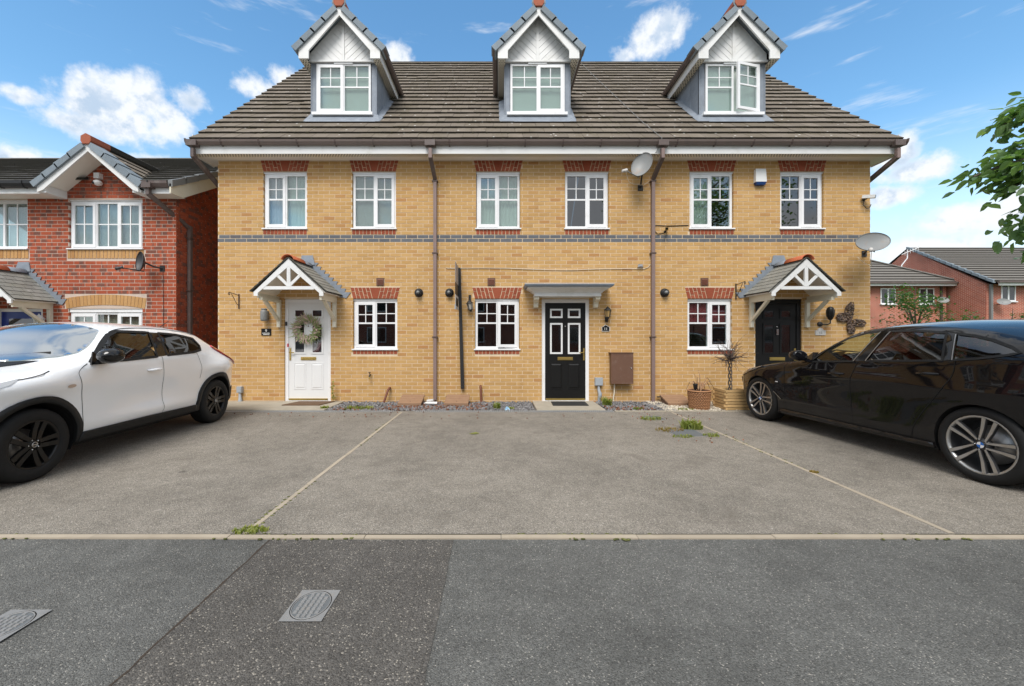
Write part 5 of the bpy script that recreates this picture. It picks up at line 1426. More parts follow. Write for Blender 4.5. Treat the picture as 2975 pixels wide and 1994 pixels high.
    def interior(self, seat_s, dash_s, wheel_side):
        r = self.root
        obj('cabin_floor', MB().box(-self.W * .84, self.W * .84, .3, self.sp['wb'] - .1, .30, .34), 'fabric_dark', r)
        obj('dashboard', MB().hexa([(-.66, dash_s - .25, .55), (.66, dash_s - .25, .55), (.62, dash_s + .22, .55), (-.62, dash_s + .22, .55), (-.64, dash_s - .30, .95), (.64, dash_s - .30, .95), (.60, dash_s + .10, .93), (-.60, dash_s + .10, .93)]), 'fabric_dark', r)
        for x in (-.36, .36):
            for k, s_ in enumerate(seat_s):
                seat = MB(); z = .42
                seat.hexa([(x - .24, s_ - .25, z), (x + .24, s_ - .25, z), (x + .22, s_ + .22, z - .03), (x - .22, s_ + .22, z - .03), (x - .22, s_ - .24, z + .14), (x + .22, s_ - .24, z + .14), (x + .20, s_ + .2, z + .10), (x - .20, s_ + .2, z + .10)])
                seat.hexa([(x - .22, s_ + .12, z + .1), (x + .22, s_ + .12, z + .1), (x + .22, s_ + .27, z + .1), (x - .22, s_ + .27, z + .1), (x - .18, s_ + .27, z + .58), (x + .18, s_ + .27, z + .58), (x + .18, s_ + .37, z + .58), (x - .18, s_ + .37, z + .58)])
                seat.hexa([(x - .12, s_ + .28, z + .62), (x + .12, s_ + .28, z + .62), (x + .12, s_ + .37, z + .62), (x - .12, s_ + .37, z + .62), (x - .10, s_ + .30, z + .79), (x + .10, s_ + .30, z + .79), (x + .10, s_ + .37, z + .79), (x - .10, s_ + .37, z + .79)])
                obj('seat', seat, 'fabric_dark', r)
        st = MB(); M = Matrix.Translation((wheel_side * .36, dash_s + .28, .93)) @ Matrix.Rotation(R(-62), 4, 'X')
        st.tube([M @ Vector((.18 * math.cos(a), .18 * math.sin(a), 0)) for a in [2 * math.pi * k / 20 for k in range(21)]], .014, 6, False)
        obj('steering_wheel', st, 'black_plastic', r)
    def wheel(self, s, sd, style):
        sp = self.sp; zr = sp['tyre_r']; rr_ = sp['rim_r']; wd = sp['tyre_w']; xo = sp['tyre_out']
        M = Matrix.Translation((sd * (xo - wd / 2), s, zr)) @ Matrix.Rotation(R(90) * sd, 4, 'Y')
        h = wd / 2
        prof = [(rr_ - .01, -h * .85), (rr_ + .01, -h), (zr - .035, -h), (zr - .010, -h * .86), (zr, -h * .6), (zr, h * .6), (zr - .010, h * .86), (zr - .035, h), (rr_ + .012, h), (rr_ - .004, h * .88), (rr_ - .012, h * .60)]
        w_ = obj('wheel', MB().lathe(prof, 40, M), 'tyre', self.root)
        dish = style['dish']
        rim = MB().lathe([(rr_ + .004, h * .90), (rr_ - .006, h * .93), (rr_ - .016, h * .90), (rr_ - .02, h * .70)], 40, M); obj('rim_lip', rim, style['face'], w_)
        obj('rim_barrel', MB().lathe([(rr_ - .019, h * .72), (rr_ - .035, h * .1), (rr_ - .05, -h * .7), (.02, -h * .72)], 40, M), style['deep'], w_)
        obj('brake_disc', MB().lathe([(.001, -h * .25), (rr_ * .66, -h * .25), (rr_ * .66, -h * .32)], 28, M), 'steel_disc', w_)
        for k in range(5):
            a0 = 2 * math.pi * k / 5 + style['phase']
            for j in (-1, 1):
                m = MB(M)
                aa = a0 + j * style['spread']; ab = a0 + j * style['spread'] * style['pinch']
                p0 = Vector((math.cos(ab) * .045 - math.sin(a0) * j * .016, math.sin(ab) * .045 + math.cos(a0) * j * .016, h * (.90 - dish))); p1 = Vector((math.cos(aa) * (rr_ - .012), math.sin(aa) * (rr_ - .012), h * .86))
                pm = (p0 + p1) / 2 + Vector((0, 0, -h * .06))
                m.beam(p0, pm, style['w0'], .03, (0, 0, 1), (style['w0'] + style['w1']) / 2, .026); m.beam(pm, p1, (style['w0'] + style['w1']) / 2, .026, (0, 0, 1), style['w1'], .02)
                sk = obj('spoke', m, style['side'], w_)
                if style['face'] != style['side']:
                    f = MB(M); up = Vector((0, 0, .016))
                    f.beam(p0 + up, pm + up * .9, style['w0'] * .62, .003, (0, 0, 1), style['w1'] * .62, .003); f.beam(pm + up * .9, p1 + up * .8, style['w1'] * .62, .003, (0, 0, 1), style['w1'] * .8, .003)
                    obj('spoke_face', f, style['face'], w_)
        obj('hub', MB().lathe([(.062, h * (.55 - dish)), (.060, h * (.92 - dish)), (.034, h * (1.0 - dish))], 20, M), style['side'], w_)
        zc_ = h * (1.0 - dish) + .002
        if style['badge'] == 'roundel':
            obj('badge_rim', MB(M).lathe([(.036, zc_ - .004), (.036, zc_ + .001), (.028, zc_ + .002)], 20), 'gloss_black', w_)
            for k in range(4):
                m = MB(M); m.add([(0, 0, zc_ + .0015)] + [(.028 * math.cos(a), .028 * math.sin(a), zc_ + .0015) for a in [math.pi / 2 * (k + j / 5) for j in range(6)]], [tuple(range(7))])
                obj('badge_quarter', m, 'badge_blue' if k % 2 else 'badge_white', w_)
        else:
            obj('hub_cap', MB(M).add([(.034 * math.cos(2 * math.pi * k / 20), .034 * math.sin(2 * math.pi * k / 20), zc_) for k in range(20)], [tuple(range(20))]), style['side'], w_)
            obj('badge_rim', MB(M).tube([(.022 * math.cos(2 * math.pi * k / 16), .022 * math.sin(2 * math.pi * k / 16), zc_ + .002) for k in range(17)], .004, 6, False), 'rim_silver', w_)
            obj('badge_bar', MB(M).box(-.004, .004, -.027, .027, zc_, zc_ + .005), 'rim_silver', w_)
        for k in range(5):
            a = 2 * math.pi * k / 5 + style['phase'] + .63
            obj('wheel_bolt', MB(M).lathe([(.008, 0), (.008, .012), (.001, .013)], 8, Matrix.Translation((.046 * math.cos(a), .046 * math.sin(a), h * (.90 - dish)))), 'chrome', w_)
        return w_
    def mirror(self, s, z, mat, size=(.10, .075, .10)):
        for sd in (1, -1):
            b = self.P(s, z, sd)
            m = MB(); cx = b[0] + sd * .14
            M = Matrix.Translation((cx, s - .03, z + .055)) @ Matrix.Rotation(R(-8 * sd), 4, 'Y')
            prof = [(1e-4, -1), (.55, -.86), (.85, -.5), (1, 0), (.97, .45), (.9, .62), (.78, .66), (1e-4, .66)]
            m.lathe(prof, 20, M @ Matrix.Diagonal((size[0], size[1] * 1.25, size[2] * .72, 1)) @ Matrix.Rotation(R(-90), 4, 'X'))
            mi = obj('door_mirror', m, mat, self.root)
            obj('mirror_glass', MB().disc((cx, s + .034, z + .057), size[0] * .78, (0, 1, 0), 18, size[2] * .56), 'chrome', mi)
            obj('mirror_arm', MB().beam((b[0] - sd * .02, s, z - .02), (cx - sd * .02, s - .02, z + .02), .05, .04), mat, mi)
            obj('mirror_base', MB().hexa([self.P(s - .12, z - .035, sd, .004), self.P(s + .09, z - .03, sd, .004), self.P(s + .09, z - .03, sd, .02), self.P(s - .12, z - .035, sd, .02), self.P(s + .01, z + .10, sd, .004), self.P(s + .09, z + .10, sd, .004), self.P(s + .09, z + .10, sd, .015), self.P(s + .01, z + .10, sd, .015)]), mat, mi)
    def handle(self, s, z, mat, l=.20):
        for sd in (1, -1):
            pts = [(s - l / 2, -.002), (s - l / 2 + .03, .030), (s, .036), (s + l / 2 - .03, .030), (s + l / 2, -.002)]
            hd = obj('door_handle', MB().tube([self.P(ss, z + .006 * (ss - s) / l, sd, o_) for ss, o_ in pts], [.012, .014, .015, .014, .012], 10), mat, self.root)
            c = [(s + .075 * math.cos(a), z + .035 * math.sin(a)) for a in [2 * math.pi * k / 16 for k in range(16)]]
            obj('handle_cup', MB().add([self.P(a, b, sd, .0025) for a, b in c], [tuple(range(16))]), self.sp['paint'] if mat != 'paint_black' else 'gloss_black', hd)

def ring(sc, zc, r0, r1, a0, a1, n=26):
    aa = [R(a0) + (R(a1) - R(a0)) * k / n for k in range(n + 1)]
    return [(sc + r1 * math.cos(a), zc + r1 * math.sin(a)) for a in aa] + [(sc + r0 * math.cos(a), zc + r0 * math.sin(a)) for a in reversed(aa)]

# ---- white crossover, nose to the street
wF, wR = Vector((-4.256, -4.503)), Vector((-4.392, -1.933))
ang = math.atan2(-(wR - wF).x, (wR - wF).y)
out = Vector((math.cos(ang), math.sin(ang)))
org = wF - out * 0.865
root = thing('parked_car', (org.x, org.y, 0), 'white crossover car with black wheels parked nose to the street', 'car', 'cars on the drives', ang, True)
WIN = [[(.53, 1.050), (.95, 1.058), (1.40, 1.075), (1.50, 1.382), (1.05, 1.392), (.92, 1.345), (.78, 1.245), (.64, 1.13)],
       [(1.56, 1.085), (2.05, 1.105), (2.25, 1.135), (2.31, 1.20), (2.27, 1.30), (1.95, 1.355), (1.65, 1.375)]]
spec = dict(W=0.885, wb=2.573, hub_z=0.33, arch_r=0.385, tyre_r=0.332, rim_r=0.222, tyre_w=0.22, tyre_out=0.872, tumble=0.27, rear_tumble=0.45, paint='paint_white',
    plan=[(-.82, .40), (-.74, .64), (-.6, .83), (-.35, .955), (-.05, .995), (.4, 1), (2.3, 1), (2.7, .99), (2.95, .945), (3.15, .86), (3.26, .73), (3.34, .5)],
    zed=[(-.82, .66), (-.72, .80), (-.5, .885), (-.2, .955), (.15, 1.015), (.45, 1.065), (.66, 1.16), (.82, 1.29), (.96, 1.39), (1.12, 1.435), (1.4, 1.45), (1.8, 1.44), (2.2, 1.40), (2.44, 1.355), (2.58, 1.265), (2.74, 1.155), (2.9, 1.05), (3.1, .95), (3.34, .89)],
    zc=[(-.82, .70), (-.70, .88), (-.4, 1.0), (0, 1.06), (.15, 1.085), (.5, 1.26), (.8, 1.42), (.97, 1.475), (1.3, 1.51), (1.8, 1.50), (2.3, 1.45), (2.48, 1.41), (2.62, 1.315), (2.82, 1.16), (3.1, 1.0), (3.34, .92)],
    zbot=[(-.82, .26), (-.3, .25), (.5, .27), (2.1, .27), (2.9, .26), (3.34, .34)],
    belt=[(-.82, .9), (.4, 1.0), (1.4, 1.05), (2.1, 1.08), (2.5, 1.0), (3.34, .92)],
    bumps=[(2.68, .87, .36, .12, .095), (0.0, .87, .40, .11, .075), (1.32, .64, .50, .17, -.036), (1.35, .42, .75, .06, .030)], windows=WIN)
car = Car(spec, root)
car.body()
for k, wn in enumerate(WIN): car.side('side_window', wn, 'car_glass_dark', -0.004, step=.07)
car.side('pillar_trim', [(1.40, 1.072), (1.565, 1.083), (1.655, 1.377), (1.50, 1.385)], 'gloss_black', .004)
for wn in WIN: car.strip('window_seal', wn + wn[:1], .030, 'car_trim', .005)
car.topatch('windscreen', [(.10, 0), (.14, .35), (.22, .60), (.40, .80), (.56, .88), (.80, .915), (.93, .90), (.945, .6), (.95, 0), (.945, -.6), (.93, -.90), (.80, -.915), (.56, -.88), (.40, -.80), (.22, -.60), (.14, -.35)], 'car_glass_screen', .012, .04)
car.topatch('rear_window', [(2.74, -.8), (2.74, .8), (3.0, .74), (3.06, 0), (3.0, -.74)], 'car_glass_dark', .005)
for sd in (1, -1): pass
a_r = spec['arch_r']
for sc in (0, 2.573): car.side('arch_cladding', ring(sc, .33, a_r - .004, a_r + .058, -11 if sc == 0 else 2, 191 if sc else 200), 'car_trim', .018, thick=.03, step=.06)
car.side('sill_cladding', [(.40, .25), (2.17, .25), (2.13, .345), (1.3, .352), (.44, .345)], 'car_trim', .022, thick=.05)
car.strip('panel_gap', [(.50, 1.045), (.40, 1.0), (.36, .955), (.375, .90), (.40, .80), (.425, .65), (.455, .35)], .0055, 'black_gap', .0025)
car.strip('panel_gap', [(1.47, 1.07), (1.50, .92), (1.515, .75), (1.51, .50), (1.50, .352)], .005, 'black_gap', .0025)
car.strip('panel_gap', [(2.10, 1.105), (2.16, 1.0), (2.20, .86), (2.17, .72)], .005, 'black_gap', .0025)
car.strip('panel_gap', [(-.62, .845), (-.3, .925), (0.0, .965), (.12, 1.0)], .006, 'black_gap', .0025)
car.handle(1.345, .915, 'paint_white')
car.mirror(.63, 1.065, 'gloss_black', (.115, .085, .115))
car.side('headlight', [(-.68, .80), (-.50, .872), (-.30, .925), (-.14, .958), (-.24, .905), (-.45, .84), (-.62, .79)], 'chrome', .005)
car.side('tail_light', [(2.60, 1.17), (2.76, 1.05), (2.94, .955), (3.12, .88), (3.24, .84), (3.24, .91), (3.10, .94), (2.92, 1.015), (2.76, 1.105), (2.63, 1.195)], 'tail_red', .026, thick=.05, step=.05)
car.side('side_indicator', [(.22 + .05 * math.cos(a) + .05, .838 + .018 * math.sin(a)) for a in [2 * math.pi * k / 12 for k in range(12)]], 'indicator', .006)
car.strip('roof_seam', [(.96, 1.378)] + [(s_, car.zed(s_) - .012) for s_ in (1.05, 1.2, 1.4, 1.7, 2.0, 2.2, 2.4)], .006, 'black_gap', .003)
obj('aerial', MB().tube([(.42, 2.05, 1.465), (.42, 2.22, 1.56)], [.006, .003], 6), 'black_plastic', root)
obj('wiper', MB().tube([Vector(car.top(.18, -.5)) + Vector((0, 0, .02)), Vector(car.top(.22, 0)) + Vector((0, 0, .02)), Vector(car.top(.42, .70)) + Vector((0, 0, .02))], .010, 6), 'black_plastic', root)
obj('cowl', MB().add([Vector(car.top(.02, -.6)) + Vector((0, 0, .004)), Vector(car.top(.02, .6)) + Vector((0, 0, .004)), Vector(car.top(.28, .74)) + Vector((0, 0, .006)), Vector(car.top(.12, .3)) + Vector((0, 0, .006)), Vector(car.top(.10, 0)) + Vector((0, 0, .006)), Vector(car.top(.12, -.3)) + Vector((0, 0, .006)), Vector(car.top(.28, -.74)) + Vector((0, 0, .006))], [(0, 1, 2, 3, 4, 5, 6)]), 'car_trim', root)
car.interior((1.15, 1.95), .62, 1)
st = dict(face='rim_black', side='rim_black', deep='rim_black', spread=.17, pinch=.75, w0=.036, w1=.042, dish=.12, phase=.35, badge='bar')
for s_ in (0, 2.573):
    for sd in (1, -1): car.wheel(s_, sd, st)

# nose of the white car
ys = car.s0
obj('grille', MB().box(-.30, .30, ys - .012, ys + .01, .50, .62), 'gloss_black', root)
obj('grille_bar', MB().box(-.26, .26, ys - .018, ys - .010, .552, .568), 'rim_silver', root)
obj('badge_ring', MB().tube([(.05 * math.cos(2 * math.pi * k / 20), ys - .020, .56 + .05 * math.sin(2 * math.pi * k / 20)) for k in range(21)], .008, 6, False), 'rim_silver', root)
obj('lower_intake', MB().box(-.33, .33, ys - .010, ys + .01, .285, .40), 'car_trim', root)
obj('number_plate', MB().box(-.26, .26, ys - .022, ys - .012, .41, .49), 'badge_white', root)
car.side('bumper_cladding', [(-.80, .262), (-.40, .255), (-.36, .33), (-.55, .38), (-.80, .39)], 'car_trim', .008)
car.side('fog_lamp', [(-.66 + .075 * math.cos(2 * math.pi * k / 18), .60 + .075 * math.sin(2 * math.pi * k / 18)) for k in range(18)], 'chrome', .008, step=.03)
car.side('rear_bumper', [(2.98, .27), (3.32, .345), (3.32, .50), (3.06, .50)], 'car_trim', .010)

# ---- black fastback, nose to the house
bF, bR = Vector((4.193, -1.765)), Vector((4.364, -4.560))
dv = (bR - bF); ang = math.atan2(-dv.x, dv.y)
out = Vector((math.cos(ang), math.sin(ang)))
org = bF - out * 0.885
root = thing('parked_car', (org.x, org.y, 0), 'black five-door fastback car parked nose to the house', 'car', 'cars on the drives', ang, True)
WIN = [[(.99, .990), (1.60, 1.032), (1.745, 1.385), (1.58, 1.365), (1.38, 1.300), (1.18, 1.190)],
       [(1.745, 1.045), (2.52, 1.092), (2.415, 1.365), (2.1, 1.392), (1.855, 1.388)],
       [(2.60, 1.102), (2.80, 1.128), (2.98, 1.165), (3.06, 1.19), (2.98, 1.235), (2.82, 1.295), (2.66, 1.335), (2.50, 1.355)]]
spec = dict(W=0.91, wb=2.80, hub_z=0.335, arch_r=0.372, tyre_r=0.345, rim_r=0.262, tyre_w=0.235, tyre_out=0.90, tumble=0.27, paint='paint_black',
    plan=[(-.84, .38), (-.77, .62), (-.64, .80), (-.45, .91), (-.15, .98), (.3, 1), (2.7, 1), (3.1, .985), (3.4, .93), (3.6, .82), (3.72, .6)],
    zed=[(-.84, .56), (-.74, .645), (-.55, .725), (-.3, .795), (.1, .885), (.5, .952), (.85, 1.005), (1.02, 1.10), (1.2, 1.235), (1.42, 1.362), (1.62, 1.418), (2.0, 1.440), (2.33, 1.425), (2.68, 1.385), (2.9, 1.335), (3.2, 1.235), (3.5, 1.10), (3.72, 1.02)],
    zc=[(-.84, .62), (-.65, .79), (-.3, .90), (.2, .975), (.70, 1.035), (.9, 1.13), (1.2, 1.30), (1.5, 1.44), (1.8, 1.492), (2.2, 1.508), (2.6, 1.49), (2.95, 1.43), (3.3, 1.31), (3.55, 1.19), (3.72, 1.12)],
    zbot=[(-.84, .20), (-.3, .18), (.4, .185), (2.4, .215), (3.2, .22), (3.72, .32)],
    belt=[(-.84, .7), (0, .82), (.9, .97), (1.6, 1.01), (2.5, 1.07), (3.1, 1.14), (3.72, 1.05)],
    cut=[[(.86, 0), (.90, .4), (1.0, .68), (1.10, .80), (1.30, .84), (1.44, .80), (1.46, 0), (1.44, -.80), (1.30, -.84), (1.10, -.80), (1.0, -.68), (.90, -.4)]],
    bumps=[(2.85, .78, .5, .2, .024), (0.0, .70, .45, .18, .016), (1.5, .56, 1.1, .17, -.014), (1.6, .84, 1.8, .05, .008), (1.5, .33, 1.0, .07, .008)], windows=WIN)
car = Car(spec, root)
car.body()
car.side('side_window', WIN[0], 'car_glass_clear', -.004, step=.07); car.side('side_window', WIN[1], 'car_glass_dark', -.004, step=.07); car.side('side_window', WIN[2], 'car_glass_dark', -.004, step=.07)
car.side('pillar_trim', [(1.60, 1.03), (1.745, 1.043), (1.855, 1.392), (1.745, 1.388)], 'gloss_black', .004)
car.side('pillar_trim', [(2.52, 1.09), (2.60, 1.10), (2.50, 1.358), (2.415, 1.368)], 'gloss_black', .004)
for wn in WIN: car.strip('window_seal', wn + wn[:1], .022, 'car_trim', .005)
for ln in ([(1.600, 1.034), (1.742, 1.384)], [(1.748, 1.046), (1.852, 1.388)], [(2.600, 1.104), (2.502, 1.352)]): car.strip('window_edge', ln, .008, 'rim_silver', .007)
car.topatch('windscreen', [(.74, 0), (.78, .4), (.90, .75), (1.02, .88), (1.30, .92), (1.50, .90), (1.50, .5), (1.51, 0), (1.50, -.5), (1.50, -.90), (1.30, -.92), (1.02, -.88), (.90, -.75), (.78, -.4)], 'car_glass_clear', .010, .05)
car.topatch('rear_window', [(2.98, -.82), (2.98, .82), (3.4, .76), (3.42, 0), (3.4, -.76)], 'car_glass_dark', .005)
car.strip('panel_gap', [(.545, .955), (.535, .84), (.52, .6), (.505, .26)], .006, 'black_gap', .0025)
car.strip('panel_gap', [(1.66, 1.03), (1.60, .90), (1.555, .78), (1.548, .6), (1.565, .25)], .007, 'black_gap', .0025)
car.strip('panel_gap', [(2.63, 1.10), (2.625, 1.0), (2.60, .92), (2.50, .77), (2.33, .55), (2.24, .40), (2.22, .28)], .008, 'black_gap', .0025)
car.strip('panel_gap', [(-.55, .70), (-.25, .785), (.1, .865), (.5, .935)], .006, 'black_gap', .0025)
car.strip('panel_gap', [(.505, .262), (1.56, .272), (2.40, .275)], .006, 'black_gap', .0025)
car.handle(1.38, .865, 'paint_black'); car.handle(2.40, .955, 'paint_black')
car.mirror(.93, 1.015, 'paint_black', (.105, .08, .10))
car.side('headlight', [(-.60, .655), (-.44, .735), (-.22, .80), (.06, .868), (-.06, .81), (-.26, .748), (-.48, .675)], 'lens_clear', .012, thick=.02)
car.side('headlight_bowl', [(-.57, .66), (-.42, .732), (-.20, .795), (.0, .845), (-.10, .805), (-.28, .75), (-.46, .685)], 'chrome', .004)
car.side('fender_vent', [(.305, .50), (.33, .505), (.45, .40), (.43, .395)], 'gloss_black', .004)
car.strip('fender_vent_trim', [(.31, .50), (.445, .398)], .008, 'rim_silver', .008)
car.side('fender_badge', [(.36, .645), (.41, .645), (.41, .66), (.36, .66)], 'badge_white', .004)
car.side('side_skirt', [(.38, .185), (2.43, .215), (2.42, .265), (.40, .255)], 'paint_black', .016, thick=.04)
obj('wiper', MB().tube([Vector(car.top(.78, -.4)) + Vector((0, 0, .02)), Vector(car.top(.95, .6)) + Vector((0, 0, .02))], .009, 6), 'black_plastic', root)
car.interior((1.55, 2.40), .98, -1)
st = dict(face='rim_silver', side='rim_grey', deep='rim_grey', spread=.175, pinch=.8, w0=.020, w1=.036, dish=.16, phase=.32, badge='roundel')
for s_ in (0, 2.80):
    for sd in (1, -1): car.wheel(s_, sd, st)
# tail and nose of the black car
ys = car.s1
car.side('tail_light', [(3.34, .90), (3.52, .93), (3.70, .94), (3.71, .80), (3.60, .80), (3.54, .86), (3.36, .86)], 'tail_red', .006, step=.04)
for sd in (-1, 1): obj('tail_light_inner', MB().box(min(sd * .53, sd * .26), max(sd * .53, sd * .26), ys - .01, ys + .006, .83, .92), 'tail_red', root)
obj('number_plate', MB().box(-.26, .26, ys - .01, ys + .012, .62, .73), 'amber_glass', root)
obj('rear_diffuser', MB().box(-.50, .50, ys - .01, ys + .010, .325, .43), 'car_trim', root)
for sd in (-1, 1): obj('exhaust', MB().lathe([(.036, -.06), (.040, .03), (.032, .03), (.030, -.05)], 16, Matrix.Translation((sd * .40, ys, .36)) @ Matrix.Rotation(R(-90), 4, 'X')), 'chrome', root)
for sd in (-1, 1): obj('grille', MB().box(min(sd * .02, sd * .22), max(sd * .02, sd * .22), car.s0 - .012, car.s0 + .01, .44, .55), 'gloss_black', root)
obj('lower_intake', MB().box(-.32, .32, car.s0 - .010, car.s0 + .01, .23, .36), 'car_trim', root)
# ================================================================== things fixed to the wall or standing by it
def plaque(x0, x1, z0, z1, mat, text, label, tmat='plaque_text', top=0.0, lines=()):
    t = thing('house_number', ((x0 + x1) / 2, -0.01, z0), label, 'number plaque')
    w_ = x1 - x0
    pts = [(x0, z0), (x1, z0), (x1, z1 - top)]
    if top: pts += [(x1 - w_ * .18, z1 - top), (x1 - w_ * .30, z1 - top * .3), ((x0 + x1) / 2, z1), (x0 + w_ * .30, z1 - top * .3), (x0 + w_ * .18, z1 - top)]
    pts += [(x0, z1 - top)]
    obj('plate', MB().extrude([(x, -0.014, z) for x, z in pts], (0, 0.012, 0)), mat, t)
    for (tx, sz, zz) in text: text_mesh('digits', tx, sz, tmat, t, Matrix.Translation(((x0 + x1) / 2, -0.0155, zz)) @ FACE)
    for (zz, hw_, hh) in lines:
        k = -hw_
        m = MB()
        while k < hw_: m.box((x0 + x1) / 2 + k, (x0 + x1) / 2 + k + .0065, -0.0158, -0.0138, zz - hh, zz + hh * (1 if int(k * 999) % 3 else .4)); k += .0085
        obj('lettering', m, tmat, t)
    return t
plaque(-4.82, -4.622, 1.355, 1.495, 'black_paint', [('9', .085, 1.447)], 'black rectangular plaque with white 9 below the grey wall light', lines=((1.402, .075, .008), (1.375, .06, .008)))
p = plaque(2.113, 2.268, 1.44, 1.565, 'black_paint', [('11', .075, 1.487)], 'black arched plaque with white 11 below the coach lantern', top=.035)
obj('rim', MB().tube([(x, -0.014, z) for x, z in [(2.113, 1.44), (2.268, 1.44), (2.268, 1.53), (2.24, 1.53), (2.22, 1.555), (2.19, 1.565), (2.16, 1.555), (2.14, 1.53), (2.113, 1.53), (2.113, 1.44)]], .005, 6, False), 'plaque_text', p)
plaque(6.462, 6.668, 1.36, 1.51, 'plaque_stone', [('15', .07, 1.41)], 'pale stone plaque with 15 beside the right-hand porch', 'grey_paint', top=.05)

# wall light of number 9
t = thing('wall_light', (-4.71, -0.09, 1.64), 'grey cylindrical wall light above the number 9 plaque', 'lamp', 'outside lamps')
M0 = Matrix.Translation((-4.71, -0.10, 1.64))
obj('body', MB().lathe([(.001, 0), (.055, .004), (.066, .02), (.070, .05), (.070, .19), (.062, .215), (.05, .22), (.05, .235), (.056, .24), (.056, .255), (.001, .258)], 24, M0), 'grey_paint', t)
obj('back_plate', MB().box(-4.75, -4.67, -0.035, -0.001, 1.68, 1.85), 'grey_paint', t)

def lantern(x, z, y, s, mat, gmat, label, up=True, tilt=0.0, hang=False):
    t = thing('wall_lantern', (x, y, z), label, 'lamp', 'outside lamps')
    M = Matrix.Translation((x, y, z)) @ Matrix.Rotation(tilt, 4, 'Y')
    hexp = lambda r, zz: [(r * math.cos(math.pi / 3 * k), r * math.sin(math.pi / 3 * k), zz) for k in range(6)]
    def fr(r0, z0, r1, z1): return hexp(r0, z0) + hexp(r1, z1), [(k, (k + 1) % 6, 6 + (k + 1) % 6, 6 + k) for k in range(6)] + [(0, 1, 2, 3, 4, 5), (6, 7, 8, 9, 10, 11)]
    obj('glass', MB(M).add(*fr(.045 * s, -.075 * s, .062 * s, .06 * s)), gmat, t)
    r = MB(M); r.add(*fr(.082 * s, .06 * s, .075 * s, .07 * s)); r.add(*fr(.075 * s, .07 * s, .018 * s, .125 * s)); r.add(*fr(.012 * s, .125 * s, .004 * s, .15 * s))
    obj('roof', r, mat, t)
    b = MB(M); b.add(*fr(.052 * s, -.085 * s, .052 * s, -.072 * s)); b.add(*fr(.02 * s, -.12 * s, .03 * s, -.085 * s))
    for k in range(6):
        a = math.pi / 3 * k; b.beam((.046 * s * math.cos(a), .046 * s * math.sin(a), -.075 * s), (.064 * s * math.cos(a), .064 * s * math.sin(a), .062 * s), .009 * s, .009 * s)
    obj('cage', b, mat, t)
    return t
t = lantern(2.205, 1.80, -0.115, 1.0, 'black_metal', 'amber_glass', 'black coach lantern on the wall above the number 11 plaque')
obj('bracket', MB().tube([(2.205, -0.115, 1.685), (2.205, -0.10, 1.64), (2.205, -0.05, 1.63), (2.205, -0.01, 1.68)], .012, 8).box(2.178, 2.232, -0.022, -0.001, 1.635, 1.735), 'black_metal', t)
t = lantern(-0.565, 1.945, -0.10, 0.92, 'black_metal', 'lamp_glass', 'tilted hanging lantern left of the middle kitchen window', tilt=R(-10))
obj('bracket', MB().tube([(-0.575, -0.01, 2.15), (-0.565, -0.09, 2.13), (-0.55, -0.10, 2.06), (-0.555, -0.10, 2.04)], .010, 8).box(-0.60, -0.55, -0.02, -0.001, 2.08, 2.18), 'black_metal', t)
t = lantern(-9.20, 1.62, -0.14, 1.15, 'white_paint', 'lamp_glass', 'white coach lantern beside the blue door of the red house')
obj('bracket', MB().tube([(-9.20, -0.14, 1.49), (-9.20, -0.12, 1.45), (-9.19, -0.05, 1.45), (-9.19, -0.01, 1.52)], .012, 8).lathe([(.05, 0), (.05, .015), (.001, .02)], 14, Matrix.Translation((-9.19, -.001, 1.50)) @ Matrix.Rotation(R(90), 4, 'X')), 'white_paint', t)
# egg-shaped lantern of number 15
t = thing('wall_lantern', (6.62, -0.12, 1.62), 'black egg-shaped lantern right of the right-hand porch', 'lamp', 'outside lamps')
M0 = Matrix.Translation((6.65, -0.15, 1.76))
obj('shade', MB().lathe([(.006, -.10), (.03, -.085), (.058, -.02), (.068, .05), (.066, .10), (.056, .14), (.035, .165), (.001, .175)], 20, M0), 'black_paint', t)
c = MB()
for k in range(8):
    a = 2 * math.pi * k / 8; c.tube([M0 @ Vector((r_ * math.cos(a), r_ * math.sin(a), z_)) for r_, z_ in ((.007, -.10), (.031, -.085), (.060, -.02), (.070, .05), (.068, .11))], .0035, 5)
obj('cage', c, 'black_metal', t)
obj('bracket', MB().tube([(6.65, -.15, 1.66), (6.65, -.15, 1.60), (6.62, -.12, 1.575), (6.56, -.05, 1.58)], .012, 8).lathe([(.052, 0), (.05, .02), (.02, .035), (.001, .036)], 16, Matrix.Translation((6.555, -.001, 1.585)) @ Matrix.Rotation(R(90), 4, 'X')), 'black_metal', t)

# hanging basket brackets
def basket_bracket(x, z0, z1, reach, label, mat='rusty_metal'):
    t = thing('basket_bracket', (x, 0, z0), label, 'bracket', 'hanging basket brackets')
    obj('back_bar', MB().box(x - .011, x + .011, -.012, -.001, z0, z1), mat, t)
    c = [(x, -.01, z1 - .03), (x, -reach * .6, z1 - .01), (x, -reach, z1 + .005)]
    for k in range(12):
        a = math.pi / 2 - k * .55; rr_ = .030 * (1 - k / 20); c.append((x, -reach - rr_ * math.cos(a), z1 - .026 + rr_ * math.sin(a)))
    obj('arm', MB().tube(c, .007, 6), mat, t)
    obj('stay', MB().tube([(x, -.012, z0 + .06), (x, -.07, z0 + .09), (x, -reach * .78, z1 - .02)], .006, 6), mat, t)
    return t
basket_bracket(-5.28, 1.90, 2.20, .30, 'rusty scrolled hanging basket bracket left of the white door porch')
t = basket_bracket(4.845, 2.09, 2.41, .30, 'ornate basket bracket tucked beside the right-hand porch roof', 'black_metal')
s_ = MB()
for k in range(4):
    s_.tube([(4.845, -.05 - .05 * k + .022 * math.cos(a), 2.29 - .0 * k - .03 + .022 * math.sin(a)) for a in [2 * math.pi * j / 12 for j in range(13)]], .004, 5, False)
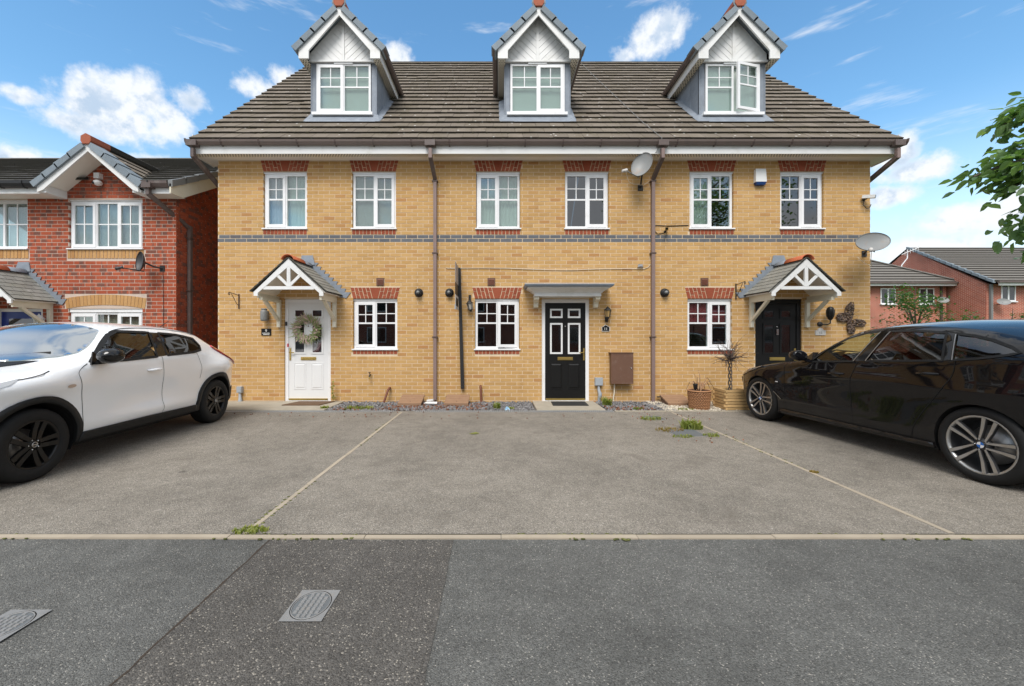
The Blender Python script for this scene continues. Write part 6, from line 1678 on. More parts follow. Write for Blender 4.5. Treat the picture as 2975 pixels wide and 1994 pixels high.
obj('scrolls', s_, 'black_metal', t)

# electricity cable boxes
def cable_box(x, z0, z1, w_, label):
    t = thing('cable_box', (x, -.04, 0), label, 'cable box', 'grey cable boxes')
    obj('box', MB().box(x - w_ / 2, x + w_ / 2, -.07, -.001, z0, z1), 'grey_plastic', t)
    obj('cover', MB().box(x - w_ / 2 + .008, x + w_ / 2 - .008, -.076, -.069, z0 + .008, z1 - .008), 'grey_plastic', t)
    obj('conduit', MB().tube([(x - .004, -.035, z0), (x + .004, -.035, z0 - .10), (x + .02, -.06, z0 - .16), (x + .018, -.06, z0 - .22), (x + .004, -.045, z0 - .26), (x + .006, -.045, -.02)], [.022, .03, .038, .038, .030, .030], 10), 'grey_plastic', t)
cable_box(-5.24, .195, .32, .10, 'small grey cable box behind the white car')
cable_box(2.043, .34, .50, .155, 'grey cable box and conduit right of the middle door')
# brown meter cabinet
t = thing('meter_box', (2.485, -.08, .39), 'brown rectangular meter cabinet on the wall of the middle house', 'meter box')
obj('cabinet', MB().box(2.272, 2.70, -.14, -.001, .40, .985), 'meter_brown', t)
obj('door', MB().hexa([(2.262, -.155, .385), (2.705, -.155, .385), (2.705, -.139, .385), (2.262, -.139, .385), (2.262, -.155, 1.0), (2.705, -.155, 1.0), (2.705, -.139, 1.0), (2.262, -.139, 1.0)]), 'meter_brown', t)
obj('lip', MB().box(2.25, 2.71, -.165, -.001, .995, 1.012), 'meter_brown', t)
obj('lock', MB().lathe([(.012, 0), (.012, .008), (.001, .009)], 10, Matrix.Translation((2.665, -.155, .70)) @ Matrix.Rotation(R(90), 4, 'X')), 'chrome', t)
obj('supply_pipe', MB().tube([(2.36, -.05, .39), (2.355, -.05, .2), (2.335, -.055, .10), (2.34, -.06, -.02)], .014, 8), 'cable_white', t)

# half-buried meter boxes with a planked lid
def ground_meter(x0, x1, label, yb=-.10, yf=-.52, zb=.165, zf=.055):
    t = thing('ground_meter_box', ((x0 + x1) / 2, (yb + yf) / 2, 0), label, 'meter box', 'tan half-buried meter boxes')
    a = .02
    obj('base', MB().extrude([(x0 + a, yb, -.02), (x0 + a, yf + .01, -.02), (x0 + a, yf + .01, zf - .015), (x0 + a, yb, zb - .02)], (x1 - x0 - 2 * a, 0, 0)), 'meter_brown', t)
    n = 4
    for k in range(n):
        t0, t1 = k / n, (k + 1) / n
        y0, y1 = yf + (yb - yf) * t0 + .004, yf + (yb - yf) * t1; z0, z1 = zf + (zb - zf) * t0, zf + (zb - zf) * t1
        obj('plank', MB().hexa([(x0, y0, z0 - .02), (x1, y0, z0 - .02), (x1, y1, z1 - .02), (x0, y1, z1 - .02), (x0, y0, z0 + .004), (x1, y0, z0 + .004), (x1, y1 - .016, z1 + .004), (x0, y1 - .016, z1 + .004)]), 'meter_tan', t)
    obj('front_lip', MB().box(x0, x1, yf - .008, yf + .003, zf - .045, zf + .002), 'meter_tan', t)
    obj('lock', MB().lathe([(.009, 0), (.009, .004), (.001, .005)], 8, Matrix.Translation(((x0 + x1) / 2, yf + .08, zf + .027))), 'black_gap', t)
    obj('pipe_stub', MB().tube([(x0 - .03, yb + .05, .11), (x0 + .05, yb + .05, .11)], .014, 8), 'black_metal', t)
ground_meter(-1.92, -1.47, 'tan ribbed meter box left of the first downpipe')
ground_meter(-1.03, -.57, 'tan ribbed meter box under the black sign post')
ground_meter(3.25, 3.72, 'tan ribbed meter box beside the woven pot')

# overflow pipes
for (pts, lb) in (([(-2.20, -.01, .29), (-2.20, -.06, .29), (-2.215, -.10, .26), (-2.30, -.16, -.03)], 'leaning rusty brown overflow pipe under the left window'), ([(-.355, -.01, .325), (-.355, -.055, .325), (-.352, -.075, .29), (-.335, -.085, -.03)], 'upright rusty brown overflow pipe under the middle window')):
    obj('overflow_pipe', MB().tube(pts, [.021, .024, .022, .022], 10), 'rust_pipe', None, lb, 'pipe', 'overflow pipes')
# garden tap
t = thing('garden_tap', (-2.60, -.05, .50), 'small brass garden tap on the wall below the left window', 'tap')
obj('spout', MB().tube([(-2.60, -.001, .555), (-2.60, -.06, .555), (-2.60, -.085, .535), (-2.60, -.085, .50)], .012, 8), 'black_metal', t)
obj('tap_handle', MB().box(-2.605, -2.595, -.075, -.045, .575, .61).box(-2.625, -2.575, -.066, -.054, .60, .612), 'black_metal', t)
obj('nozzle', MB().lathe([(.014, 0), (.016, .025), (.012, .03)], 10, Matrix.Translation((-2.60, -.085, .475))), 'brass', t)

# cable tacked across the middle house and its junction box
pts = [(-1.06, 2.735), (-1.03, 2.722), (-.9, 2.722), (-.4, 2.727), (.2, 2.722), (.55, 2.707), (1.1, 2.690), (1.5, 2.687), (2.0, 2.705), (2.5, 2.712), (2.82, 2.712), (2.97, 2.712), (3.05, 2.74), (3.10, 2.80)]
obj('wall_cable', MB().tube([(x, -.012, z) for x, z in pts], .0062, 6), 'cable_white', None, 'cream cable tacked across the middle house above its door', 'cable')
obj('junction_box', MB().hexa([(2.83, -.05, 2.73), (2.95, -.05, 2.725), (2.95, -.001, 2.725), (2.83, -.001, 2.73), (2.85, -.045, 2.80), (2.93, -.05, 2.80), (2.93, -.001, 2.80), (2.85, -.001, 2.80)]), 'lens_clear', None, 'small clear junction box at the end of the cream cable', 'junction box')
# aerial cable over the roof of the middle house
obj('roof_cable', MB().tube([(2.65, 4.6, roof_z(4.6) + .06), (2.75, 3.4, roof_z(3.4) + .05), (2.92, 1.6, roof_z(1.6) + .06), (3.05, .3, roof_z(.3) + .06), (3.16, -.45, 5.16), (3.10, -.34, 4.95), (2.92, -.2, 4.78)], .005, 6), 'grey_paint', None, 'thin grey aerial cable running down the tiles to the middle dish', 'cable')

# satellite dishes
def dish(cx, y, cz, rx, ry, aim, roll, mat, label, lnb, foot, arm_from=(0, -1), cable=None):
    t = thing('satellite_dish', foot, label, 'satellite dish', 'satellite dishes')
    q = Vector(aim).normalized().to_track_quat('Z', 'Y').to_matrix().to_4x4()
    M = Matrix.Translation((cx, y, cz)) @ q @ Matrix.Rotation(roll, 4, 'Z') @ Matrix.Diagonal((rx, ry, 1, 1))
    n = 9
    prof = [(max(1e-4, k / n), .075 * (k / n) ** 2 * 1.0) for k in range(n + 1)] + [(1.0, .083), (.985, .083)]
    obj('reflector', MB().lathe(prof, 36, M).lathe([(max(1e-4, k / n), .075 * (k / n) ** 2 - .006) for k in range(n + 1)], 36, M), mat, t)
    edge = M @ Vector((arm_from[0], arm_from[1], .08)); back = M @ Vector((0, 0, -.01))
    obj('lnb_arm', MB().tube([back, M @ Vector((arm_from[0] * .9, arm_from[1] * .9, .0)), Vector(lnb)], .011, 8), 'black_metal' if mat == 'dish_dark' else 'grey_paint', t)
    L = Vector(lnb); d = (Vector((cx, y, cz)) - L).normalized(); ql = d.to_track_quat('Z', 'Y').to_matrix().to_4x4()
    obj('lnb', MB().lathe([(.001, -.09), (.028, -.088), (.030, -.02), (.022, .0), (.034, .02), (.034, .035), (.001, .038)], 14, Matrix.Translation(L) @ ql), 'dish_dark' if mat == 'dish_dark' else 'plaque_stone', t)
    obj('mount_arm', MB().tube([back, back + (Vector(foot) - back) * .5 + Vector((0, 0, -.02)), Vector(foot)], .017, 8), 'black_metal', t)
    obj('wall_plate', MB().box(foot[0] - .05, foot[0] + .05, -.012, -.001, foot[2] - .06, foot[2] + .06), 'black_metal', t)
    if cable: obj('lead_cable', MB().tube(cable, .0045, 6), 'cable_white' if mat != 'dish_dark' else 'black_plastic', t)
dish(2.83, -.32, 4.66, .195, .26, (-.50, -.82, .28), R(-14), 'dish_grey', 'pale satellite dish under the eaves beside the second downpipe', (2.40, -.62, 4.46), (2.90, -.01, 4.36), (0, -1), [(2.42, -.6, 4.43), (2.50, -.5, 4.30), (2.70, -.2, 4.36), (2.95, -.05, 4.40), (3.08, -.02, 4.5)])
dish(7.19, -.42, 3.12, .375, .20, (.02, -.90, .42), R(16), 'dish_grey', 'wide stained satellite dish at the right end of the terrace', (6.86, -.80, 2.93), (7.46, -.01, 3.02), (-.1, -1), [(6.87, -.80, 2.88), (6.95, -.7, 2.72), (7.15, -.5, 2.68), (7.28, -.2, 2.8), (7.30, -.02, 2.95)])
dish(-7.02, -.22, 2.80, .135, .205, (-.42, -.88, .12), R(12), 'dish_dark', 'black satellite dish on the red brick house', (-7.27, -.45, 2.66), (-6.84, -.01, 2.72), (0, -1), [(-6.82, -.015, 2.66), (-6.815, -.012, 2.0), (-6.82, -.012, 1.0), (-6.82, -.012, 0)])

# alarm box, cameras
t = thing('alarm_box', (5.315, -.05, 4.40), 'white alarm box with blue base between the upper right windows', 'alarm box')
obj('case', MB().hexa([(5.205, -.085, 4.46), (5.425, -.085, 4.46), (5.425, -.001, 4.46), (5.205, -.001, 4.46), (5.215, -.07, 4.725), (5.415, -.07, 4.725), (5.415, -.001, 4.725), (5.215, -.001, 4.725)]), 'white_paint', t)
obj('strobe', MB().hexa([(5.235, -.065, 4.405), (5.405, -.065, 4.405), (5.405, -.001, 4.405), (5.235, -.001, 4.405), (5.212, -.083, 4.459), (5.418, -.083, 4.459), (5.418, -.001, 4.459), (5.212, -.001, 4.459)]), 'blue_light', t)
def cctv(x, z, d, label, cab, mat='white_board', s=1.0):
    t = thing('security_camera', (x, 0, z), label, 'camera', 'security cameras')
    a = Vector((x, -.02, z)); dv_ = Vector(d).normalized()
    obj('base', MB().lathe([(.03 * s, 0), (.03 * s, .012), (.012 * s, .03)], 12, Matrix.Translation((x, -.001, z)) @ Matrix.Rotation(R(90), 4, 'X')), 'black_metal', t)
    obj('arm', MB().tube([(x, -.01, z), (x, -.06, z - .01), Vector((x, -.09, z + .02))], .010, 8), 'black_metal', t)
    c = Vector((x, -.09, z + .03)); 
    obj('barrel', MB().beam(c - dv_ * .08 * s, c + dv_ * .12 * s, .075 * s, .06 * s), mat, t)
    obj('lens', MB().beam(c + dv_ * .12 * s, c + dv_ * .125 * s, .06 * s, .045 * s), 'gloss_black', t)
    if cab: obj('cable', MB().tube(cab, .007, 6), 'black_plastic', t)
cctv(7.45, 4.12, (.62, -.75, -.18), 'white security camera high at the right end of the terrace', [(7.45, -.02, 4.11), (7.40, -.05, 4.0), (7.46, -.06, 3.92), (7.54, -.04, 3.95), (7.585, -.02, 4.02)])
cctv(3.40, 3.47, (-.35, -.9, -.15), 'small gold security camera beside the second downpipe below the window', [(3.40, -.01, 3.45), (3.25, -.015, 3.42), (3.19, -.012, 3.48), (3.20, -.012, 3.60), (3.45, -.01, 3.585), (3.88, -.01, 3.60)], 'brass', .8)
t = thing('security_light', (-8.08, 0, 4.40), 'white security light and sensor in the gable of the red house', 'security light')
obj('lamp', MB().box(-8.16, -8.05, -.09, -.001, 4.53, 4.64), 'white_paint', t)
obj('sensor', MB().ball((-8.09, -.07, 4.44), .075, .08, .06, 14), 'white_paint', t)
obj('sensor_eye', MB().ball((-8.12, -.135, 4.425), .03, .02, .03, 10), 'gloss_black', t)
obj('doorbell', MB().box(-4.345, -4.312, .008, .03, 1.555, 1.635), 'black_plastic', None, 'small black doorbell on the frame of the white door', 'doorbell')

# estate agent's board: a flag board standing out from the wall on a black post
t = thing('flag_sign', (-.775, -.05, .28), 'black sign post with an edge-on flag board on the middle house', 'sign')
obj('post', MB().hexa([(-.755, -.075, .28), (-.685, -.075, .28), (-.685, -.005, .28), (-.755, -.005, .28), (-.815, -.075, 2.72), (-.760, -.075, 2.72), (-.760, -.005, 2.72), (-.815, -.005, 2.72)]), 'black_plastic', t)
for (z0, z1, mt, nm) in ((2.36, 2.74, 'sign_grey', 'board'), (2.13, 2.355, 'black_plastic', 'board'), (1.86, 2.125, 'plaque_stone', 'board')):
    b = obj(nm, MB().box(-.806, -.800, -.66, -.075, z0, z1), mt, t)
obj('panel', MB().box(-.7995, -.7975, -.56, -.16, 1.92, 2.08), 'black_plastic', t)
obj('clip', MB().box(-.812, -.794, -.69, -.655, 1.84, 1.93), 'grey_plastic', t)

# butterfly on the wall
t = thing('butterfly_ornament', (7.10, -.03, 1.45), 'rusty wire butterfly ornament on the wall above the black car', 'ornament')
r = random.Random(5)
c0 = Vector((7.13, 1.665)); axis = Vector((.60, .80)).normalized()
def wing(name, pts):
    pl = dense([(c0.x + a, c0.y + b) for a, b in pts], .03)
    w_ = obj(name, MB().tube([(x, -.03, z) for x, z in pl + pl[:1]], .007, 5, False), 'rusty_metal', t)
    m = MB(); x0_, x1_ = min(p[0] for p in pl), max(p[0] for p in pl); z0_, z1_ = min(p[1] for p in pl), max(p[1] for p in pl)
    k = 0
    while k < 95:
        x, z = r.uniform(x0_, x1_), r.uniform(z0_, z1_)
        if inside((x, z), pl): m.ball((x, -.03 + r.uniform(-.01, .01), z), r.uniform(.012, .024), .010, r.uniform(.010, .022), 8); k += 1
    obj('wire_filling', m, 'wire_mix', w_, kind='stuff')
wing('wing', [(0, .02), (-.10, .12), (-.06, .28), (.04, .37), (.09, .36), (.10, .22), (.06, .08)])
wing('wing', [(-.01, .0), (-.10, .14), (-.20, .15), (-.25, .08), (-.22, .0), (-.10, -.03)])
wing('wing', [(.03, -.01), (.14, .02), (.30, -.01), (.35, -.06), (.28, -.13), (.12, -.12), (.0, -.05)])
wing('wing', [(.0, -.03), (.08, -.10), (.13, -.20), (.08, -.28), (.0, -.27), (-.04, -.15)])
obj('insect_body', MB().tube([(c0.x - .05, -.04, c0.y - .07), (c0.x, -.045, c0.y - .01), (c0.x + .06, -.04, c0.y + .06)], [.012, .022, .012], 8), 'rusty_metal', t)
for sg in (-1, 1):
    p0_ = Vector((c0.x + .06, -.04, c0.y + .06))
    obj('feeler', MB().tube([p0_, p0_ + Vector((.06 + .02 * sg, 0, .06 - .03 * sg)), p0_ + Vector((.13, 0, .07 - .05 * sg)), p0_ + Vector((.14, 0, .10 - .05 * sg)), p0_ + Vector((.115, 0, .10 - .05 * sg))], .003, 5), 'rusty_metal', t)

# door mats
def mat_at(x0, x1, y0, y1, m, label, dx=0): return obj('door_mat', MB().hexa([(x0, y0, .021), (x1, y0, .021), (x1 + dx, y1, .021), (x0 + dx, y1, .021), (x0 + .004, y0 + .004, .034), (x1 - .004, y0 + .004, .034), (x1 + dx - .004, y1 - .004, .034), (x0 + dx + .004, y1 - .004, .034)]), m, None, label, 'door mat', 'door mats')
mat_at(-4.12, -3.40, -.55, -.10, 'coir', 'brown coir door mat before the white door', .12)
mat_at(1.04, 1.72, -.58, -.14, 'rubber_mat', 'black rubber door mat before the middle black door', .02)

# wreath on the white door
t = thing('door_wreath', (-3.885, .02, 1.30), 'green and pink heather wreath hanging on the white door', 'wreath')
cx, cz, rr_ = -3.885, 1.497, .165
obj('ring', MB().tube([(cx + rr_ * math.cos(a), .005, cz + rr_ * math.sin(a)) for a in [2 * math.pi * k / 28 for k in range(29)]], .022, 8, False), 'twig', t)
r = random.Random(9)
for nm, mt, n, ln in (('greenery', 'wreath_green', 620, .14), ('heather_sprigs', 'heather', 330, .13)):
    m = MB()
    for k in range(n):
        a = r.uniform(0, 6.283); ra = rr_ + r.gauss(0, .03); b = a + r.choice((1, 1, 1, -1)) * R(r.uniform(15, 60)) ; l = ln * r.uniform(.5, 1.25)
        p_ = Vector((cx + ra * math.cos(a), r.uniform(-.05, .0), cz + ra * math.sin(a))); d_ = Vector((math.cos(b), r.uniform(-.6, -.05), math.sin(b))).normalized() * l
        if (p_ + d_ - Vector((cx, 0, cz))).xz.length < .10: d_ = -d_
        s_ = d_.cross(Vector((0, 1, 0))).normalized() * r.uniform(.004, .010)
        m.add([p_ - s_ * .5, p_ + d_ * .5 - s_, p_ + d_, p_ + d_ * .5 + s_], [(0, 1, 2, 3)])
    obj(nm, m, mt, t, kind='stuff')
obj('hook', MB().tube([(cx, .03, 1.78), (cx, .025, 1.70), (cx, .02, cz + rr_)], .004, 5), 'chrome', t)
obj('key_fob', MB().box(-4.282, -4.262, -.035, -.005, 1.12, 1.19), 'red_paint', None, 'red key fob hanging from the white door handle', 'key fob')

# woven clay pot with a dry spiky plant
px_, py_ = 3.70, -.80
t = thing('flower_pot', (px_, py_, 0), 'woven-pattern clay pot with a dried spiky plant', 'pot')
M0 = Matrix.Translation((px_, py_, 0))
obj('pot', MB().lathe([(.001, .0), (.150, .0), (.160, .02), (.185, .28), (.188, .31), (.197, .315), (.199, .345), (.190, .35), (.178, .34), (.172, .30), (.001, .30)], 28, M0), 'pot_shadow', t)
m = MB()
for row in range(10):
    z_ = .022 + row * .031; ra = .162 + .024 * z_ / .3 + .002
    for k in range(26):
        a = 2 * math.pi * (k + .5 * (row % 2)) / 26; sg = 1 if row % 2 else -1
        p0_ = Vector((px_ + ra * math.cos(a), py_ + ra * math.sin(a), z_)); tg = Vector((-math.sin(a), math.cos(a), 0))
        p0_ = p0_ + Vector((math.cos(a), math.sin(a), 0)) * .003; m.beam(p0_ - tg * .017 - Vector((0, 0, .011 * sg)), p0_ + tg * .017 + Vector((0, 0, .011 * sg)), .015, .016, (math.cos(a), math.sin(a), 0))
obj('weave', m, 'pot_clay', t, kind='stuff')
obj('rim', MB().tube([(px_ + .193 * math.cos(2 * math.pi * k / 24), py_ + .193 * math.sin(2 * math.pi * k / 24), .338) for k in range(25)], .014, 8, False), 'pot_clay', t)
obj('soil', MB().disc((px_, py_, .325), .178, (0, 0, 1), 20), 'soil', t)
r = random.Random(12)
for k in range(13):
    a = r.uniform(0, 6.283); l = r.uniform(.25, .50); dr = r.random()
    b0 = Vector((px_ + .03 * math.cos(a), py_ + .03 * math.sin(a), .33)); d_ = Vector((math.cos(a), math.sin(a), 0))
    if k < 3: e1, e2 = b0 + d_ * .03 + Vector((0, 0, .25)), b0 + d_ * .10 * (k + 1) * .6 + Vector((-.06, 0, .46 - .05 * k))
    else: e1, e2 = b0 + d_ * l * .45 + Vector((0, 0, .12 + .12 * dr)), b0 + d_ * l * .85 + Vector((0, 0, -.22 + .35 * dr))
    s_ = d_.cross(Vector((0, 0, 1))) * .010
    obj('spike_leaf', MB().add([b0 - s_, b0 + s_, e1 + s_ * .9, e2, e1 - s_ * .9], [(0, 1, 2, 4), (4, 2, 3)]), 'dry_leaf', t)
def solar(x, y, z0, zl, label):
    t = thing('stake_light', (x, y, z0), label, 'garden light', 'stake lights')
    obj('stake', MB().tube([(x, y, z0), (x, y, zl)], .008, 6), 'black_plastic', t)
    obj('lamp_head', MB().lathe([(.012, 0), (.030, .02), (.038, .09), (.042, .095), (.042, .11), (.001, .118)], 14, Matrix.Translation((x, y, zl))), 'black_plastic', t)
solar(3.60, -.86, .31, .36, 'black stake light standing in the woven pot')
# slatted planter with a twisted willow
x0, x1, y0, y1 = 4.07, 4.52, -1.0, -.60
t = thing('wooden_planter', ((x0 + x1) / 2, (y0 + y1) / 2, 0), 'slatted wooden planter half hidden by the black car', 'planter')
for k in range(7):
    z_ = .015 + k * .052; e_ = .022 if k % 2 else 0
    for (a, b, c_, d_) in ((x0 - e_, x1 + e_, y0, y0 + .035), (x0 - e_, x1 + e_, y1 - .035, y1)) if k % 2 else ((x0, x0 + .035, y0 - .012, y1 + .012), (x1 - .035, x1, y0 - .012, y1 + .012)):
        obj('slat', MB().box(a, b, c_, d_, z_, z_ + .043), 'planter_wood', t)
    for (a, b, c_, d_) in ((x0 + .036, x1 - .036, y0 + .004, y0 + .032), (x0 + .036, x1 - .036, y1 - .032, y1 - .004)) if not k % 2 else ((x0 + .004, x0 + .032, y0 + .036, y1 - .036), (x1 - .032, x1 - .004, y0 + .036, y1 - .036)):
        obj('slat', MB().box(a, b, c_, d_, z_, z_ + .043), 'planter_wood', t)
obj('soil', MB().box(x0 + .034, x1 - .034, y0 + .034, y1 - .034, .30, .335), 'soil', t)
t = thing('twisted_willow', (4.27, -.80, .33), 'bare twisted willow with a tangled round head in the planter', 'tree')
for ph in (0, 2.1, 4.2):
    obj('stem', MB().tube([(4.27 + .028 * math.cos(ph + k * .85), -.80 + .028 * math.sin(ph + k * .85), .32 + k * .052) for k in range(13)], .011, 7), 'bark', t)
r = random.Random(21); m = MB()
for k in range(95):
    a = r.uniform(0, 6.283); el_ = r.uniform(-.25, 1.35); d_ = Vector((math.cos(a) * math.cos(el_), math.sin(a) * math.cos(el_), math.sin(el_)))
    p_ = Vector((4.27, -.80, .93)) + Vector((r.gauss(0, .02), r.gauss(0, .02), r.gauss(0, .03))); path = [p_]; l = r.uniform(.26, .50)
    for j in range(6):
        d_ = (d_ + Vector((r.gauss(0, .3), r.gauss(0, .3), r.gauss(0, .25)))).normalized(); path.append(path[-1] + d_ * l / 6)
    m.tube(path, [.0045, .004, .0035, .003, .0025, .002, .0015], 4, False)
obj('twigs', m, 'twig', t, kind='stuff')
solar(4.44, -.95, .33, .50, 'black stake light in the wooden planter')
for (x, h_, w_, mt, lb) in ((-.36, .10, .04, 'pot_clay', 'small clay pot on the left of the middle kitchen sill'), (-.27, .13, .035, 'plaque_text', 'white jar on the middle kitchen sill'), (-.18, .09, .05, 'heather', 'pink bowl on the middle kitchen sill'), (-.07, .20, .03, 'lens_clear', 'tall glass bottle on the middle kitchen sill'), (.24, .11, .045, 'grey_paint', 'grey mug behind the open middle casement'), (-2.40, .10, .045, 'terracotta_bright', 'orange ornament on the left kitchen sill')):
    obj('sill_ornament', MB().lathe([(.001, 0), (w_ * .8, 0), (w_, h_ * .45), (w_ * .9, h_ * .7), (w_ * .55, h_), (.001, h_)], 14, Matrix.Translation((x, .16, 1.13))), mt, None, lb, 'ornament', 'ornaments on the window sill')
# ornaments on the sill of the upper right window
for (x, h_, w_, mt, lb) in ((5.87, .17, .045, 'plaque_text', 'white jar on the sill of the upper right window'), (6.03, .13, .05, 'pot_clay', 'copper ornament on the sill of the upper right window'), (6.36, .15, .07, 'plaque_text', 'wide white candle jar behind the right casement')):
    obj('sill_ornament', MB().lathe([(.001, 0), (w_, 0), (w_ * 1.05, h_ * .6), (w_ * .8, h_), (.001, h_)], 16, Matrix.Translation((x, .17, 3.60))), mt, None, lb, 'ornament', 'ornaments on the window sill')
# ================================================================== red brick house on the left
h = thing('red_brick_house', (-8.8, 0, 0), 'red brick house with a gable and blue door, left of the terrace', 'house')
GX = -7.94
RW = [(-8.757, -7.246, 3.13, 4.12), (-11.10, -9.59, 3.13, 4.12), (-8.757, -7.246, .80, 1.90)]
ops = [rect(*w_) for w_ in RW] + [rect(-8.80, -7.20, 2.92, 3.10), rect(-11.15, -9.55, 2.92, 3.10), rect(-8.84, -7.16, 1.90, 2.17), rect(-10.25, -9.28, -.3, 1.90)]
holes = [w_ for w_ in RW] + [(-10.25, -9.28, -.2, 1.90)]
wall = obj('wall', backing(-16, -6.57, -.3, 4.20, holes), 'mortar_pale', h)
bricks = lay_bricks(-10.9, -6.56, -.05, 57, ops, phase=-10.9)
for c in range(57, 69):
    z0 = -.05 + c * COURSE; half = (5.02 - (z0 + .04)) * 1.22
    if half > .05: bricks += [b for b in lay_bricks(GX - half, GX + half, z0, 1, [], phase=-10.9 + (PITCH / 2 if c % 2 else 0))]
obj('gable_backing', MB().extrude([(GX - 1.02, .008, 4.19), (GX + 1.02, .008, 4.19), (GX, .008, 5.03)], (0, .1, 0)), 'mortar_pale', wall)
build_wall(wall, bricks, lambda b: 'brick_red', key=lambda b: (-b[2] if b[1] > 1.0 else 0) * b[3])
obj('wall_wing', MB().box(-15.99, -11.13, 0.0, .0034, -.3, 4.19).box(-11.13, -10.905, 0.0, .0034, -.3, 2.90), 'wall_red_plain', h)
sidew = obj('side_wall', MB().extrude([(-6.568, .008, -.3), (-6.568, 8.0, -.3), (-6.568, 8.0, 4.2), (-6.568, 3.7, 6.45), (-6.568, .008, 4.25)], (-.2, 0, 0)), 'wall_red_plain', h)
sb = MB()
for (yc, zc_, l, hh, c) in lay_bricks(0.0, 1.9, -.05, 68, [], phase=.06):
    if zc_ > 4.2 + yc * .55: continue
    dx = random.uniform(-.001, .001)
    if yc - l / 2 < .03: yc += .055; l -= .11
    if l > .03: sb.box(-6.66, -6.56 + dx, yc - l / 2, yc + l / 2, zc_ - hh / 2, zc_ + hh / 2)
obj('brickwork', sb, 'brick_red', sidew, kind='stuff')
obj('floor_slab', MB().box(-15.8, -6.8, .23, 7.8, 2.4, 2.6), 'blind_cream', h); obj('back_wall', MB().box(-16, -6.6, 7.8, 8.0, -.3, 4.2), 'wall_red_plain', h)
window(h, -8.745, -7.258, 3.135, 4.10, .04, [(1, 'sash'), (.95, 'fixed'), (1, 'sash')], {k: ('slats', 'blind_white') for k in range(3)}, style='cross')
window(h, -11.09, -9.60, 3.135, 4.10, .04, [(1, 'sash'), (.95, 'fixed'), (1, 'fixed')], {k: ('slats', 'blind_white') for k in range(3)}, style='cross')
window(h, -8.745, -7.258, .80, 1.83, .04, [(1, 'sash'), (.95, 'fixed'), (1, 'sash')], {k: ('slats', 'blind_cream') for k in range(3)}, style='cross')
obj('window_head', MB().box(-8.745, -7.258, .02, .10, 1.852, 1.93), 'upvc', h)
sill_course(h, -8.78, -7.22, 2.925, 3.10, 'brick_buff'); sill_course(h, -11.12, -9.57, 2.925, 3.10, 'brick_buff')
ar = obj('brick_arch', MB().box(-8.82, -7.18, .009, .05, 1.95, 2.16), 'mortar_pale', h)
for k in range(22):
    t = (k + .5) / 22; x = -8.82 + 1.64 * t; rise = .085 * (1 - (2 * t - 1) ** 2); tl = (t - .5) * .30
    o = inst('brick', unit_box('brick_buff'), ar, (x, .046, 2.005 + rise * .9), (0, tl, 0), (.066, .10, .21))
d = obj('door', MB().box(-10.18, -9.35, .045, .09, -.1, 1.84), 'blue_paint', h)
f = MB(); f.box(-10.25, -10.18, .03, .1, -.2, 1.90); f.box(-9.35, -9.28, .03, .1, -.2, 1.90); f.box(-10.18, -9.35, .031, .099, 1.84, 1.90); obj('door_frame', f, 'upvc', d)
obj('pane', MB().box(-10.02, -9.50, .038, .044, .6, 1.70), 'door_glass', d)
tr_ = MB(); tr_.box(-10.06, -9.46, .036, .046, 1.70, 1.74); tr_.box(-10.06, -10.02, .036, .046, .6, 1.70); tr_.box(-9.50, -9.46, .036, .046, .6, 1.70); obj('glazing_trim', tr_, 'blue_paint', d)
gable_canopy(h, -9.666, dz=-.135)
# roof
rE, rT, rR = (-.38, 4.33), .553, 3.7
ra_ = math.atan(rT)
def rz(y): return rE[1] + (y - rE[0]) * rT
roof = obj('roof', MB().add([(-17, .05, rz(.05) - .02), (-6.34, .05, rz(.05) - .02), (-6.34, rR, rz(rR) - .06), (-17, rR, rz(rR) - .06), (-6.34, 2 * rR + .38, rE[1]), (-17, 2 * rR + .38, rE[1]),
    (-17, rE[0] + .05, rE[1] - .0), (GX - .9, rE[0] + .05, rE[1] - .0), (GX - .9, .05, rz(.05) - .02), (GX + .9, rE[0] + .05, rE[1] - .0), (-6.34, rE[0] + .05, rE[1] - .0), (GX + .9, .05, rz(.05) - .02)], [(0, 1, 2, 3), (3, 2, 4, 5), (6, 7, 8, 0), (9, 10, 1, 11)]), 'roof_tile_dark', h)
tdm = MB().hexa([(-0.5, 0, 0), (0.5, 0, 0), (0.5, 1, 0), (-0.5, 1, 0), (-0.5, 0, 1), (0.5, 0, 1), (0.5, 1, 1), (-0.5, 1, 1)]).mesh('red_house_tile'); tdm.materials.append(MATS['roof_tile_dark'])
def skipg(x, y, w_, k): return abs(x - GX) < (5.05 - rz(y)) * 1.25 - .05
tl = slope_tiles(-16.6, -6.33, 4.08 / math.cos(ra_) / 14, .30, 14, rE, ra_, skipg)
put_tiles(roof, [t for t in tl if t[1] > -13.2], tdm, 'roof_tile_dark')
mb = MB()
for M, x, y, z in [t for t in tl if t[1] <= -13.2]:
    mb.M = M; mb.hexa([(-0.5, 0, 0), (0.5, 0, 0), (0.5, 1, 0), (-0.5, 1, 0), (-0.5, 0, 1), (0.5, 0, 1), (0.5, 1, 1), (-0.5, 1, 1)])
obj('roof_tiling', mb, 'roof_tile_dark', roof, kind='stuff')
x = -16.6
while x < -6.4:
    obj('ridge_tile', MB().extrude([(x, rR - .14, rz(rR) - .09), (x, rR, rz(rR) + .04), (x, rR + .14, rz(rR) - .09)], (.44, 0, 0)), 'roof_tile_dark', roof); x += .45
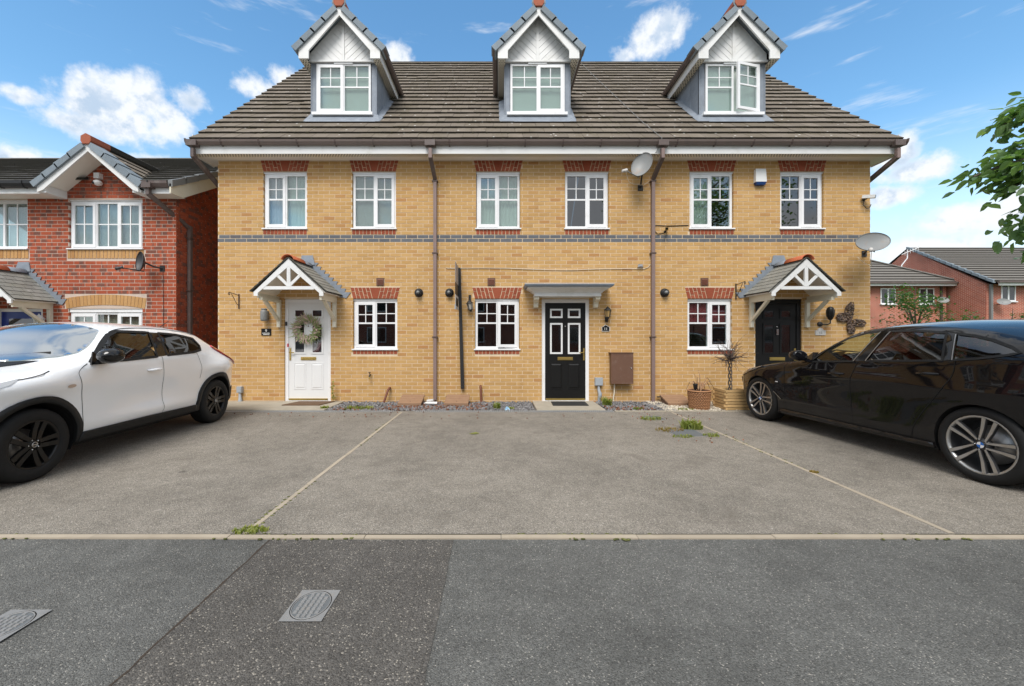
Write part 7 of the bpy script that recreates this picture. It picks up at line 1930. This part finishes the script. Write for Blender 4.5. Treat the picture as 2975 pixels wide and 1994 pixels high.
# verge on the passage side
vb = MB().extrude([(-6.345, -.40, 4.30), (-6.345, -.40, 4.12), (-6.345, -.10, 4.12), (-6.345, 3.7, rz(3.7) - .24), (-6.345, 3.7, rz(3.7) - .05)], (-.03, 0, 0)); obj('bargeboard', vb, 'cream_board', h)
obj('verge_soffit', MB().add([(-6.37, -.10, 4.13), (-6.56, -.10, 4.13), (-6.56, 3.7, rz(3.7) - .2), (-6.37, 3.7, rz(3.7) - .2)], [(0, 1, 2, 3)]), 'soffit_white', h)
for k in range(12):
    y0_ = rE[0] - .02 + k * .34; y1_ = y0_ + .36
    obj('verge_tile', MB().extrude([(-6.315, y0_, rz(y0_) - .08), (-6.315, y1_, rz(y1_) - .09), (-6.315, y1_, rz(y1_) + .03), (-6.315, y0_, rz(y0_) + .055)], (-.09, 0, 0)), 'grey_paint', roof)
# eaves either side of the gable
for (a, b) in ((-17, GX - .98), (GX + 1.02, -6.37)):
    obj('fascia', MB().box(a, b, -.345, -.32, 4.125, 4.235), 'white_board', h)
    obj('soffit', MB().add([(a, -.33, 4.14), (b, -.33, 4.14), (b, .005, 4.14), (a, .005, 4.14)], [(0, 1, 2, 3)]), 'soffit_white', h)
    g = MB().extrude([(a + .02, y, z) for y, z in [(-.347, 4.34), (-.347, 4.25), (-.38, 4.225), (-.42, 4.235), (-.45, 4.29), (-.455, 4.34), (-.44, 4.34), (-.41, 4.26), (-.36, 4.26), (-.357, 4.34)]], (b - a - .04, 0, 0)); obj('gutter', g, 'black_plastic' if a < -10 else 'gutter_brown', h)
    x = a + .15
    while x < b: obj('gutter_bracket', MB().extrude([(x, y, z) for y, z in [(-.346, 4.345), (-.346, 4.22), (-.39, 4.212), (-.43, 4.225), (-.462, 4.29), (-.465, 4.345)]], (.022, 0, 0)), 'black_plastic', h); x += .45
# cross gable
yo = -.42; zap = 5.06; sl_ = .80; xl = 1.0
for sd in (-1, 1):
    yr = rE[0] + (zap + .05 - rE[1]) / rT + .1
    obj('gable_deck', MB().add([(GX, yo + .02, zap + .05), (GX + sd * xl, yo + .02, zap + .05 - xl * sl_), (GX + sd * xl, rE[0] + .1, zap + .05 - xl * sl_), (GX, yr, zap + .05), (GX, yo + .02, zap + .02), (GX + sd * xl, yo + .02, zap + .02 - xl * sl_)], [(0, 1, 2, 3), (0, 4, 5, 1)]), 'roof_tile_dark', roof)
    obj('bargeboard', MB().extrude([(GX + x, yo, z) for x, z in [(0, zap + .03), (sd * xl * .98, zap + .03 - xl * .98 * sl_), (sd * xl * .98, 4.13), (sd * (xl - .13), 4.17), (0, zap - .14)]], (0, .03, 0)), 'white_board', h)
    obj('gable_soffit', MB().add([(GX, yo + .03, zap - .10), (GX + sd * (xl - .06), yo + .03, zap - .10 - (xl - .06) * sl_), (GX + sd * (xl - .06), .0, zap - .10 - (xl - .06) * sl_), (GX, .0, zap - .10)], [(0, 1, 2, 3)]), 'soffit_white', h)
    obj('gable_box', MB().hexa([(GX + sd * (xl - .16), yo + .03, 4.13), (GX + sd * xl, yo + .03, 4.13), (GX + sd * xl, -.001, 4.13), (GX + sd * (xl - .16), -.001, 4.13), (GX + sd * (xl - .16), yo + .03, 4.28), (GX + sd * xl, yo + .03, 4.18), (GX + sd * xl, -.001, 4.18), (GX + sd * (xl - .16), -.001, 4.28)]), 'white_board', h)
    cuts = [.08, .33, .58, .82, 1.03]; n_ = math.hypot(1, sl_)
    for k in range(4):
        def P(t, hh): return (GX + sd * (xl * t + hh * sl_ / n_), zap + .05 - xl * t * sl_ + hh / n_)
        q_ = [P(cuts[k], -.07), P(cuts[k + 1] + .02, -.07), P(cuts[k + 1] + .02, .05), P(cuts[k], .03)]
        obj('verge_tile', MB().extrude([(a, yo - .04, c_) for a, c_ in q_], (0, .28, 0)), 'verge_tile', roof)
    m = MB()
    for k in range(5):
        t1 = 1.02 - k * .2; t0 = max(0, t1 - .22); yk = rE[0] + (zap + .05 - xl * t1 * sl_ - rE[1]) / rT + .08
        a, b = P(t1, .035), P(t0, .012); c_ = P(t1, 0)
        m.add([(a[0], yo + .22, a[1]), (b[0], yo + .22, b[1]), (b[0], yk + .28, b[1]), (a[0], yk, a[1]), (c_[0], yo + .22, c_[1]), (c_[0], yk, c_[1])], [(0, 1, 2, 3), (0, 3, 5, 4)])
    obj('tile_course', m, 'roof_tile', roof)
y = yo - .04; k = 0
hx = [(0, .115), (.095, .065), (.10, -.03), (.065, -.085), (-.065, -.085), (-.10, -.03), (-.095, .065)]
while y < 1.1:
    obj('ridge_tile', MB().extrude([(GX + a, y, zap + .075 + b) for a, b in hx], (0, .40, 0)), 'terracotta' if k == 0 else 'roof_tile_dark', roof); y += .41; k += 1
# downpipe turning the corner into the passage
dp = MB()
for a, b in (((-6.78, -.40, 4.24), (-6.78, -.40, 4.08)), ((-6.78, -.40, 4.10), (-6.52, .28, 3.62)), ((-6.51, .30, 3.66), (-6.51, .30, 0))): dp.beam(a, b, .066, .066, (0, 1, 0) if a[0] == b[0] else (1, 0, 0))
obj('downpipe', dp, 'gutter_brown', h)
obj('gutter_outlet', MB().box(-6.87, -6.69, -.468, -.34, 4.205, 4.30), 'gutter_brown', h)
for z_ in (3.4, 2.3, 1.2): obj('pipe_clip', MB().box(-6.558, -6.465, .25, .35, z_ - .014, z_ + .014), 'dark_brown_plastic', h)

# ================================================================== houses beyond on the right
def far_window(parent, x0, x1, z0, z1, y, s=-1):
    w_ = MB(); f_ = .07
    a, b = (y - .03, y + .06)
    w_.box(x0, x1, a, b, z1 - f_, z1); w_.box(x0, x1, a, b, z0, z0 + f_); w_.box(x0, x0 + f_, a, b, z0 + f_, z1 - f_); w_.box(x1 - f_, x1, a, b, z0 + f_, z1 - f_); w_.box((x0 + x1) / 2 - .05, (x0 + x1) / 2 + .05, a, b, z0 + f_, z1 - f_)
    o = obj('window', w_, 'upvc', parent)
    for (p, q_) in ((x0 + f_, (x0 + x1) / 2 - .05), ((x0 + x1) / 2 + .05, x1 - f_)): obj('pane', MB().box(p, q_, y - .014, y - .006, z0 + f_, z1 - f_), 'far_glass', o)
    obj('sill', MB().box(x0 - .05, x1 + .05, min(y - .10, y + .03) if s < 0 else y - .03, y + .03 if s < 0 else y + .10, z0 - .06, z0), 'upvc', o)
plain('far_glass', (0.03, 0.035, 0.04), 0.05, 0.0, spec=0.8)
def courses(x0f, x1f, y0, z0, y1, z1, n):
    """stepped tile courses on a slope; x limits follow the hips"""
    m = MB()
    for k in range(n):
        t0, t1 = k / n, (k + 1) / n; ya, yb = y0 + (y1 - y0) * t0, y0 + (y1 - y0) * t1; za, zb = z0 + (z1 - z0) * t0, z0 + (z1 - z0) * t1
        m.add([(x0f(t0), ya, za + .085), (x1f(t0), ya, za + .085), (x1f(t1), yb, zb + .01), (x0f(t1), yb, zb + .01), (x0f(t0), ya, za - .03), (x1f(t0), ya, za - .03)], [(0, 1, 2, 3), (0, 4, 5, 1)])
    return m
# hipped house
fy = 18.9
h = thing('far_house', (26, fy, 0), 'distant red brick house with a hipped grey roof, right of the terrace', 'house', 'red brick houses beyond the terrace')
obj('wall', MB().box(21.0, 30.2, fy, fy + 9, -.2, 4.85), 'wall_red_plain', h)
ry, rzv = fy + 4.5, 8.35
rf = obj('roof', courses(lambda t: 20.6 - 0 * t, lambda t: 30.6 - 6.0 * t, fy - .45, 4.95, ry, rzv, 15), 'roof_tile_far', h, kind='stuff')
obj('roof_back', MB().add([(20.6, ry, rzv - .02), (24.6, ry, rzv - .02), (30.6, fy + 9.4, 4.9), (20.6, fy + 9.4, 4.9), (30.6, fy - .4, 4.9)], [(0, 1, 2, 3), (1, 4, 2)]), 'roof_tile_far', h)
hp = MB(); hp.tube([(30.6, fy - .45, 5.02), (24.6, ry, rzv + .05)], .10, 6); obj('hip_tile', hp, 'roof_tile_far', h)
obj('fascia', MB().box(20.6, 30.5, fy - .50, fy - .44, 4.72, 4.92), 'white_board', h)
obj('gutter', MB().box(20.6, 30.7, fy - .62, fy - .50, 4.86, 4.98), 'gutter_brown', h)
obj('downpipe', MB().box(29.75, 29.85, fy - .12, fy - .02, 0, 4.75), 'gutter_brown', h)
for x_ in (25.75, 28.35): far_window(h, x_, x_ + 1.02, 3.55, 4.62, fy)
# gabled house
fy = 16.8
h = thing('far_house', (35, fy, 0), 'distant red brick house with a brick gable end and grey roof, far right', 'house', 'red brick houses beyond the terrace')
gx, ry, rzv = 30.35, fy + 4.75, 7.95
obj('wall', MB().box(gx, 46, fy, fy + 9.5, -.2, 4.62), 'wall_red_plain', h)
obj('gable_wall', MB().extrude([(gx, fy, 4.6), (gx, fy + 9.5, 4.6), (gx, ry, rzv - .12)], (.25, 0, 0)), 'wall_red_plain', h)
obj('roof', courses(lambda t: gx - .05, lambda t: 46.4, fy - .45, 4.74, ry, rzv, 16), 'roof_tile_far', h, kind='stuff')
obj('roof_back', MB().add([(gx - .05, ry, rzv - .02), (46.4, ry, rzv - .02), (46.4, fy + 9.9, 4.7), (gx - .05, fy + 9.9, 4.7)], [(0, 1, 2, 3)]), 'roof_tile_far', h)
for k in range(14):
    t0, t1 = k / 14, (k + 1) / 14; ya, yb = fy - .45 + 5.2 * t0, fy - .45 + 5.2 * t1; za, zb = 4.74 + (rzv - 4.74) * t0, 4.74 + (rzv - 4.74) * t1
    obj('verge_tile', MB().extrude([(gx - .14, ya, za - .10), (gx - .14, yb + .03, zb - .10), (gx - .14, yb + .03, zb + .05), (gx - .14, ya, za + .09)], (.16, 0, 0)), 'verge_tile', h)
obj('fascia', MB().box(gx + .2, 46.4, fy - .50, fy - .44, 4.48, 4.70), 'white_board', h)
obj('gutter', MB().box(gx + .05, 46.4, fy - .62, fy - .50, 4.64, 4.76), 'gutter_brown', h)
obj('downpipe', MB().box(gx + .14, gx + .26, fy - .14, fy - .02, 0, 4.6), 'grey_paint', h)
far_window(h, 31.25, 32.15, 3.55, 4.55, fy); far_window(h, 34.2, 35.2, 3.55, 4.55, fy)
for (x_, y_, z_, lb) in ((29.6, 18.6, 3.75, 'small grey satellite dish on the hipped far house'), (31.0, 16.5, 3.45, 'small pale satellite dish on the gabled far house')):
    q = Matrix.Translation((x_, y_, z_)) @ Vector((-.3, -.8, .5)).to_track_quat('Z', 'Y').to_matrix().to_4x4()
    t = thing('satellite_dish', (x_, y_ + .25, z_), lb, 'satellite dish', 'satellite dishes')
    obj('reflector', MB().lathe([(max(1e-3, .32 * k / 6), .09 * (k / 6) ** 2) for k in range(7)], 20, q @ Matrix.Diagonal((1, .75, 1, 1))), 'dish_grey', t)
    obj('mount_arm', MB().tube([(x_, y_, z_), (x_, y_ + .15, z_ - .1), (x_, y_ + .29, z_ - .1)], .025, 6), 'black_metal', t)
t = thing('tv_aerial', (29.3, 21.4, 6.2), 'white television aerial between the two far roofs', 'aerial')
obj('mast', MB().tube([(28.5, 20.2, 5.6), (28.5, 20.2, 6.4), (28.9, 20.2, 6.9), (28.9, 20.2, 7.5)], .035, 6), 'paper', t)
am = MB().tube([(28.5, 20.2, 7.15), (29.6, 20.0, 7.65)], .025, 5)
for k in range(6): am.tube([(28.7 + .16 * k, 20.17 - .03 * k, 7.24 + .07 * k - .16), (28.7 + .16 * k, 20.17 - .03 * k, 7.24 + .07 * k + .16)], .014, 4)
obj('antenna', am, 'paper', t)

# ================================================================== trees and shrubs
def leaf_mesh(name, l, w_, mat, droop=.18):
    m = MB()
    m.add([(0, 0, 0), (w_ * .42, l * .22, .012), (w_ * .5, l * .5, .010 - droop * l * .2), (w_ * .34, l * .78, -droop * l * .55), (0, l, -droop * l), (-w_ * .34, l * .78, -droop * l * .55), (-w_ * .5, l * .5, .010 - droop * l * .2), (-w_ * .42, l * .22, .012), (0, l * .5, -.012 - droop * l * .2)],
          [(0, 1, 2, 8), (0, 8, 6, 7), (8, 2, 3, 4), (8, 4, 5, 6)], True)
    me = m.mesh(name); me.materials.append(MATS[mat]); return me
def leaf_basis(p, d, r, sc):
    d = d.normalized(); up = Vector((r.gauss(0, .35), r.gauss(0, .35), 1)); s = d.cross(up).normalized(); u = s.cross(d)
    return Matrix(((s.x * sc, d.x * sc, u.x * sc, p.x), (s.y * sc, d.y * sc, u.y * sc, p.y), (s.z * sc, d.z * sc, u.z * sc, p.z), (0, 0, 0, 1)))
LEAF_V = [(0, 0, 0), (.42, .22, .1), (.5, .5, .0), (.3, .8, -.08), (0, 1, -.16), (-.3, .8, -.08), (-.5, .5, .0), (-.42, .22, .1)]
def add_leaf(mb, M, l, w_): mb.M = M; mb.add([(x * w_, y * l, z * l * .6) for x, y, z in LEAF_V], [(0, 1, 2, 3, 4), (0, 4, 5, 6, 7)])

# street tree: trunk stands right of the picture, one low limb reaches in
t = thing('street_tree', (6.9, -6.5, 0), 'leafy green street tree whose branch enters at the right edge', 'tree')
T0 = Vector((6.9, -6.5, 0))
obj('trunk', MB().tube([T0 + Vector(p) for p in ((0, 0, -.1), (.02, 0, .8), (-.03, .03, 1.7), (.03, .05, 2.6), (.1, .1, 4.0), (.05, .1, 5.6), (.1, 0, 7.0))], [.17, .14, .125, .11, .085, .05, .02], 12), 'bark', t)
r = random.Random(77)
limbs = [  # low limb towards the drive with its side branches
    ([(6.88, -6.45, 1.9), (6.1, -6.2, 2.15), (5.2, -5.9, 2.45), (4.5, -5.6, 2.62), (3.95, -5.4, 2.62), (3.64, -5.3, 2.56), (3.50, -5.24, 2.50)], .035),
    ([(4.9, -5.76, 2.54), (4.5, -5.5, 2.75), (4.15, -5.35, 2.9), (3.86, -5.25, 2.97), (3.76, -5.2, 2.90)], .02),
    ([(4.75, -5.7, 2.58), (4.3, -5.4, 2.45), (4.0, -5.3, 2.30), (3.86, -5.26, 2.17), (3.83, -5.25, 2.08)], .02),
    ([(4.3, -5.5, 2.62), (3.98, -5.32, 2.72), (3.78, -5.25, 2.70)], .014), ([(4.0, -5.42, 2.60), (3.80, -5.33, 2.46), (3.68, -5.28, 2.38)], .013),
    ([(4.6, -5.6, 2.62), (4.2, -5.35, 2.95), (4.0, -5.25, 3.05), (3.93, -5.22, 3.06)], .016), ([(4.6, -5.6, 2.6), (4.25, -5.4, 2.3), (4.05, -5.3, 2.05), (3.98, -5.28, 1.95)], .016)]
parts_leaf = []; bulk = MB()
for path, rad in limbs:
    path = [Vector(p) for p in path]
    obj('branch', MB().tube(path, [rad * (1 - .8 * k / (len(path) - 1)) for k in range(len(path))], 7), 'bark', t)
    segs = list(zip(path, path[1:])); start = 2 if path[0].x > 6 else 0
    for a, b in segs[start:]:
        n = int((b - a).length / .0028)
        for k in range(n):
            p = a.lerp(b, (k + r.random()) / n) + Vector((r.gauss(0, .05), r.gauss(0, .07), r.gauss(0, .055)))
            d = ((b - a).normalized() * r.uniform(.2, 1.0) + Vector((r.gauss(0, .6), r.gauss(0, .6), r.gauss(-.12, .4)))).normalized()
            parts_leaf.append((leaf_basis(p, d, r, r.uniform(.7, 1.2)), p))
lm = leaf_mesh('street_tree_leaf', .086, .045, 'leaf_green')
off = Vector(ROOT[t.name])
parts_leaf.sort(key=lambda q: q[1].x)
for M, p in parts_leaf[:285]:
    o = inst('leaf', lm, t, (0, 0, 0)); o.matrix_basis = Matrix.Translation(-off) @ M
for M, p in parts_leaf[285:]: add_leaf(bulk, M, .086, .045)
def out_of_view(p): return p.x > 1.34 * (p.y + 8.2) + .15 or p.z > .86 * (p.y + 8.2) + 1.5
clumps = []
while len(clumps) < 46:
    c = Vector((7.4 + r.gauss(0, 1.5), -6.0 + r.gauss(0, 1.3), 5.3 + r.gauss(0, 1.25)))
    if (c - Vector((7.4, -6.0, 5.3))).length < 3.3: clumps.append(c)
br = MB()
for c in clumps:
    s_ = T0 + Vector((.05, .08, max(2.2, min(6.2, c.z - 1.0)))); mid = s_.lerp(c, .55) + Vector((0, 0, .15)); br.tube([s_, mid, c], [.035, .02, .008], 5, False)
    for k in range(95):
        p = c + Vector((r.gauss(0, .36), r.gauss(0, .36), r.gauss(0, .28)))
        if out_of_view(p): add_leaf(bulk, leaf_basis(p, Vector((r.gauss(0, 1), r.gauss(0, 1), r.gauss(-.2, .5))), r, r.uniform(.8, 1.3)), .12, .065)
obj('limbs', br, 'bark', t)
obj('foliage', bulk, 'leaf_green', t, kind='stuff')

def small_tree(base, hgt, rad, n, lf, label, seed, name='garden_tree', group=None, mat='leaf_shrub', clump=9, trunk=True):
    r = random.Random(seed); B = Vector(base)
    t = thing(name, base, label, 'tree' if trunk else 'shrub', group)
    tb = MB().tube([B, B + Vector((.03, 0, hgt * .4)), B + Vector((0, .02, hgt * .8)), B + Vector((.02, 0, hgt))], [.05, .04, .02, .008], 7)
    cl = []
    for k in range(clump):
        z_ = hgt * r.uniform(.35 if trunk else .1, 1.0); rr_ = rad * (1.05 - .8 * abs(z_ / hgt - .45)); a = r.uniform(0, 6.283)
        c = B + Vector((math.cos(a) * rr_ * r.uniform(.3, 1), math.sin(a) * rr_ * r.uniform(.3, 1), z_)); cl.append(c)
        tb.tube([B + Vector((0, 0, z_ * .6)), c], [.02, .006], 5, False)
    obj('trunk', tb, 'bark', t)
    m = MB()
    for k in range(n):
        c = r.choice(cl); p = c + Vector((r.gauss(0, rad * .2), r.gauss(0, rad * .2), r.gauss(0, rad * .16)))
        add_leaf(m, leaf_basis(p, Vector((r.gauss(0, 1), r.gauss(0, 1), r.gauss(-.1, .5))), r, r.uniform(.7, 1.3)), lf, lf * .5)
    obj('crown', m, mat, t, kind='stuff')
small_tree((16.8, 8.0, 0), 3.35, 1.25, 1500, .13, 'small leafy tree in front of the far red houses', 41, clump=18)
small_tree((19.6, 8.5, 0), 2.25, .9, 650, .12, 'low shrub right of the small leafy tree', 42, 'garden_shrub', 'shrubs beyond the black car', clump=9, trunk=False)
small_tree((22.0, 9.0, 0), 2.55, .8, 500, .12, 'shrub below the downpipe of the gabled far house', 43, 'garden_shrub', 'shrubs beyond the black car', clump=7, trunk=False)
small_tree((13.9, 7.0, 0), 2.0, .7, 450, .12, 'shrub by the corner of the terrace', 44, 'garden_shrub', 'shrubs beyond the black car', clump=7, trunk=False)

# ================================================================== houses across the street (seen in the panes and the car sides)
for k, (x_, wd, hh, lb) in enumerate(((-25, 11.4, 4.9, 'red brick house across the street, far left'), (-13.5, 11.4, 4.9, 'red brick house across the street, second from left'), (-2, 11.4, 4.9, 'red brick house across the street, straight opposite'), (9.5, 11.4, 4.9, 'red brick house across the street, second from right'), (21, 11.4, 4.9, 'red brick house across the street, far right'))):
    h = thing('opposite_house', (x_, -27, 0), lb, 'house', 'houses across the street')
    a, b, yf, yb = x_ - wd / 2, x_ + wd / 2, -23.0, -31.0
    obj('wall', MB().box(a, b, yb, yf, -.2, hh), 'wall_red_plain', h)
    obj('roof', MB().extrude([(a - .3, yf + .4, hh - .05), (a - .3, yb - .4, hh - .05), (a - .3, (yf + yb) / 2, hh + 2.6)], (wd + .6, 0, 0)), 'roof_tile_far', h)
    obj('fascia', MB().box(a - .3, b + .3, yf + .38, yf + .46, hh - .2, hh), 'white_board', h)
    for zz in (.9, 3.3):
        for xx in (a + 1.0, a + wd * .45, b - 2.4):
            w_ = MB(); w_.box(xx, xx + 1.5, yf - .02, yf + .05, zz, zz + 1.2); o = obj('window', w_, 'upvc', h)
            obj('pane', MB().box(xx + .08, xx + 1.42, yf + .045, yf + .06, zz + .08, zz + 1.12), 'far_glass', o)
    obj('door', MB().box(a + 3.0, a + 3.9, yf - .02, yf + .06, 0, 2.05), 'black_paint', h)
